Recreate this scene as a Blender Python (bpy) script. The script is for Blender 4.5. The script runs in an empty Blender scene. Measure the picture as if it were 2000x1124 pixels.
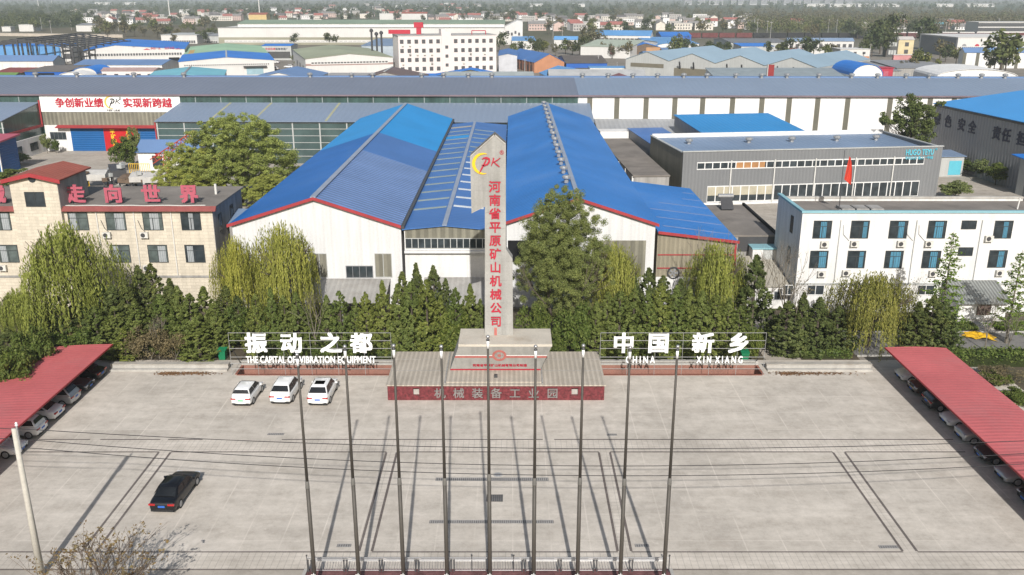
import bpy, bmesh, math, random
import numpy as np
from mathutils import Vector, Matrix
PI = math.pi
R = math.radians
rnd = random.Random(7)
SC = bpy.context.scene
COL = SC.collection

# ------------------------------------------------------------------ camera, sky, sun, exposure
FPX, PITCH, CAMH = 1760.0, R(17.92), 33.0
cam = bpy.data.cameras.new('camera')
cam.sensor_width = 36.0
cam.lens = FPX / 2000.0 * 36.0
cam.clip_start = 0.5
cam.clip_end = 30000
camo = bpy.data.objects.new('camera', cam)
COL.objects.link(camo)
camo.location = (0, 0, CAMH)
camo.rotation_euler = (PI / 2 - PITCH, 0, 0)
SC.camera = camo

SUN_EL, SUN_AZ = R(33.7), R(180 - 3.3)
world = bpy.data.worlds.new("World")
SC.world = world
world.use_nodes = True
wn = world.node_tree
bg = wn.nodes['Background']
sky = wn.nodes.new('ShaderNodeTexSky')
sky.sky_type = 'NISHITA'
sky.sun_disc = False
sky.sun_elevation = SUN_EL
sky.sun_rotation = SUN_AZ
sky.air_density = 1.3
sky.dust_density = 2.5
wn.links.new(sky.outputs[0], bg.inputs[0])
bg.inputs[1].default_value = 0.085
sun = bpy.data.lights.new('sun', 'SUN')
sun.energy = 4.6
sun.angle = R(0.53)
sun.color = (1.0, 0.965, 0.92)
suno = bpy.data.objects.new('sun', sun)
COL.objects.link(suno)
dirv = Vector((-0.057 * math.cos(SUN_EL), math.cos(SUN_EL), -math.sin(SUN_EL)))
suno.rotation_euler = dirv.to_track_quat('-Z', 'Y').to_euler()
suno.location = (20, -60, 80)
SC.view_settings.view_transform = 'Standard'
SC.view_settings.look = 'None'
SC.view_settings.exposure = 0.36
SC.view_settings.gamma = 1.0
SC.cycles.use_denoising = True
SC.cycles.max_bounces = 6
SC.cycles.diffuse_bounces = 3
SC.cycles.glossy_bounces = 2
SC.cycles.transmission_bounces = 3
SC.cycles.volume_bounces = 0
SC.cycles.transparent_max_bounces = 6
SC.cycles.caustics_reflective = False
SC.cycles.caustics_refractive = False

# survey helpers: a pixel of the 2000 x 1124 photograph and one known distance or height give a place in metres
_c, _s = math.cos(PITCH), math.sin(PITCH)
def _ray(x, y):
    v = (562 - y) / FPX
    return (x - 1000) / FPX, _c + v * _s, -_s + v * _c
def G(x, y, z=0.0):
    dx, dy, dz = _ray(x, y); t = (CAMH - z) / -dz
    return Vector((dx * t, dy * t, z))
def D(x, y, Y):
    dx, dy, dz = _ray(x, y); t = Y / dy
    return Vector((dx * t, Y, CAMH + dz * t))

# ------------------------------------------------------------------ materials
MATS = {}
def srgb(r, g, b):
    f = lambda c: (c / 255.0 / 12.92) if c <= 10 else ((c / 255.0 + 0.055) / 1.055) ** 2.4
    return (f(r), f(g), f(b))
class NT:
    def __init__(s, name):
        s.m = bpy.data.materials.new(name); s.m.use_nodes = True
        s.t = s.m.node_tree; s.b = s.t.nodes['Principled BSDF']
        s.tc = s.t.nodes.new('ShaderNodeTexCoord')
    def n(s, typ, **kw):
        nd = s.t.nodes.new(typ)
        for k, v in kw.items():
            if k.startswith('i_'):
                key = k[2:]
                nd.inputs[int(key) if key.isdigit() else key].default_value = v
            else: setattr(nd, k, v)
        return nd
    def l(s, a, b): s.t.links.new(a, b)
    def math(s, op, a, b=None):
        nd = s.n('ShaderNodeMath', operation=op)
        for i, v in enumerate((a, b)):
            if v is None: continue
            if isinstance(v, (int, float)): nd.inputs[i].default_value = v
            else: s.l(v, nd.inputs[i])
        return nd.outputs[0]
    def noise(s, scale, detail=3, vec=None, rough=0.55):
        nd = s.n('ShaderNodeTexNoise'); nd.inputs['Scale'].default_value = scale
        nd.inputs['Detail'].default_value = detail; nd.inputs['Roughness'].default_value = rough
        s.l(vec or s.tc.outputs['Object'], nd.inputs['Vector']); return nd.outputs['Fac']
    def ramp(s, fac, pts):
        nd = s.n('ShaderNodeValToRGB'); e = nd.color_ramp.elements
        while len(e) < len(pts): e.new(0.5)
        for i, (p, c) in enumerate(pts): e[i].position = p; e[i].color = (*c, 1)
        s.l(fac, nd.inputs[0]); return nd.outputs[0]
    def mix(s, fac, a, b, blend='MIX'):
        nd = s.n('ShaderNodeMix', data_type='RGBA', blend_type=blend)
        for i, v in ((0, fac), (6, a), (7, b)):
            if isinstance(v, (int, float)): nd.inputs[i].default_value = v
            elif isinstance(v, tuple): nd.inputs[i].default_value = (*v, 1)
            else: s.l(v, nd.inputs[i])
        return nd.outputs[2]
    def scaled(s, sx, sy, sz):
        mp = s.n('ShaderNodeMapping'); mp.inputs['Scale'].default_value = (sx, sy, sz)
        s.l(s.tc.outputs['Object'], mp.inputs['Vector']); return mp.outputs[0]
    def bump(s, h, strength, dist=0.05):
        nd = s.n('ShaderNodeBump'); nd.inputs['Strength'].default_value = strength
        nd.inputs['Distance'].default_value = dist
        s.l(h, nd.inputs['Height']); s.l(nd.outputs[0], s.b.inputs['Normal'])

def mul(c, k): return tuple(min(1.0, x * k) for x in c)
def mat(name, col, rough=0.75, var=0.14, vs=0.35, spec=0.3, metal=0.0, ribs=None, dirt=None, streak=0.0, brick=None, fine=0.06):
    """painted / weathered surface. ribs=(axis, period, groove shade put into the colour); dirt=(colour, amount); brick=(w, h, mortar colour)"""
    if name in MATS: return MATS[name]
    T = NT(name)
    nf = T.noise(vs, 4)
    col_o = T.ramp(nf, [(0.28, mul(col, 1 - var)), (0.72, mul(col, 1 + var))])
    if brick:
        sp = T.n('ShaderNodeSeparateXYZ'); T.l(T.tc.outputs['Object'], sp.inputs[0])
        cb = T.n('ShaderNodeCombineXYZ')
        T.l(T.math('ADD', sp.outputs[0], sp.outputs[1]), cb.inputs[0]); T.l(sp.outputs[2], cb.inputs[1])
        bt = T.n('ShaderNodeTexBrick'); T.l(cb.outputs[0], bt.inputs['Vector'])
        bt.inputs['Scale'].default_value = 1.0
        bt.inputs['Brick Width'].default_value = brick[0]; bt.inputs['Row Height'].default_value = brick[1]
        bt.inputs['Mortar Size'].default_value = brick[3] if len(brick) > 3 else 0.02
        bt.inputs['Color1'].default_value = (*mul(col, 0.88), 1); bt.inputs['Color2'].default_value = (*mul(col, 1.08), 1)
        bt.inputs['Mortar'].default_value = (*brick[2], 1)
        col_o = T.mix(0.25, bt.outputs[0], col_o)
    if fine:
        col_o = T.mix(1.0, col_o, T.ramp(T.noise(6.0, 3), [(0.3, (1 - fine * 2,) * 3), (0.7, (1, 1, 1))]), 'MULTIPLY')
    if streak:
        st = T.noise(1.0, 3, T.scaled(1.6, 1.6, 0.12))
        col_o = T.mix(1.0, col_o, T.ramp(st, [(0.35, (1 - streak,) * 3), (0.6, (1, 1, 1))]), 'MULTIPLY')
    if dirt:
        df = T.ramp(T.noise(vs * 0.7 + 0.03, 6, rough=0.7), [(0.5, (0, 0, 0)), (0.72, (dirt[1],) * 3)])
        col_o = T.mix(df, col_o, dirt[0])
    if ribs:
        ax, per, groove_shade = ribs
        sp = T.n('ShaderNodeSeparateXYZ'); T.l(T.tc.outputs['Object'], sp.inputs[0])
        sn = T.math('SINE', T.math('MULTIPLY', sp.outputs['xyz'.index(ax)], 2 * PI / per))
        gr = T.ramp(sn, [(0.0, (1 - groove_shade,) * 3), (0.35, (1, 1, 1))])  # rib shading painted into the colour as darker grooves, besides the bump
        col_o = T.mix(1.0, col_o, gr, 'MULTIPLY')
        T.bump(sn, 0.35 if groove_shade > 0.05 else 0.15, per * 0.12)
    T.l(col_o, T.b.inputs['Base Color'])
    T.b.inputs['Roughness'].default_value = rough
    T.b.inputs['Metallic'].default_value = metal
    T.b.inputs['Specular IOR Level'].default_value = spec
    MATS[name] = T.m
    return T.m

def leafmat(name, cols, trans=0.25, rough=0.6):
    if name in MATS: return MATS[name]
    T = NT(name)
    gi = T.n('ShaderNodeNewGeometry'); oi = T.n('ShaderNodeObjectInfo')
    base = T.ramp(gi.outputs['Random Per Island'], [(i / max(1, len(cols) - 1), c) for i, c in enumerate(cols)])
    nz = T.ramp(T.noise(0.9, 2), [(0.3, (0.72, 0.74, 0.72)), (0.7, (1.2, 1.16, 1.1))])
    base = T.mix(1.0, base, nz, 'MULTIPLY')
    ob = T.ramp(oi.outputs['Random'], [(0.0, (0.80, 0.88, 0.84)), (0.5, (1, 1, 1)), (1.0, (1.14, 1.09, 0.9))])
    base = T.mix(1.0, base, ob, 'MULTIPLY')
    T.l(base, T.b.inputs['Base Color']); T.b.inputs['Roughness'].default_value = rough
    T.b.inputs['Specular IOR Level'].default_value = 0.2
    tr = T.n('ShaderNodeBsdfTranslucent'); T.l(base, tr.inputs['Color'])
    mx = T.n('ShaderNodeMixShader'); mx.inputs[0].default_value = trans
    T.l(T.b.outputs[0], mx.inputs[1]); T.l(tr.outputs[0], mx.inputs[2])
    T.l(mx.outputs[0], T.t.nodes['Material Output'].inputs['Surface'])
    MATS[name] = T.m
    return T.m

def glassmat(name, col, rough=0.12):
    if name in MATS: return MATS[name]
    T = NT(name)
    T.l(T.ramp(T.noise(0.8, 2), [(0.3, mul(col, 0.55)), (0.7, mul(col, 1.4))]), T.b.inputs['Base Color'])
    T.b.inputs['Roughness'].default_value = rough; T.b.inputs['Specular IOR Level'].default_value = 0.5
    MATS[name] = T.m
    return T.m
def paint(name, col, rough=0.25, coat=0.6, metal=0.0):
    if name in MATS: return MATS[name]
    T = NT(name)
    T.l(T.ramp(T.noise(3.0, 2), [(0.3, mul(col, 0.94)), (0.7, mul(col, 1.03))]), T.b.inputs['Base Color'])
    T.b.inputs['Roughness'].default_value = rough; T.b.inputs['Coat Weight'].default_value = coat
    T.b.inputs['Metallic'].default_value = metal
    MATS[name] = T.m
    return T.m

# ------------------------------------------------------------------ mesh builder
class MB:
    def __init__(s): s.v = []; s.f = []; s.mi = []; s.cur = 0
    def add(s, vs, fs):
        o = len(s.v); s.v += [tuple(v) for v in vs]
        for f in fs: s.f.append([i + o for i in f]); s.mi.append(s.cur)
        return s
    def box(s, x0, x1, y0, y1, z0, z1):
        return s.add([(x0,y0,z0),(x1,y0,z0),(x1,y1,z0),(x0,y1,z0),(x0,y0,z1),(x1,y0,z1),(x1,y1,z1),(x0,y1,z1)],
              [(3,2,1,0),(4,5,6,7),(0,1,5,4),(1,2,6,5),(2,3,7,6),(3,0,4,7)])
    def cbox(s, c, size, rz=0):
        hx, hy, hz = size[0]/2, size[1]/2, size[2]/2
        vs = []
        for z in (-hz, hz):
            for x, y in ((-hx,-hy),(hx,-hy),(hx,hy),(-hx,hy)):
                vs.append((c[0]+x*math.cos(rz)-y*math.sin(rz), c[1]+x*math.sin(rz)+y*math.cos(rz), c[2]+z))
        return s.add(vs, [(3,2,1,0),(4,5,6,7),(0,1,5,4),(1,2,6,5),(2,3,7,6),(3,0,4,7)])
    def quad(s, a, b, c, d): return s.add([a, b, c, d], [(0, 1, 2, 3)])
    def slab(s, q, t):
        q = [Vector(p) for p in q]; n = (q[1]-q[0]).cross(q[2]-q[0]).normalized()
        if n.z < 0: q = q[::-1]; n = -n
        lo = [p - n*t for p in q]; k = len(q)
        fs = [tuple(range(k)), tuple(range(2*k-1, k-1, -1))]
        fs += [(i, k+i, k+(i+1)%k, (i+1)%k) for i in range(k)]
        return s.add(q+lo, fs)
    def prism_y(s, poly, y0, y1):      # poly: (x, z) outline, counter-clockwise seen from -y
        k = len(poly)
        vs = [(x, y0, z) for x, z in poly] + [(x, y1, z) for x, z in poly]
        fs = [tuple(range(k)), tuple(range(2*k-1, k-1, -1))] + [((i+1)%k, i, k+i, k+(i+1)%k) for i in range(k)]
        return s.add(vs, fs)
    def prism_x(s, poly, x0, x1):      # poly: (y, z)
        k = len(poly)
        vs = [(x1, y, z) for y, z in poly] + [(x0, y, z) for y, z in poly]
        fs = [tuple(range(k)), tuple(range(2*k-1, k-1, -1))] + [((i+1)%k, i, k+i, k+(i+1)%k) for i in range(k)]
        return s.add(vs, fs)
    def prism_z(s, poly, z0, z1):
        k = len(poly)
        vs = [(x, y, z1) for x, y in poly] + [(x, y, z0) for x, y in poly]
        fs = [tuple(range(k)), tuple(range(2*k-1, k-1, -1))] + [((i+1)%k, i, k+i, k+(i+1)%k) for i in range(k)]
        return s.add(vs, fs)
    def tube(s, p0, p1, r0, r1=None, n=6, cap=True):
        r1 = r0 if r1 is None else r1
        p0, p1 = Vector(p0), Vector(p1); d = (p1-p0)
        if d.length < 1e-6: return s
        d.normalize(); u = d.orthogonal().normalized(); w = d.cross(u)
        vs = []
        for p, r in ((p0, r0), (p1, r1)):
            for i in range(n):
                a = 2*PI*i/n; vs.append(p + (u*math.cos(a)+w*math.sin(a))*r)
        fs = [(i, (i+1)%n, n+(i+1)%n, n+i) for i in range(n)]
        if cap: fs += [tuple(range(n-1,-1,-1)), tuple(range(n, 2*n))]
        return s.add(vs, fs)
    def path(s, pts, rs, n=5):
        for i in range(len(pts)-1):
            s.tube(pts[i], pts[i+1], rs[i] if isinstance(rs, (list, tuple)) else rs, rs[i+1] if isinstance(rs, (list, tuple)) else rs, n)
        return s
    def lathe(s, prof, c=(0,0,0), n=12):
        vs = []; k = len(prof)
        for r, z in prof:
            for i in range(n):
                a = 2*PI*i/n; vs.append((c[0]+r*math.cos(a), c[1]+r*math.sin(a), c[2]+z))
        fs = [(j*n+i, j*n+(i+1)%n, (j+1)*n+(i+1)%n, (j+1)*n+i) for j in range(k-1) for i in range(n)]
        fs += [tuple(range(n-1,-1,-1)), tuple(range((k-1)*n, k*n))]
        return s.add(vs, fs)
    def ball(s, c, r, n=8):
        prof = [(max(1e-3, r*math.sin(PI*j/6)), -r*math.cos(PI*j/6)) for j in range(7)]
        return s.lathe(prof, c, n)
    def mesh(s, name, mats, smooth=False):
        me = bpy.data.meshes.new(name); me.from_pydata(s.v, [], s.f)
        for m in (mats if isinstance(mats, (list, tuple)) else [mats]): me.materials.append(m)
        me.polygons.foreach_set('material_index', s.mi)
        if smooth: me.polygons.foreach_set('use_smooth', [True]*len(s.f))
        me.update(); return me
    def build(s, name, mats, parent=None, smooth=False, label=None, loc=None, rz=None):
        o = bpy.data.objects.new(name, s.mesh(name, mats, smooth)); COL.objects.link(o)
        if parent is not None: o.parent = parent
        if loc is not None: o.location = loc
        if rz is not None: o.rotation_euler = (0, 0, rz)
        if label: o['label'] = label
        return o

def link(name, me, parent=None, loc=None, rz=None):
    o = bpy.data.objects.new(name, me); COL.objects.link(o)
    if parent is not None: o.parent = parent
    if loc is not None: o.location = loc
    if rz is not None: o.rotation_euler = (0, 0, rz)
    return o
def tag(o, label, cat, group=None, kind=None):
    o['label'] = label; o['category'] = cat
    if group: o['group'] = group
    if kind: o['kind'] = kind
    return o
def thing(name, label, cat, loc=(0,0,0), rz=0, group=None):
    o = bpy.data.objects.new(name, None); COL.objects.link(o)
    o.empty_display_size = 0.5
    o.location = loc; o.rotation_euler = (0, 0, rz)
    return tag(o, label, cat, group)
def struct(name, mb, m, kind='structure', loc=None):
    o = mb.build(name, m, loc=loc); o['kind'] = kind; return o
def dup(root, loc, rz=None, scale=None, label=None, group=None):
    r = root.copy(); COL.objects.link(r); r.location = loc
    if rz is not None: r.rotation_euler = (0, 0, rz)
    if scale is not None: r.scale = scale
    if label: r['label'] = label
    if group: r['group'] = group
    for ch in list(root.children):
        c = ch.copy(); COL.objects.link(c); c.parent = r
        for g in list(ch.children):
            e = g.copy(); COL.objects.link(e); e.parent = c
    return r
ORD = ('first second third fourth fifth sixth seventh eighth ninth tenth eleventh twelfth thirteenth fourteenth fifteenth '
       'sixteenth seventeenth eighteenth nineteenth').split()
TENS = 'twenty thirty forty fifty sixty seventy eighty ninety'.split()
def ordw(i):
    if i < 19: return ORD[i]
    n = i + 1
    if n > 99: return 'hundredth' if n == 100 else 'hundred and ' + ordw(n-101)
    t, u = divmod(n, 10)
    if u == 0: return TENS[t-2][:-1] + 'ieth'
    return TENS[t-2] + '-' + ORD[u-1]

# ------------------------------------------------------------------ lettering
def glyph_mesh(ch, size, depth, m, bold=0.02, shear=0.0, center=True):
    cu = bpy.data.curves.new('lettering', 'FONT'); cu.body = ch; cu.size = size; cu.extrude = depth/2
    cu.shear = shear; cu.resolution_u = 2
    if center: cu.align_x = 'CENTER'
    o = bpy.data.objects.new('lettering', cu); COL.objects.link(o)
    dg = bpy.context.evaluated_depsgraph_get(); dg.update()
    me = bpy.data.meshes.new_from_object(o.evaluated_get(dg))
    bpy.data.objects.remove(o); bpy.data.curves.remove(cu)
    if bold > 0:      # heavier strokes: shifted layers, each a hair deeper than the last
        bm = bmesh.new(); b = bold*size
        for k, (dx, dz) in enumerate(((-b, -b*0.7), (b, -b*0.7), (-b, b*0.7), (b, b*0.7), (0, 0))):
            me2 = me.copy(); me2.transform(Matrix.Translation((dx, dz, -0.003*k))); bm.from_mesh(me2); bpy.data.meshes.remove(me2)
        bm.to_mesh(me); bm.free()
    me.materials.clear(); me.materials.append(m)
    return me
CJ = 0.37     # centre of a square character above its baseline, in ems
def letter(ch, c, size, depth, m, parent, rz=0.0, bold=0.02, name='letter', sx=1.0, sz=1.0, cj=CJ, shear=0.0):
    """one upright character or word, centred on c, facing -y before the turn rz"""
    me = glyph_mesh(ch, size, depth, m, bold, shear)
    me.transform(Matrix.Translation((0, -cj*size, 0)))
    me.transform(Matrix.Diagonal((sx, sz, 1, 1)))
    me.transform(Matrix.Rotation(PI/2, 4, 'X'))
    o = link(name, me, parent, c, rz); return o
def ribbon(pts, ws, depth=0.05):
    """flat brush stroke in the x-z plane"""
    mb = MB(); L = []; Rr = []
    for i, p in enumerate(pts):
        a = Vector(pts[max(0, i-1)]); b = Vector(pts[min(len(pts)-1, i+1)]); d = (b-a).normalized(); nrm = Vector((-d.y, d.x))
        p = Vector(p); L.append(p+nrm*ws[i]/2); Rr.append(p-nrm*ws[i]/2)
    for i in range(len(pts)-1):
        mb.prism_y([(Rr[i].x, Rr[i].y), (Rr[i+1].x, Rr[i+1].y), (L[i+1].x, L[i+1].y), (L[i].x, L[i].y)], -depth, 0)
    return mb
def arc(cx, cy, r, a0, a1, n=16, sx=1): return [(cx+sx*r*math.cos(R(a0+(a1-a0)*i/n)), cy+r*math.sin(R(a0+(a1-a0)*i/n))) for i in range(n+1)]
def brush_logo(parent, c, size, m_arc, m_txt, rz=0.0):
    """crescent and the two brush letters, size = overall width"""
    k = size
    a = arc(0.36*k, 0.0, 0.36*k, 70, 285, 22)
    w = [k*(0.012+0.10*math.sin(PI*i/22)**0.8) for i in range(23)]
    ribbon(a, w, 0.04).build('logo_crescent', m_arc, parent, loc=c, rz=rz)
    p = MB()
    for pts, ws in (([(0.30*k,0.16*k),(0.36*k,0.20*k),(0.46*k,0.21*k),(0.55*k,0.17*k),(0.56*k,0.08*k),(0.49*k,-0.02*k),(0.36*k,-0.07*k),(0.29*k,-0.04*k)],[.02,.05,.07,.075,.07,.06,.05,.02]),
                    ([(0.45*k,0.15*k),(0.38*k,0.0),(0.28*k,-0.18*k),(0.20*k,-0.34*k)],[.04,.055,.055,.02]),
                    ([(0.68*k,0.21*k),(0.72*k,0.20*k),(0.68*k,0.06*k),(0.62*k,-0.08*k)],[.02,.045,.045,.02]),
                    ([(0.95*k,0.21*k),(0.83*k,0.12*k),(0.70*k,0.05*k)],[.02,.035,.03]),
                    ([(0.72*k,0.06*k),(0.82*k,-0.03*k),(0.92*k,-0.11*k)],[.03,.045,.03])):
        r = ribbon(pts, [x*k for x in ws], 0.06); p.add(r.v, r.f)
    p.build('logo_letters', m_txt, parent, loc=c, rz=rz)

# ------------------------------------------------------------------ windows
WIN = {}
def window(parent, c, w, h, rz=0.0, frame=None, pane=None, style='two', curtain=None, name='window', t=0.07, sill=None):
    """frame mesh with a pane under it; c = bottom centre on the wall face, facing -y before the turn"""
    frame = frame or MATS['dark_frame']; pane = pane or MATS['window_glass']
    key = (round(w,2), round(h,2), frame.name, style)
    if key not in WIN:
        mb = MB()
        mb.box(-w/2, w/2, -0.06, 0.02, 0, t).box(-w/2, w/2, -0.06, 0.02, h-t, h)
        mb.box(-w/2, -w/2+t, -0.06, 0.02, t, h-t).box(w/2-t, w/2, -0.06, 0.02, t, h-t)
        if style in ('two', 'tee'):
            hz = h*0.66 if style == 'tee' else h-t
            mb.box(-t/2, t/2, -0.055, 0.02, t, hz)
            if style == 'tee': mb.box(-w/2+t, w/2-t, -0.052, 0.02, hz, hz+t*0.8)
        if style == 'grid':
            for i in range(1, 4): mb.box(-w/2+w*i/4-t/3, -w/2+w*i/4+t/3, -0.05, 0.02, t, h-t)
        WIN[key] = mb.mesh(name, frame)
        pm = MB().box(-w/2+t*0.5, w/2-t*0.5, -0.03, 0.0, t*0.5, h-t*0.5)
        WIN[key+('p',)] = pm
    o = link(name, WIN[key], parent, c, rz)
    pk = key + ('pm', pane.name)
    if pk not in WIN: WIN[pk] = WIN[key+('p',)].mesh('pane', pane)
    link('pane', WIN[pk], o)
    if curtain:
        ck = key + ('c', curtain[0].name, curtain[1], curtain[2])
        if ck not in WIN:
            cm = MB(); x0, x1 = -w/2+w*curtain[1], -w/2+w*curtain[2]; n = 7
            for i in range(n):
                a, b = x0+(x1-x0)*i/n, x0+(x1-x0)*(i+1)/n
                cm.box(a, b-0.03*(i % 2), -0.042+0.006*(i % 2), -0.031, t, h*0.93)
            WIN[ck] = cm.mesh('curtain', curtain[0])
        link('curtain', WIN[ck], o)
    return o
def strip_mesh(n, w, h, m_frame, m_pane, frame=0.08):
    """a strip of n panes in one frame, x from 0 to w, z from 0 to h, on the plane y = 0"""
    f = MB().box(0, w, -0.07, 0.02, 0, frame).box(0, w, -0.07, 0.02, h-frame, h)
    for i in range(n+1):
        x = w*i/n; f.box(max(0, x-frame/2), min(w, x+frame/2), -0.068, 0.02, frame, h-frame)
    p = MB().box(frame/2, w-frame/2, -0.03, 0.0, frame/2, h-frame/2)
    return f, p
def strip(parent, loc, n, w, h, m_frame, m_pane, rz=0.0, frame=0.08):
    f, p = strip_mesh(n, w, h, m_frame, m_pane, frame)
    o = f.build('window_strip', m_frame, parent, loc=loc, rz=rz); p.build('panes', m_pane, o); return o

# ------------------------------------------------------------------ palette
white_wall = mat('white_panel_wall', (0.60, 0.60, 0.595), 0.6, 0.04, 0.2, ribs=('x', 0.45, 0.035), streak=0.11)
white_plain = mat('white_render_wall', (0.66, 0.655, 0.64), 0.8, 0.05, 0.3, streak=0.13, dirt=((0.45, 0.43, 0.40), 0.35))
far_white = mat('far_white_wall', (0.56, 0.55, 0.53), 0.8, 0.06, 0.1, streak=0.05)
pink_white = mat('pinkish_white_wall', (0.62, 0.565, 0.55), 0.8, 0.04, 0.1)
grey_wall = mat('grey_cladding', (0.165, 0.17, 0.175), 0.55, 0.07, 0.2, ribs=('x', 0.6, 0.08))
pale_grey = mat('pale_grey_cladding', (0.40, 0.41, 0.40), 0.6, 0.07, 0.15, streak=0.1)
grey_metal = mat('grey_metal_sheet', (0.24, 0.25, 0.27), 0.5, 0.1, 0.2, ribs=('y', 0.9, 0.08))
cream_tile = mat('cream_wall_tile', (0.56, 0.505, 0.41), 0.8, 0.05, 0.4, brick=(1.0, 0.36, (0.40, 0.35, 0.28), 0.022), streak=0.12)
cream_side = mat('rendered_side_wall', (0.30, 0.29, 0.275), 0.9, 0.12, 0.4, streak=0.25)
red_trim = mat('red_trim', (0.30, 0.035, 0.04), 0.6, 0.12, 0.6)
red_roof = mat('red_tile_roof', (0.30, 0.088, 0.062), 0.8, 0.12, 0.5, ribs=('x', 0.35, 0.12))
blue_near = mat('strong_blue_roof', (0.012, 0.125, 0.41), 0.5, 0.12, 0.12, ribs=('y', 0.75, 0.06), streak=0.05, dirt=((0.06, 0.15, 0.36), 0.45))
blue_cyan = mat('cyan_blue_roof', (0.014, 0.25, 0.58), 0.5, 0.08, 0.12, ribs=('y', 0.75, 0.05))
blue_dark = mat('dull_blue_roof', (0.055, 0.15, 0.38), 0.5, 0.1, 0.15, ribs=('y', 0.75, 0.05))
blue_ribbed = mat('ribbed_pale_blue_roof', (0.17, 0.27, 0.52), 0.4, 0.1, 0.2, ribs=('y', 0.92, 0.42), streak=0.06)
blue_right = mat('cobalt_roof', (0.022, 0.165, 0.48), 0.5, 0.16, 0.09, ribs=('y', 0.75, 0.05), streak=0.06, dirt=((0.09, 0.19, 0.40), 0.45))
blue_far = mat('far_blue_roof', (0.02, 0.16, 0.52), 0.55, 0.12, 0.08)
blue_far2 = mat('far_pale_blue_roof', (0.10, 0.26, 0.50), 0.55, 0.12, 0.08)
blue_slate = mat('slate_blue_roof', (0.12, 0.20, 0.36), 0.55, 0.1, 0.08)
blue_wall = mat('blue_sheet_wall', (0.012, 0.09, 0.36), 0.55, 0.1, 0.2)
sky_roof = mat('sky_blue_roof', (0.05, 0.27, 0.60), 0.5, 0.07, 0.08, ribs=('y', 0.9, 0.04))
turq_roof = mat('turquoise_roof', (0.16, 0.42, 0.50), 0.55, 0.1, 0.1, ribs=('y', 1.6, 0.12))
green_roof = mat('grey_green_roof', (0.20, 0.26, 0.19), 0.7, 0.12, 0.05)
olive_roof = mat('olive_roof', (0.27, 0.29, 0.20), 0.7, 0.15, 0.06)
mint_roof = mat('mint_roof', (0.27, 0.42, 0.28), 0.7, 0.15, 0.06)
grey_roof = mat('grey_roof', (0.21, 0.215, 0.225), 0.65, 0.15, 0.1)
dark_roof = mat('dark_brown_roof', (0.105, 0.09, 0.08), 0.8, 0.2, 0.2)
tar_roof = mat('tar_roof', (0.19, 0.17, 0.15), 0.9, 0.22, 0.25, dirt=((0.10, 0.09, 0.08), 0.7))
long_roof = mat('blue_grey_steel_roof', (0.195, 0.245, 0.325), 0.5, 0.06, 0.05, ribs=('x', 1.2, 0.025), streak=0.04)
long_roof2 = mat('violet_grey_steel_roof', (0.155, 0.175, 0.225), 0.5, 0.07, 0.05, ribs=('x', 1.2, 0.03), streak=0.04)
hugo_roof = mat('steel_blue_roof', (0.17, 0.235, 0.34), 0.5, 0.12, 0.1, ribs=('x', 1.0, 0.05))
khaki = mat('dark_khaki_strip', (0.115, 0.11, 0.085), 0.7, 0.15, 0.5)
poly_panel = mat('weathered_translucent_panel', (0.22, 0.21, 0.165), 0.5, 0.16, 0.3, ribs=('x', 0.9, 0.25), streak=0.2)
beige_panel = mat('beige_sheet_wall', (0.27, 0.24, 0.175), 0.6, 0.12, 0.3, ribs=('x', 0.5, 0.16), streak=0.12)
greenhouse_glass = mat('green_glazing', (0.045, 0.085, 0.075), 0.2, 0.35, 0.25, spec=0.6, streak=0.3)
greenhouse_pale = mat('pale_glazing', (0.055, 0.085, 0.083), 0.2, 0.3, 0.25, spec=0.6)
glazing_bar = mat('glazing_bar', (0.22, 0.25, 0.25), 0.5)
concrete = mat('cast_concrete', (0.40, 0.385, 0.355), 0.9, 0.15, 0.35, dirt=((0.24, 0.21, 0.18), 0.6), streak=0.15)
pylon_mat = mat('weathered_panel_concrete', (0.325, 0.318, 0.298), 0.85, 0.12, 0.35, dirt=((0.23, 0.22, 0.19), 0.55), streak=0.2)
plinth_top = mat('stained_stone_top', (0.47, 0.43, 0.365), 0.9, 0.10, 0.5, dirt=((0.24, 0.18, 0.12), 0.5))
groove_tile = mat('grooved_stone_tile', (0.42, 0.375, 0.315), 0.85, 0.1, 0.4, ribs=('x', 0.42, 0.2), dirt=((0.22, 0.18, 0.14), 0.35))
granite = mat('red_granite', (0.15, 0.028, 0.034), 0.4, 0.4, 3.0, spec=0.5, fine=0.2)
granite_pale = mat('pink_granite', (0.34, 0.17, 0.15), 0.5, 0.3, 1.2, fine=0.12)
pit_brick = mat('red_brick', (0.25, 0.088, 0.06), 0.9, 0.2, 0.8, brick=(0.25, 0.075, (0.30, 0.24, 0.20), 0.012), dirt=((0.12, 0.07, 0.055), 0.6))
orange_brick = mat('orange_brick', (0.40, 0.19, 0.105), 0.9, 0.12, 0.3)
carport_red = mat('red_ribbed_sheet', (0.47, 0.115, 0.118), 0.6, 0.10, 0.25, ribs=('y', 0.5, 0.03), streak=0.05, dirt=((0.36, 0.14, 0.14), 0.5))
steel = mat('galvanised_steel', (0.38, 0.385, 0.39), 0.4, 0.1, 1.0, metal=0.5)
stainless = mat('stainless_rail', (0.42, 0.42, 0.42), 0.35, 0.08, 2.0, metal=0.7)
dark_steel = mat('dark_steel', (0.055, 0.055, 0.058), 0.5, 0.1, 1.0)
pole_mat = mat('bronze_grey_pole', (0.062, 0.056, 0.048), 0.55, 0.12, 0.8)
dark_frame = mat('dark_frame', (0.035, 0.04, 0.042), 0.5)
white_frame = mat('white_frame', (0.62, 0.62, 0.61), 0.5)
white_paint = mat('white_paint', (0.74, 0.74, 0.73), 0.5, 0.03)
lettering_white = mat('white_letter', (0.78, 0.78, 0.77), 0.5, 0.02)
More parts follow.
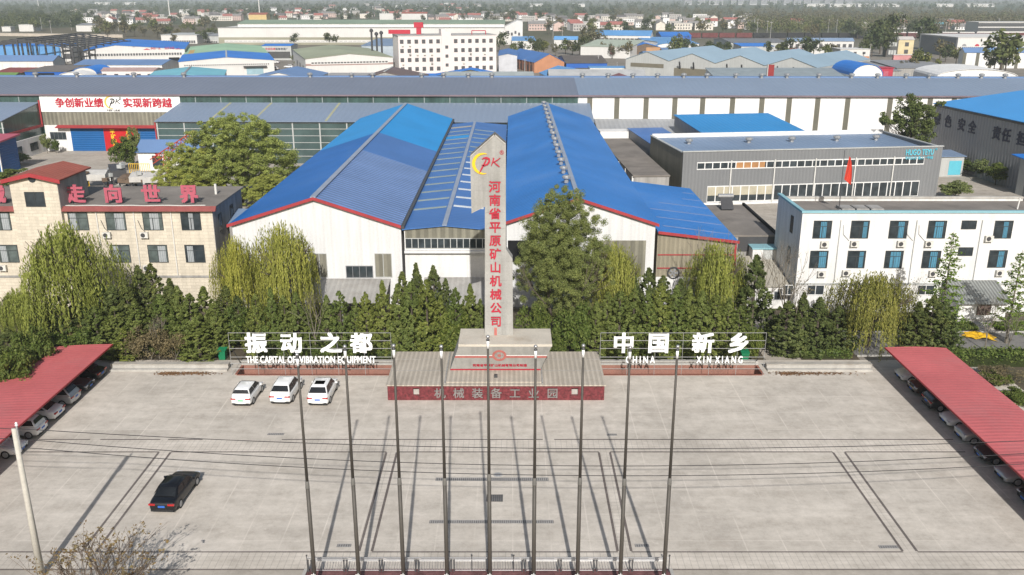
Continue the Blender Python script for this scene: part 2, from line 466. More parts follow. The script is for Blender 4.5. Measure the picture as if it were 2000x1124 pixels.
sign_red = mat('red_letter', (0.38, 0.02, 0.04), 0.55, 0.08, 1.0)
roof_letter = mat('faded_red_letter', (0.37, 0.085, 0.12), 0.6, 0.12, 1.5)
faint_red = mat('faint_red_paint', (0.40, 0.13, 0.11), 0.8, 0.15, 2.0)
navy = mat('navy_letter', (0.02, 0.022, 0.05), 0.6)
letter_grey = mat('silver_letter', (0.25, 0.235, 0.23), 0.4, 0.12, 2.0, metal=0.3)
sign_cyan = mat('cyan_letter', (0.10, 0.40, 0.50), 0.5, 0.08)
yellow = mat('yellow_paint', (0.72, 0.45, 0.02), 0.6, 0.06)
logo_black = mat('black_letter', (0.03, 0.03, 0.032), 0.6)
door_blue = mat('blue_door_sheet', (0.005, 0.085, 0.26), 0.5, 0.06, 0.3, ribs=('z', 0.5, 0.08))
door_red = mat('red_banner', (0.40, 0.008, 0.012), 0.6, 0.08, 0.4)
crane_red = mat('red_crane_paint', (0.34, 0.05, 0.025), 0.55, 0.15, 1.0)
black_hole = mat('dark_interior', (0.008, 0.008, 0.009), 0.9, 0.3)
teal_trim = mat('teal_coping', (0.22, 0.40, 0.45), 0.6, 0.08)
wood = mat('timber', (0.12, 0.085, 0.06), 0.8, 0.25, 1.0)
bark = mat('bark', (0.085, 0.07, 0.055), 0.95, 0.3, 2.0)
pale_bark = mat('pale_bark', (0.17, 0.15, 0.12), 0.95, 0.3, 2.0)
window_glass = glassmat('window_glass', (0.032, 0.04, 0.045))
teal_glass = glassmat('grey_green_glass', (0.085, 0.105, 0.10))
far_glass = mat('far_window', (0.075, 0.075, 0.08), 0.4, 0.3, 0.5)
curtain_blue = mat('blue_curtain', (0.065, 0.20, 0.29), 0.9, 0.15, 1.0)
curtain_grey = mat('pale_curtain', (0.30, 0.32, 0.33), 0.9, 0.12, 1.0)
ac_white = mat('air_conditioner_casing', (0.56, 0.545, 0.50), 0.5, 0.06, 1.0)
pipe_white = mat('white_pipe', (0.58, 0.57, 0.54), 0.5)
rubber = mat('rubber', (0.018, 0.018, 0.019), 0.8)
cable_mat = mat('black_cable', (0.02, 0.02, 0.022), 0.7)
ladder_red = crane_red

def ground_material():
    T = NT('fields_and_earth')
    vo = T.n('ShaderNodeTexVoronoi'); vo.inputs['Scale'].default_value = 1.0
    T.l(T.scaled(0.0035, 0.0016, 0.0), vo.inputs['Vector'])
    sp = T.n('ShaderNodeSeparateColor'); T.l(vo.outputs['Color'], sp.inputs[0])
    fld = T.ramp(sp.outputs[0], [(0.0, (0.055, 0.068, 0.035)), (0.35, (0.085, 0.085, 0.05)), (0.6, (0.11, 0.095, 0.065)), (0.8, (0.05, 0.07, 0.035)), (1.0, (0.13, 0.115, 0.085))])
    nz = T.ramp(T.noise(0.012, 6, rough=0.7), [(0.35, (0.7, 0.72, 0.7)), (0.7, (1.2, 1.18, 1.15))])
    fld = T.mix(1.0, fld, nz, 'MULTIPLY')
    earth = T.ramp(T.noise(0.06, 6, rough=0.7), [(0.3, (0.14, 0.125, 0.10)), (0.55, (0.21, 0.19, 0.165)), (0.75, (0.10, 0.10, 0.065))])
    ps = T.n('ShaderNodeSeparateXYZ'); T.l(T.tc.outputs['Object'], ps.inputs[0])
    mr = T.n('ShaderNodeMapRange'); mr.inputs[1].default_value = 560; mr.inputs[2].default_value = 820
    T.l(ps.outputs[1], mr.inputs[0])
    T.l(T.mix(mr.outputs[0], earth, fld), T.b.inputs['Base Color'])
    T.b.inputs['Roughness'].default_value = 0.95; T.b.inputs['Specular IOR Level'].default_value = 0.1
    return T.m
def plaza_material(name, col, joint, stain, lightj=False, jw=0.03):
    T = NT(name)
    a = T.ramp(T.noise(0.12, 6, rough=0.65), [(0.25, mul(col, 0.80)), (0.5, col), (0.78, mul(col, 1.12))])
    b = T.ramp(T.noise(0.75, 9, rough=0.82), [(0.32, (0.74, 0.735, 0.72)), (0.5, (0.95, 0.95, 0.945)), (0.66, (1.09, 1.09, 1.09))])
    c = T.mix(1.0, a, b, 'MULTIPLY')
    # tyre-polished streaks along x
    st = T.ramp(T.noise(1.0, 6, T.scaled(0.11, 0.5, 1), 0.7), [(0.34, (0.86, 0.855, 0.845)), (0.60, (1.04, 1.04, 1.04))])
    c = T.mix(1.0, c, st, 'MULTIPLY')
    sp = T.n('ShaderNodeSeparateXYZ'); T.l(T.tc.outputs['Object'], sp.inputs[0])
    if joint:
        for i, per in ((0, joint[0]), (1, joint[1])):
            fr = T.math('FRACT', T.math('DIVIDE', sp.outputs[i], per))
            ln = T.math('LESS_THAN', fr, jw / per)
            if lightj:
                vis = T.ramp(T.noise(0.22, 4), [(0.40, (0.03,) * 3), (0.66, (0.55,) * 3)])
                c = T.mix(T.math('MULTIPLY', ln, vis), c, mul(col, 1.28))
            else:
                c = T.mix(T.math('MULTIPLY', ln, 0.38), c, (0.17, 0.16, 0.15))
    if stain:
        s = T.ramp(T.noise(0.33, 8, rough=0.78), [(0.53, (0, 0, 0)), (0.72, (0.62, 0.62, 0.62))])
        c = T.mix(s, c, stain)
        s2 = T.ramp(T.noise(0.9, 9, rough=0.8), [(0.57, (0, 0, 0)), (0.68, (0.6, 0.6, 0.6))])
        c = T.mix(s2, c, mul(col, 1.22))
        s3 = T.ramp(T.noise(2.1, 7, rough=0.75), [(0.62, (0, 0, 0)), (0.70, (0.5, 0.5, 0.5))])
        c = T.mix(s3, c, mul(stain, 0.85))
    T.l(c, T.b.inputs['Base Color'])
    T.bump(T.noise(9.0, 4), 0.25, 0.02)
    T.b.inputs['Roughness'].default_value = 0.9; T.b.inputs['Specular IOR Level'].default_value = 0.25
    return T.m
PLAZA = plaza_material('plaza_concrete', (0.468, 0.427, 0.376), (2.45, 3.1), (0.33, 0.29, 0.245), True, 0.09)
YARD = plaza_material('yard_concrete', (0.37, 0.335, 0.29), (6.0, 6.0), (0.20, 0.18, 0.15))
BRICKPAVE = plaza_material('paver_strip', (0.50, 0.455, 0.40), (0.42, 0.42), None, jw=0.04)
BORDER = plaza_material('dark_paver_border', (0.12, 0.10, 0.092), (0.32, 0.32), (0.2, 0.18, 0.16), jw=0.04)
ROAD = plaza_material('asphalt', (0.16, 0.155, 0.15), None, (0.22, 0.21, 0.20))
SOIL = plaza_material('leaf_litter_soil', (0.085, 0.07, 0.048), None, (0.05, 0.065, 0.03))

# ------------------------------------------------------------------ the setting: ground sheets
PITS = [(-25.2, -11.1, 76.1, 78.3), (8.3, 22.9, 76.1, 78.3)]
def sheet(name, xs, ys, z, m, holes=()):
    mb = MB(); xs = sorted(set(xs + [h[k] for h in holes for k in (0, 1)])); ys = sorted(set(ys + [h[k] for h in holes for k in (2, 3)]))
    for i in range(len(xs)-1):
        for j in range(len(ys)-1):
            cx, cy = (xs[i]+xs[i+1])/2, (ys[j]+ys[j+1])/2
            if any(h[0] < cx < h[1] and h[2] < cy < h[3] for h in holes): continue
            mb.quad((xs[i], ys[j], z), (xs[i+1], ys[j], z), (xs[i+1], ys[j+1], z), (xs[i], ys[j+1], z))
    return struct(name, mb, m)
sheet('ground', [-14000, 14000], [-400, 16000], -0.03, ground_material(), PITS)
sheet('plaza', [-47, 45], [48.45, 79.6], 0.0, PLAZA, PITS)
sheet('pavement', [-80, 80], [20, 46.55], -0.012, YARD)
sheet('planting_bed', [-75, 33.2], [79.6, 94.5], 0.0, SOIL)
sheet('road', [33.2, 120], [80.6, 86.9], 0.0, ROAD)
sheet('verge', [33.2, 120], [86.9, 95], -0.004, SOIL)
sheet('verge', [-75, -47], [30, 79.6], -0.004, SOIL)
sheet('verge', [45, 120], [30, 80.6], -0.004, SOIL)
sheet('yard', [-260, 260], [95, 262], -0.006, YARD)
kb = MB()
kb.box(33.2, 120, 86.9, 87.1, 0, 0.13); kb.box(33.2, 120, 80.4, 80.6, 0, 0.13)
struct('kerb', kb, concrete)
# pale paver strips with dark borders laid in the concrete
ps, pb = MB(), MB()
def pstrip(x0, x1, y0, y1, z=0.004): ps.quad((x0,y0,z),(x1,y0,z),(x1,y1,z),(x0,y1,z))
def pborder(x0, x1, y0, y1, z=0.008): pb.quad((x0,y0,z),(x1,y0,z),(x1,y1,z),(x0,y1,z))
pstrip(-47, 45, 46.55, 48.45); pstrip(-37, 34.5, 61.45, 63.35)
VB = [(-26.85, -25.95), (-9.55, -8.75), (6.6, 7.45), (24.4, 25.3)]
for a, b in VB: pstrip(a, b, 48.46, 61.44)
def hline(y, gaps, x0=-37, x1=34.5, w=0.15):
    x = x0
    for a, b in sorted(gaps)+[(x1, x1)]:
        if a > x: pborder(x, a, y-w/2, y+w/2)
        x = max(x, b)
hline(61.38, VB); hline(63.4, [(-33, -32.2), (-27.5, -26.9), (-24.2, -18), (2.4, 3.3)]); hline(48.42, VB, -47, 45, 0.11); hline(46.62, [(-12, 9.2)], -47, 45, 0.11)
for a, b in VB:
    for x in (a, b): pborder(x-0.085, x+0.085, 48.5, 61.3)
struct('paving_strip', ps, BRICKPAVE); struct('paving_border', pb, BORDER)
# lane between beds, to the right of the letter sign
sheet('path', [24.2, 27.6], [79.61, 94.4], 0.006, YARD)
sheet('path', [48.5, 50.2], [87.0, 89.6], 0.01, YARD)

# ------------------------------------------------------------------ monument on its red granite plinth
def build_monument():
    t = thing('monument', 'tall concrete pylon with red lettering on a stepped red granite plinth', 'monument', (-1.4, 70.62, 0))
    X = lambda x: x + 1.4
    Y = lambda y: y - 70.62
    mb = MB()
    x0, x1 = X(-10.65), X(7.9)
    holes = [(X(-8.45), X(-7.95)), (X(5.1), X(5.65))]
    xs = [x0, holes[0][0], holes[0][1], holes[1][0], holes[1][1], x1]
    for i in range(5):
        if i % 2 == 0: mb.box(xs[i], xs[i+1], 0, 0.4, 0, 1.36)
        else:
            mb.box(xs[i], xs[i+1], 0, 0.4, 0, 0.42); mb.box(xs[i], xs[i+1], 0, 0.4, 1.12, 1.36)
    mb.box(x0, x1, 0.401, 7.4, 0, 1.36)
    mb.build('plinth', granite, t)
    for a, b in holes: MB().box(a, b, 0.30, 0.398, 0.42, 0.88).build('slot_lining', concrete, t)
    MB().box(x0-0.12, x1+0.12, -0.12, 7.5, 1.362, 1.46).build('plinth_slab', groove_tile, t)
    st = MB()
    for a in (X(-5.75), X(2.6)): st.box(a-0.06, a+0.06, 0.1, 7.3, 1.462, 1.54)
    st.box(x0-0.1, x1+0.1, 2.95, 3.0, 1.462, 1.485).box(x0-0.1, x1+0.1, 5.6, 5.65, 1.462, 1.485)
    st.build('slab_joint', cream_side, t)
    MB().box(X(-5.65), X(2.5), 0.35, 3.0, 1.463, 1.56).build('step', groove_tile, t)
    # sheared pedestal block
    p = MB(); yb0, yb1, yt0, yt1, zb, zt = Y(73.55), Y(76.8), Y(72.6), Y(76.4), 1.47, 4.15
    bx0, bx1, tx0, tx1 = X(-5.5), X(2.45), X(-4.62), X(3.42)
    p.add([(bx0,yb0,zb),(bx1,yb0,zb),(bx1,yb1,zb),(bx0,yb1,zb),(tx0,yt0,zt),(tx1,yt0,zt),(tx1,yt1,zt),(tx0,yt1,zt)],
          [(3,2,1,0),(4,5,6,7),(0,1,5,4),(1,2,6,5),(2,3,7,6),(3,0,4,7)])
    p.build('pedestal', pylon_mat, t)
    MB().box(tx0-0.02, tx1+0.05, yt0-0.03, yt1+0.04, zt+0.002, zt+0.22).build('pedestal_cap', plinth_top, t)
    def face(u, f, off=0.02):      # u across 0..1, f up 0..1 on the leaning front face
        x = (bx0+(tx0-bx0)*f)*(1-u)+(bx1+(tx1-bx1)*f)*u
        return Vector((x, yb0+(yt0-yb0)*f-off, zb+(zt-zb)*f))
    def band(f0, f1, name, m, u0=0.0, u1=1.0, off=0.02):
        q = [face(u0, f0, off), face(u1, f0, off), face(u1, f1, off), face(u0, f1, off)]
        b = MB(); v = [Vector(a) for a in q]; b.add(v + [a+Vector((0, 0.018, 0)) for a in v], [(0,1,2,3),(7,6,5,4),(0,4,5,1),(1,5,6,2),(2,6,7,3),(3,7,4,0)])
        b.build(name, m, t)
    band(0.002, 0.085, 'stripe', sign_red)
    band(0.545, 0.625, 'stripe', faint_red, 0.0, 0.41); band(0.545, 0.625, 'stripe', faint_red, 0.545, 1.0)
    band(0.626, 0.65, 'stripe', white_paint, 0.0, 0.41); band(0.626, 0.65, 'stripe', white_paint, 0.545, 1.0)
    lean = math.atan2(yb0-yt0, zt-zb)
    c = face(0.478, 0.64, 0.03)
    em = MB()
    for r0, r1 in ((0.42, 0.62), (0.0, 0.16)):
        n = 20
        for i in range(n):
            a, b = 2*PI*i/n, 2*PI*(i+1)/n
            em.add([(r*math.cos(q), -0.01, r*math.sin(q)) for r, q in ((r0,a),(r1,a),(r1,b),(r0,b))]+[(r*math.cos(q), 0.015, r*math.sin(q)) for r, q in ((r0,a),(r1,a),(r1,b),(r0,b))],
                   [(0,1,2,3),(7,6,5,4),(1,5,6,2),(0,3,7,4)])
    for k in range(5): em.cbox((0.3*math.cos(2*PI*k/5), 0, 0.3*math.sin(2*PI*k/5)), (0.07, 0.02, 0.07))
    e = em.build('emblem', faint_red, t, loc=c); e.rotation_euler = (lean, 0, 0)
    s = '河南省平原矿山机械有限公司制造'
    for i, ch in enumerate(s):
        o = letter(ch, face(0.25+0.56*i/(len(s)-1), 0.235, 0.03), 0.31, 0.02, sign_red, t, bold=0.03); o.rotation_euler = (lean, 0, 0)
    for i, ch in enumerate('机械装备工业园'):
        x = D(859+i*36.7, 764, 70.55)
        letter(ch, (X(x.x), -0.05, 0.68), 0.98, 0.08, letter_grey, t, bold=0.012)
    # pylon
    yq = 74.75
    def P(x, y): v = D(x, y, yq); return (X(v.x), v.z)
    sh = [P(947,668), P(1002,668), P(1001,506), P(988,487), P(988,281), P(966,262), P(918,305), P(921,417), P(947,404)]
    sh[0] = (sh[0][0], zt+0.2); sh[1] = (sh[1][0], zt+0.2)
    MB().prism_y(sh, Y(yq), Y(yq)+1.25).build('pylon', pylon_mat, t)
    def bar(a, b, w=0.09):
        cop = MB(); a, b = Vector(a), Vector(b); d = (b-a).normalized(); n = Vector((-d.y, d.x))*w
        cop.prism_y([tuple(a), tuple(b), tuple(b-n), tuple(a-n)][::-1], Y(yq)-0.05, Y(yq)+1.3); cop.build('coping', concrete, t)
    bar(sh[5], sh[6], -0.1); bar(sh[4], sh[5], -0.1); bar(sh[7], sh[8], -0.05)
    for y in (373, 415, 447, 470, 511, 548, 592, 634):
        a, b = P(949 if y > 405 else 922, y), P(987 if y < 490 else 1000, y); MB().box(a[0], b[0], Y(yq)-0.008, Y(yq)+0.004, a[1]-0.02, a[1]+0.02).build('panel_joint', cream_side, t)
    for i, ch in enumerate('河南省平原矿山机械公司'):
        x, z = P(966.3+i*0.25, 365+i*26.3)
        letter(ch, (x, Y(yq)-0.04, z), 1.03, 0.06, sign_red, t, bold=0.022)
    x, z = P(925, 320)
    brush_logo(t, (x, Y(yq)-0.03, z), 2.35, yellow, sign_red)
    x, z = P(980, 298); letter('®', (x, Y(yq)-0.03, z), 0.5, 0.03, sign_red, t, bold=0.0)
    a, b = P(968, 665), P(968, 645); MB().box(a[0]-0.12, a[0]+0.12, Y(yq)-0.02, Y(yq)+0.01, zt+0.23, zt+0.95).build('red_stripe', faint_red, t)
    MB().box(X(-1.55), X(-1.25), 1.2, 1.5, 1.561, 1.8).build('floodlight', dark_steel, t)
build_monument()

# ------------------------------------------------------------------ letter signs over their brick pits
def letter_sign(x0, x1, label, chars, words):
    t = thing('letter_sign', label, 'sign', ((x0+x1)/2, 76.0, 0)); o = (x0+x1)/2
    f = MB(); zt = 4.13
    for z in (0.62, 1.15, 1.78, 2.62, 3.38, zt): f.tube((x0-o, 0, z), (x1-o, 0, z), 0.026, n=5)
    n = 6
    for i in range(n+1):
        x = x0-o+(x1-x0)*i/n; f.tube((x, 0.03, 0.0), (x, 0.03, zt), 0.02, n=5)
    f.build('frame', mat('frame_tube', (0.27, 0.27, 0.265), 0.6), t)
    b = MB()
    for i in (0, 2, 4, 6):
        x = x0-o+(x1-x0)*i/n
        b.tube((x, 0.05, 3.0), (x, 2.75, 0.02), 0.045, n=5)
    b.build('brace', dark_steel, t)
    for ch, px in chars:
        c = D(px, 670.5, 75.9); letter(ch, (c.x-o, -0.12, 3.2), 2.02, 0.12, lettering_white, t, bold=0.034)
    for wd, pa, pb_ in words:
        a, b2 = D(pa, 703, 75.9), D(pb_, 703, 75.9)
        me = glyph_mesh(wd, 0.95, 0.1, lettering_white, 0.02)
        xs = [v.co.x for v in me.vertices]; k = (b2.x-a.x)/(max(xs)-min(xs)); mid = (max(xs)+min(xs))/2
        me.transform(Matrix.Translation((-mid, -0.36*0.95, 0))); me.transform(Matrix.Diagonal((k, 1.0, 1, 1))); me.transform(Matrix.Rotation(PI/2, 4, 'X'))
        link('wording', me, t, ((a.x+b2.x)/2-o, -0.12, 1.6))
letter_sign(-25.6, -10.95, 'steel frame with white letters reading the capital of vibration equipment', [('振', 500), ('动', 569), ('之', 646), ('都', 706)], [('THE CAPITAL OF', 481, 578), ('VIBRATION EQUIPMENT', 585, 734)])
letter_sign(8.0, 22.95, 'steel frame with white letters reading China Xin Xiang', [('中', 1218), ('国', 1286), ('新', 1373), ('乡', 1443)], [('C H I N A', 1222, 1279), ('X I N  X I A N G', 1360, 1450)])
for (a, b, y0, y1), lab in zip(PITS, ('sunken brick planter pit below the left white letter sign', 'sunken brick planter pit below the right white letter sign')):
    t = thing('planter_pit', lab, 'planter', ((a+b)/2, y0, 0)); o = (a+b)/2
    w = MB(); w.box(a-o, b-o, 2.2, 2.4, -1.1, 0.04); w.box(a-o-0.2, a-o, 0, 2.4, -1.1, 0.04); w.box(b-o, b-o+0.2, 0, 2.4, -1.1, 0.04); w.box(a-o, b-o, -0.2, 0.0, -1.1, 0.03)
    w.build('brick_lining', pit_brick, t)
    MB().box(a-o, b-o, 0.0, 2.2, -1.2, -1.1).build('pit_floor', SOIL, t)
    MB().box(a-o-0.2, b-o+0.2, 2.15, 2.6, 0.042, 0.42).build('coping', concrete, t)
for i, (a, b, lab) in enumerate(((-37.2, -26.3, 'low concrete kerb wall beside the left carport end'), (23.6, 33.3, 'low concrete kerb wall beside the right carport end'))):
    t = thing('low_wall', lab, 'wall', ((a+b)/2, 77.2, 0)); o = (a+b)/2
    MB().box(a-o, b-o, 0, 0.5, 0, 0.52).build('wall_body', concrete, t)
    MB().box(a-o, b-o, -0.42, -0.002, 0, 0.2).build('ledge', concrete, t)
    MB().box(a-o-0.05, b-o+0.05, -0.06, 0.56, 0.522, 0.60).build('coping', mat('worn_coping', (0.33, 0.31, 0.275), 0.9, 0.2, 0.8, dirt=((0.18, 0.15, 0.12), 0.6)), t)
# leaf litter blown along the wall foot
lm = MB()
for cx, w in ((-29.5, 2.2), (-31.5, 1.2), (28, 3.5), (25.2, 1.2)):
    for _ in range(260):
        x, y, z = cx+rnd.gauss(0, w*0.5), 76.35+rnd.gauss(0, 0.2), 0.02+0.03*rnd.random()
        a = rnd.random()*PI; r = 0.05+0.05*rnd.random()
        lm.add([(x+r*math.cos(a+q), y+r*math.sin(a+q), z+0.02*math.sin(q)) for q in (0, PI/2, PI, 3*PI/2)], [(0,1,2,3)])
o = struct('leaf_litter', lm, leafmat('dry_leaf', [(0.16, 0.075, 0.035), (0.22, 0.13, 0.07), (0.10, 0.05, 0.03)], 0.1), 'stuff')
tag(o, 'dry brown leaves blown against the low concrete walls', 'leaves', kind='stuff')

# ------------------------------------------------------------------ railing, steps and flagpoles at the front edge
def build_front():
    t = thing('railing', 'stainless steel railing with balusters on a dark red granite kerb', 'railing', (-1.5, 46.2, 0))
    x0, x1 = -10.6, 10.75
    MB().box(x0-0.2, x1+0.2, -0.75, 0.28, -0.02, 0.14).build('kerb', mat('dull_maroon_granite', (0.15, 0.07, 0.068), 0.5, 0.4, 2.0, fine=0.15), t)
    MB().box(x0-0.2, x1+0.2, -3.2, -0.752, -0.03, 0.05).build('landing', granite_pale, t)
    n = 10; bays = [x0+(x1-x0)*i/n for i in range(n+1)]
    for i in range(n):
        a, b = bays[i], bays[i+1]; p = MB()
        p.tube((a+0.16, 0, 1.0), (b-0.16, 0, 1.0), 0.028, n=6); p.tube((a+0.16, 0, 0.24), (b-0.16, 0, 0.24), 0.028, n=6); p.tube((a+0.16, 0, 0.9), (b-0.16, 0, 0.9), 0.018, n=5)
        k = 11
        for j in range(k):
            x = a+0.24+(b-a-0.48)*j/(k-1); p.tube((x, 0, 0.24), (x, 0, 0.9), 0.013, n=4, cap=False)
        p.build('railing_panel', stainless, t)
        q = MB()
        for x in (a-0.09, a+0.09): q.box(x-0.035, x+0.035, -0.035, 0.035, 0.14, 0.96)
        q.tube((a-0.16, 0, 1.06), (a+0.16, 0, 1.06), 0.02, n=5)
        q.build('post', dark_steel, t)
    for x in (x0-0.15, -1.1+0.2, 1.5+0.1, x1+0.15):
        q = MB(); q.tube((x, 0, 0.1), (x, 0, 1.22), 0.03, n=6); q.ball((x, 0, 1.27), 0.06)
        q.build('end_post', dark_steel, t)
    tr = MB(); tr.tube((x0-0.15, 0.0, 1.1), (x1+0.15, 0.0, 1.1), 0.022, n=6); tr.build('top_rail', stainless, t)
    for s, x in ((-1, x0-0.32), (1, x1+0.32)):
        MB().prism_x([(-3.4, -0.02), (0.25, -0.02), (0.25, 0.16), (-3.4, 0.4)], x-0.1, x+0.1).build('cheek_wall', concrete, t)
build_front()
PX = [-11.38, -8.83, -6.25, -3.74, -1.27, 1.25, 3.77, 6.24, 8.75]
PH = [15.05, 15.5, 15.55, 15.5, 16.05, 15.5, 15.55, 15.45, 15.5]
names = ['leftmost of the nine bronze grey flagpoles on the forecourt', 'second flagpole from the left in front of the plaza', 'third flagpole from the left in front of the plaza', 'fourth flagpole from the left, beside the taller one', 'tallest flagpole, the middle one of nine', 'fourth flagpole from the right, beside the taller one', 'third flagpole from the right in front of the plaza', 'second flagpole from the right in front of the plaza', 'rightmost of the nine bronze grey flagpoles on the forecourt']
def flagpole(h, label):
    t = thing('flagpole', label, 'flagpole', group='bare flagpoles along the front edge')
    hs = h*0.46
    MB().lathe([(0.122, 0), (0.112, hs)], n=12).build('lower_shaft', pole_mat, t, True)
    MB().lathe([(0.112, hs+0.002), (0.122, hs+0.05), (0.105, hs+0.42), (0.088, hs+0.46)], n=12).build('joint_collar', mat('collar_metal', (0.13, 0.125, 0.115), 0.6), t, True)
    MB().lathe([(0.088, hs+0.462), (0.06, h-0.75)], n=12).build('upper_shaft', pole_mat, t, True)
    MB().lathe([(0.075, h-0.748), (0.075, h-0.32)], n=12).build('white_sleeve', white_paint, t, True)
    MB().lathe([(0.09, h-0.318), (0.1, h-0.26), (0.05, h-0.22), (0.05, h-0.2)], n=10).build('truck', dark_steel, t, True)
    MB().ball((0, 0, h-0.1), 0.105, 10).build('ball_finial', stainless, t, True)
    MB().box(-0.2, 0.2, -0.2, 0.2, 0, 0.06).build('base_plate', dark_steel, t)
    q = MB(); q.tube((0.1, -0.12, 1.35), (-0.16, -0.16, 1.4), 0.018, n=5); q.tube((0.0, -0.13, 1.28), (0.0, -0.16, 1.5), 0.02, n=5); q.build('cleat', white_paint, t)
    return t
fp_cache = {}
for x, h, nm in zip(PX, PH, names):
    if h in fp_cache: dup(fp_cache[h], (x, 44.3, 0), label=nm)
    else:
        t = flagpole(h, nm); t.location = (x, 44.3, 0); fp_cache[h] = t

# drains and covers in the plaza
def grate(name, label, cx, cy, w, d, m=None, bars=True):
    t = thing(name, label, 'drain', (cx, cy, 0))
    MB().box(-w/2, w/2, -d/2, d/2, 0.0, 0.006).build('gutter', mat('drain_gutter', (0.14, 0.135, 0.13), 0.9, 0.25, 1.5), t)
    b = MB(); n = max(4, int(w/0.14))
    for i in range(n):
        x = -w/2+w*(i+0.5)/n; b.box(x-0.032, x+0.032, -d/2+0.03, d/2-0.03, 0.007, 0.016)
    b.box(-w/2, w/2, -d/2-0.03, -d/2+0.02, 0.0065, 0.017); b.box(-w/2, w/2, d/2-0.02, d/2+0.03, 0.0065, 0.017)
    b.build('bars', m or mat('cast_grate', (0.27, 0.26, 0.25), 0.7, 0.2, 1.0), t)
grate('drain_channel', 'long grey drain channel beyond the manhole cover', -1.43, 57.3, 8.1, 0.42)
grate('drain_channel', 'long grey drain channel nearest the flagpoles', -1.35, 51.8, 8.2, 0.36)
grate('drain_grate', 'square dark iron grate in the middle of the plaza', -1.2, 54.75, 1.15, 0.85, dark_steel)
for x, y, w, l in ((-18.7, 64.3, 1.3, 'small drain grate near the white parked cars'), (7.9, 64.2, 0.8, 'small drain grate right of the plinth'), (-10.6, 49.1, 0.9, 'small drain grate behind the left flagpoles'), (8.2, 49.1, 0.9, 'small drain grate behind the right flagpoles'), (23.7, 48.95, 1.2, 'small drain grate at the right paving strip corner')):
    grate('drain_grate', l, x, y, w, 0.3)
t = thing('manhole_cover', 'round pale manhole cover between the long drain channels', 'manhole cover', (-1.02, 57.95, 0))
MB().lathe([(0.36, 0.0), (0.36, 0.012)], n=20).build('rim', concrete, t)
MB().lathe([(0.27, 0.013), (0.26, 0.022)], n=20).build('lid', steel, t)

# ------------------------------------------------------------------ generic halls and blocks (local x across, y away from the camera, z up)
def hall(name, label, cat, loc, w, d, ze, zr, axis='y', wall=None, roof=None, rz=0.0, over=0.3, xr=0.0, zl=None, t=0.12, ridge=None, group=None, gable=None):
    """axis y: ridge runs away from the camera; x: ridge runs across; flat; mono: roof falls towards the camera; arch"""
    r = thing(name, label, cat, loc, rz, group)
    wall = wall or far_white; roof = roof or grey_roof
    W = MB(); h = w/2
    if axis == 'y':
        W.prism_y([(-h, 0), (h, 0), (h, ze), (xr, zr), (-h, zl or ze)], 0, d)
        W.build('wall', wall, r)
        sl = (zr-(zl or ze))/(xr+h); sr = (zr-ze)/(h-xr); e = 0.03
        M1 = MB().slab([(-h-over, -over, (zl or ze)-sl*over+t+e), (xr-0.002, -over, zr+t+e), (xr-0.002, d+over, zr+t+e), (-h-over, d+over, (zl or ze)-sl*over+t+e)], t)
        M1.slab([(xr+0.002, -over, zr+t+e), (h+over, -over, ze-sr*over+t+e), (h+over, d+over, ze-sr*over+t+e), (xr+0.002, d+over, zr+t+e)], t)
        M1.build('roof', roof, r)
        if ridge: MB().box(xr-0.35, xr+0.35, -over, d+over, zr+t+e-0.05, zr+t+e+0.1).build('ridge_cap', ridge, r)
    elif axis == 'x':
        W.prism_x([(0, 0), (d, 0), (d, ze), (d/2, zr), (0, ze)], -h, h); W.build('wall', wall, r)
        s = (zr-ze)/(d/2); e = 0.03
        M1 = MB().slab([(-h-over, -over, ze-s*over+t+e), (h+over, -over, ze-s*over+t+e), (h+over, d/2-0.002, zr+t+e), (-h-over, d/2-0.002, zr+t+e)], t)
        M1.slab([(-h-over, d/2+0.002, zr+t+e), (h+over, d/2+0.002, zr+t+e), (h+over, d+over, ze-s*over+t+e), (-h-over, d+over, ze-s*over+t+e)], t)
        M1.build('roof', roof, r)
        if ridge: MB().box(-h-over, h+over, d/2-0.3, d/2+0.3, zr+t+e-0.05, zr+t+e+0.1).build('ridge_cap', ridge, r)
    elif axis == 'mono':
        W.prism_x([(0, 0), (d, 0), (d, zr), (0, ze)], -h, h); W.build('wall', wall, r)
        s = (zr-ze)/d; e = 0.03
        MB().slab([(-h-over, -over, ze-s*over+t+e), (h+over, -over, ze-s*over+t+e), (h+over, d+over, zr+s*over+t+e), (-h-over, d+over, zr+s*over+t+e)], t).build('roof', roof, r)
    elif axis == 'arch':
        k = 12
        arcp = [(-h*math.cos(PI*i/k), ze+(zr-ze)*math.sin(PI*i/k)) for i in range(k+1)]
        W.prism_y([(-h, 0), (h, 0)] + arcp[::-1], 0, d); W.build('wall', wall, r)
        M1 = MB()
        for i in range(k):
            (xa, za), (xb, zb) = arcp[i], arcp[i+1]
            M1.slab([(xa, -over, za+t+0.03), (xb, -over, zb+t+0.03), (xb, d+over, zb+t+0.03), (xa, d+over, za+t+0.03)], t*0.8)
        M1.build('roof', roof, r)
    else:
        W.box(-h, h, 0, d, 0, ze); W.build('wall', wall, r)
        MB().box(-h-over, h+over, -over, d+over, ze+0.003, ze+0.25).build('roof', roof, r)
    return r
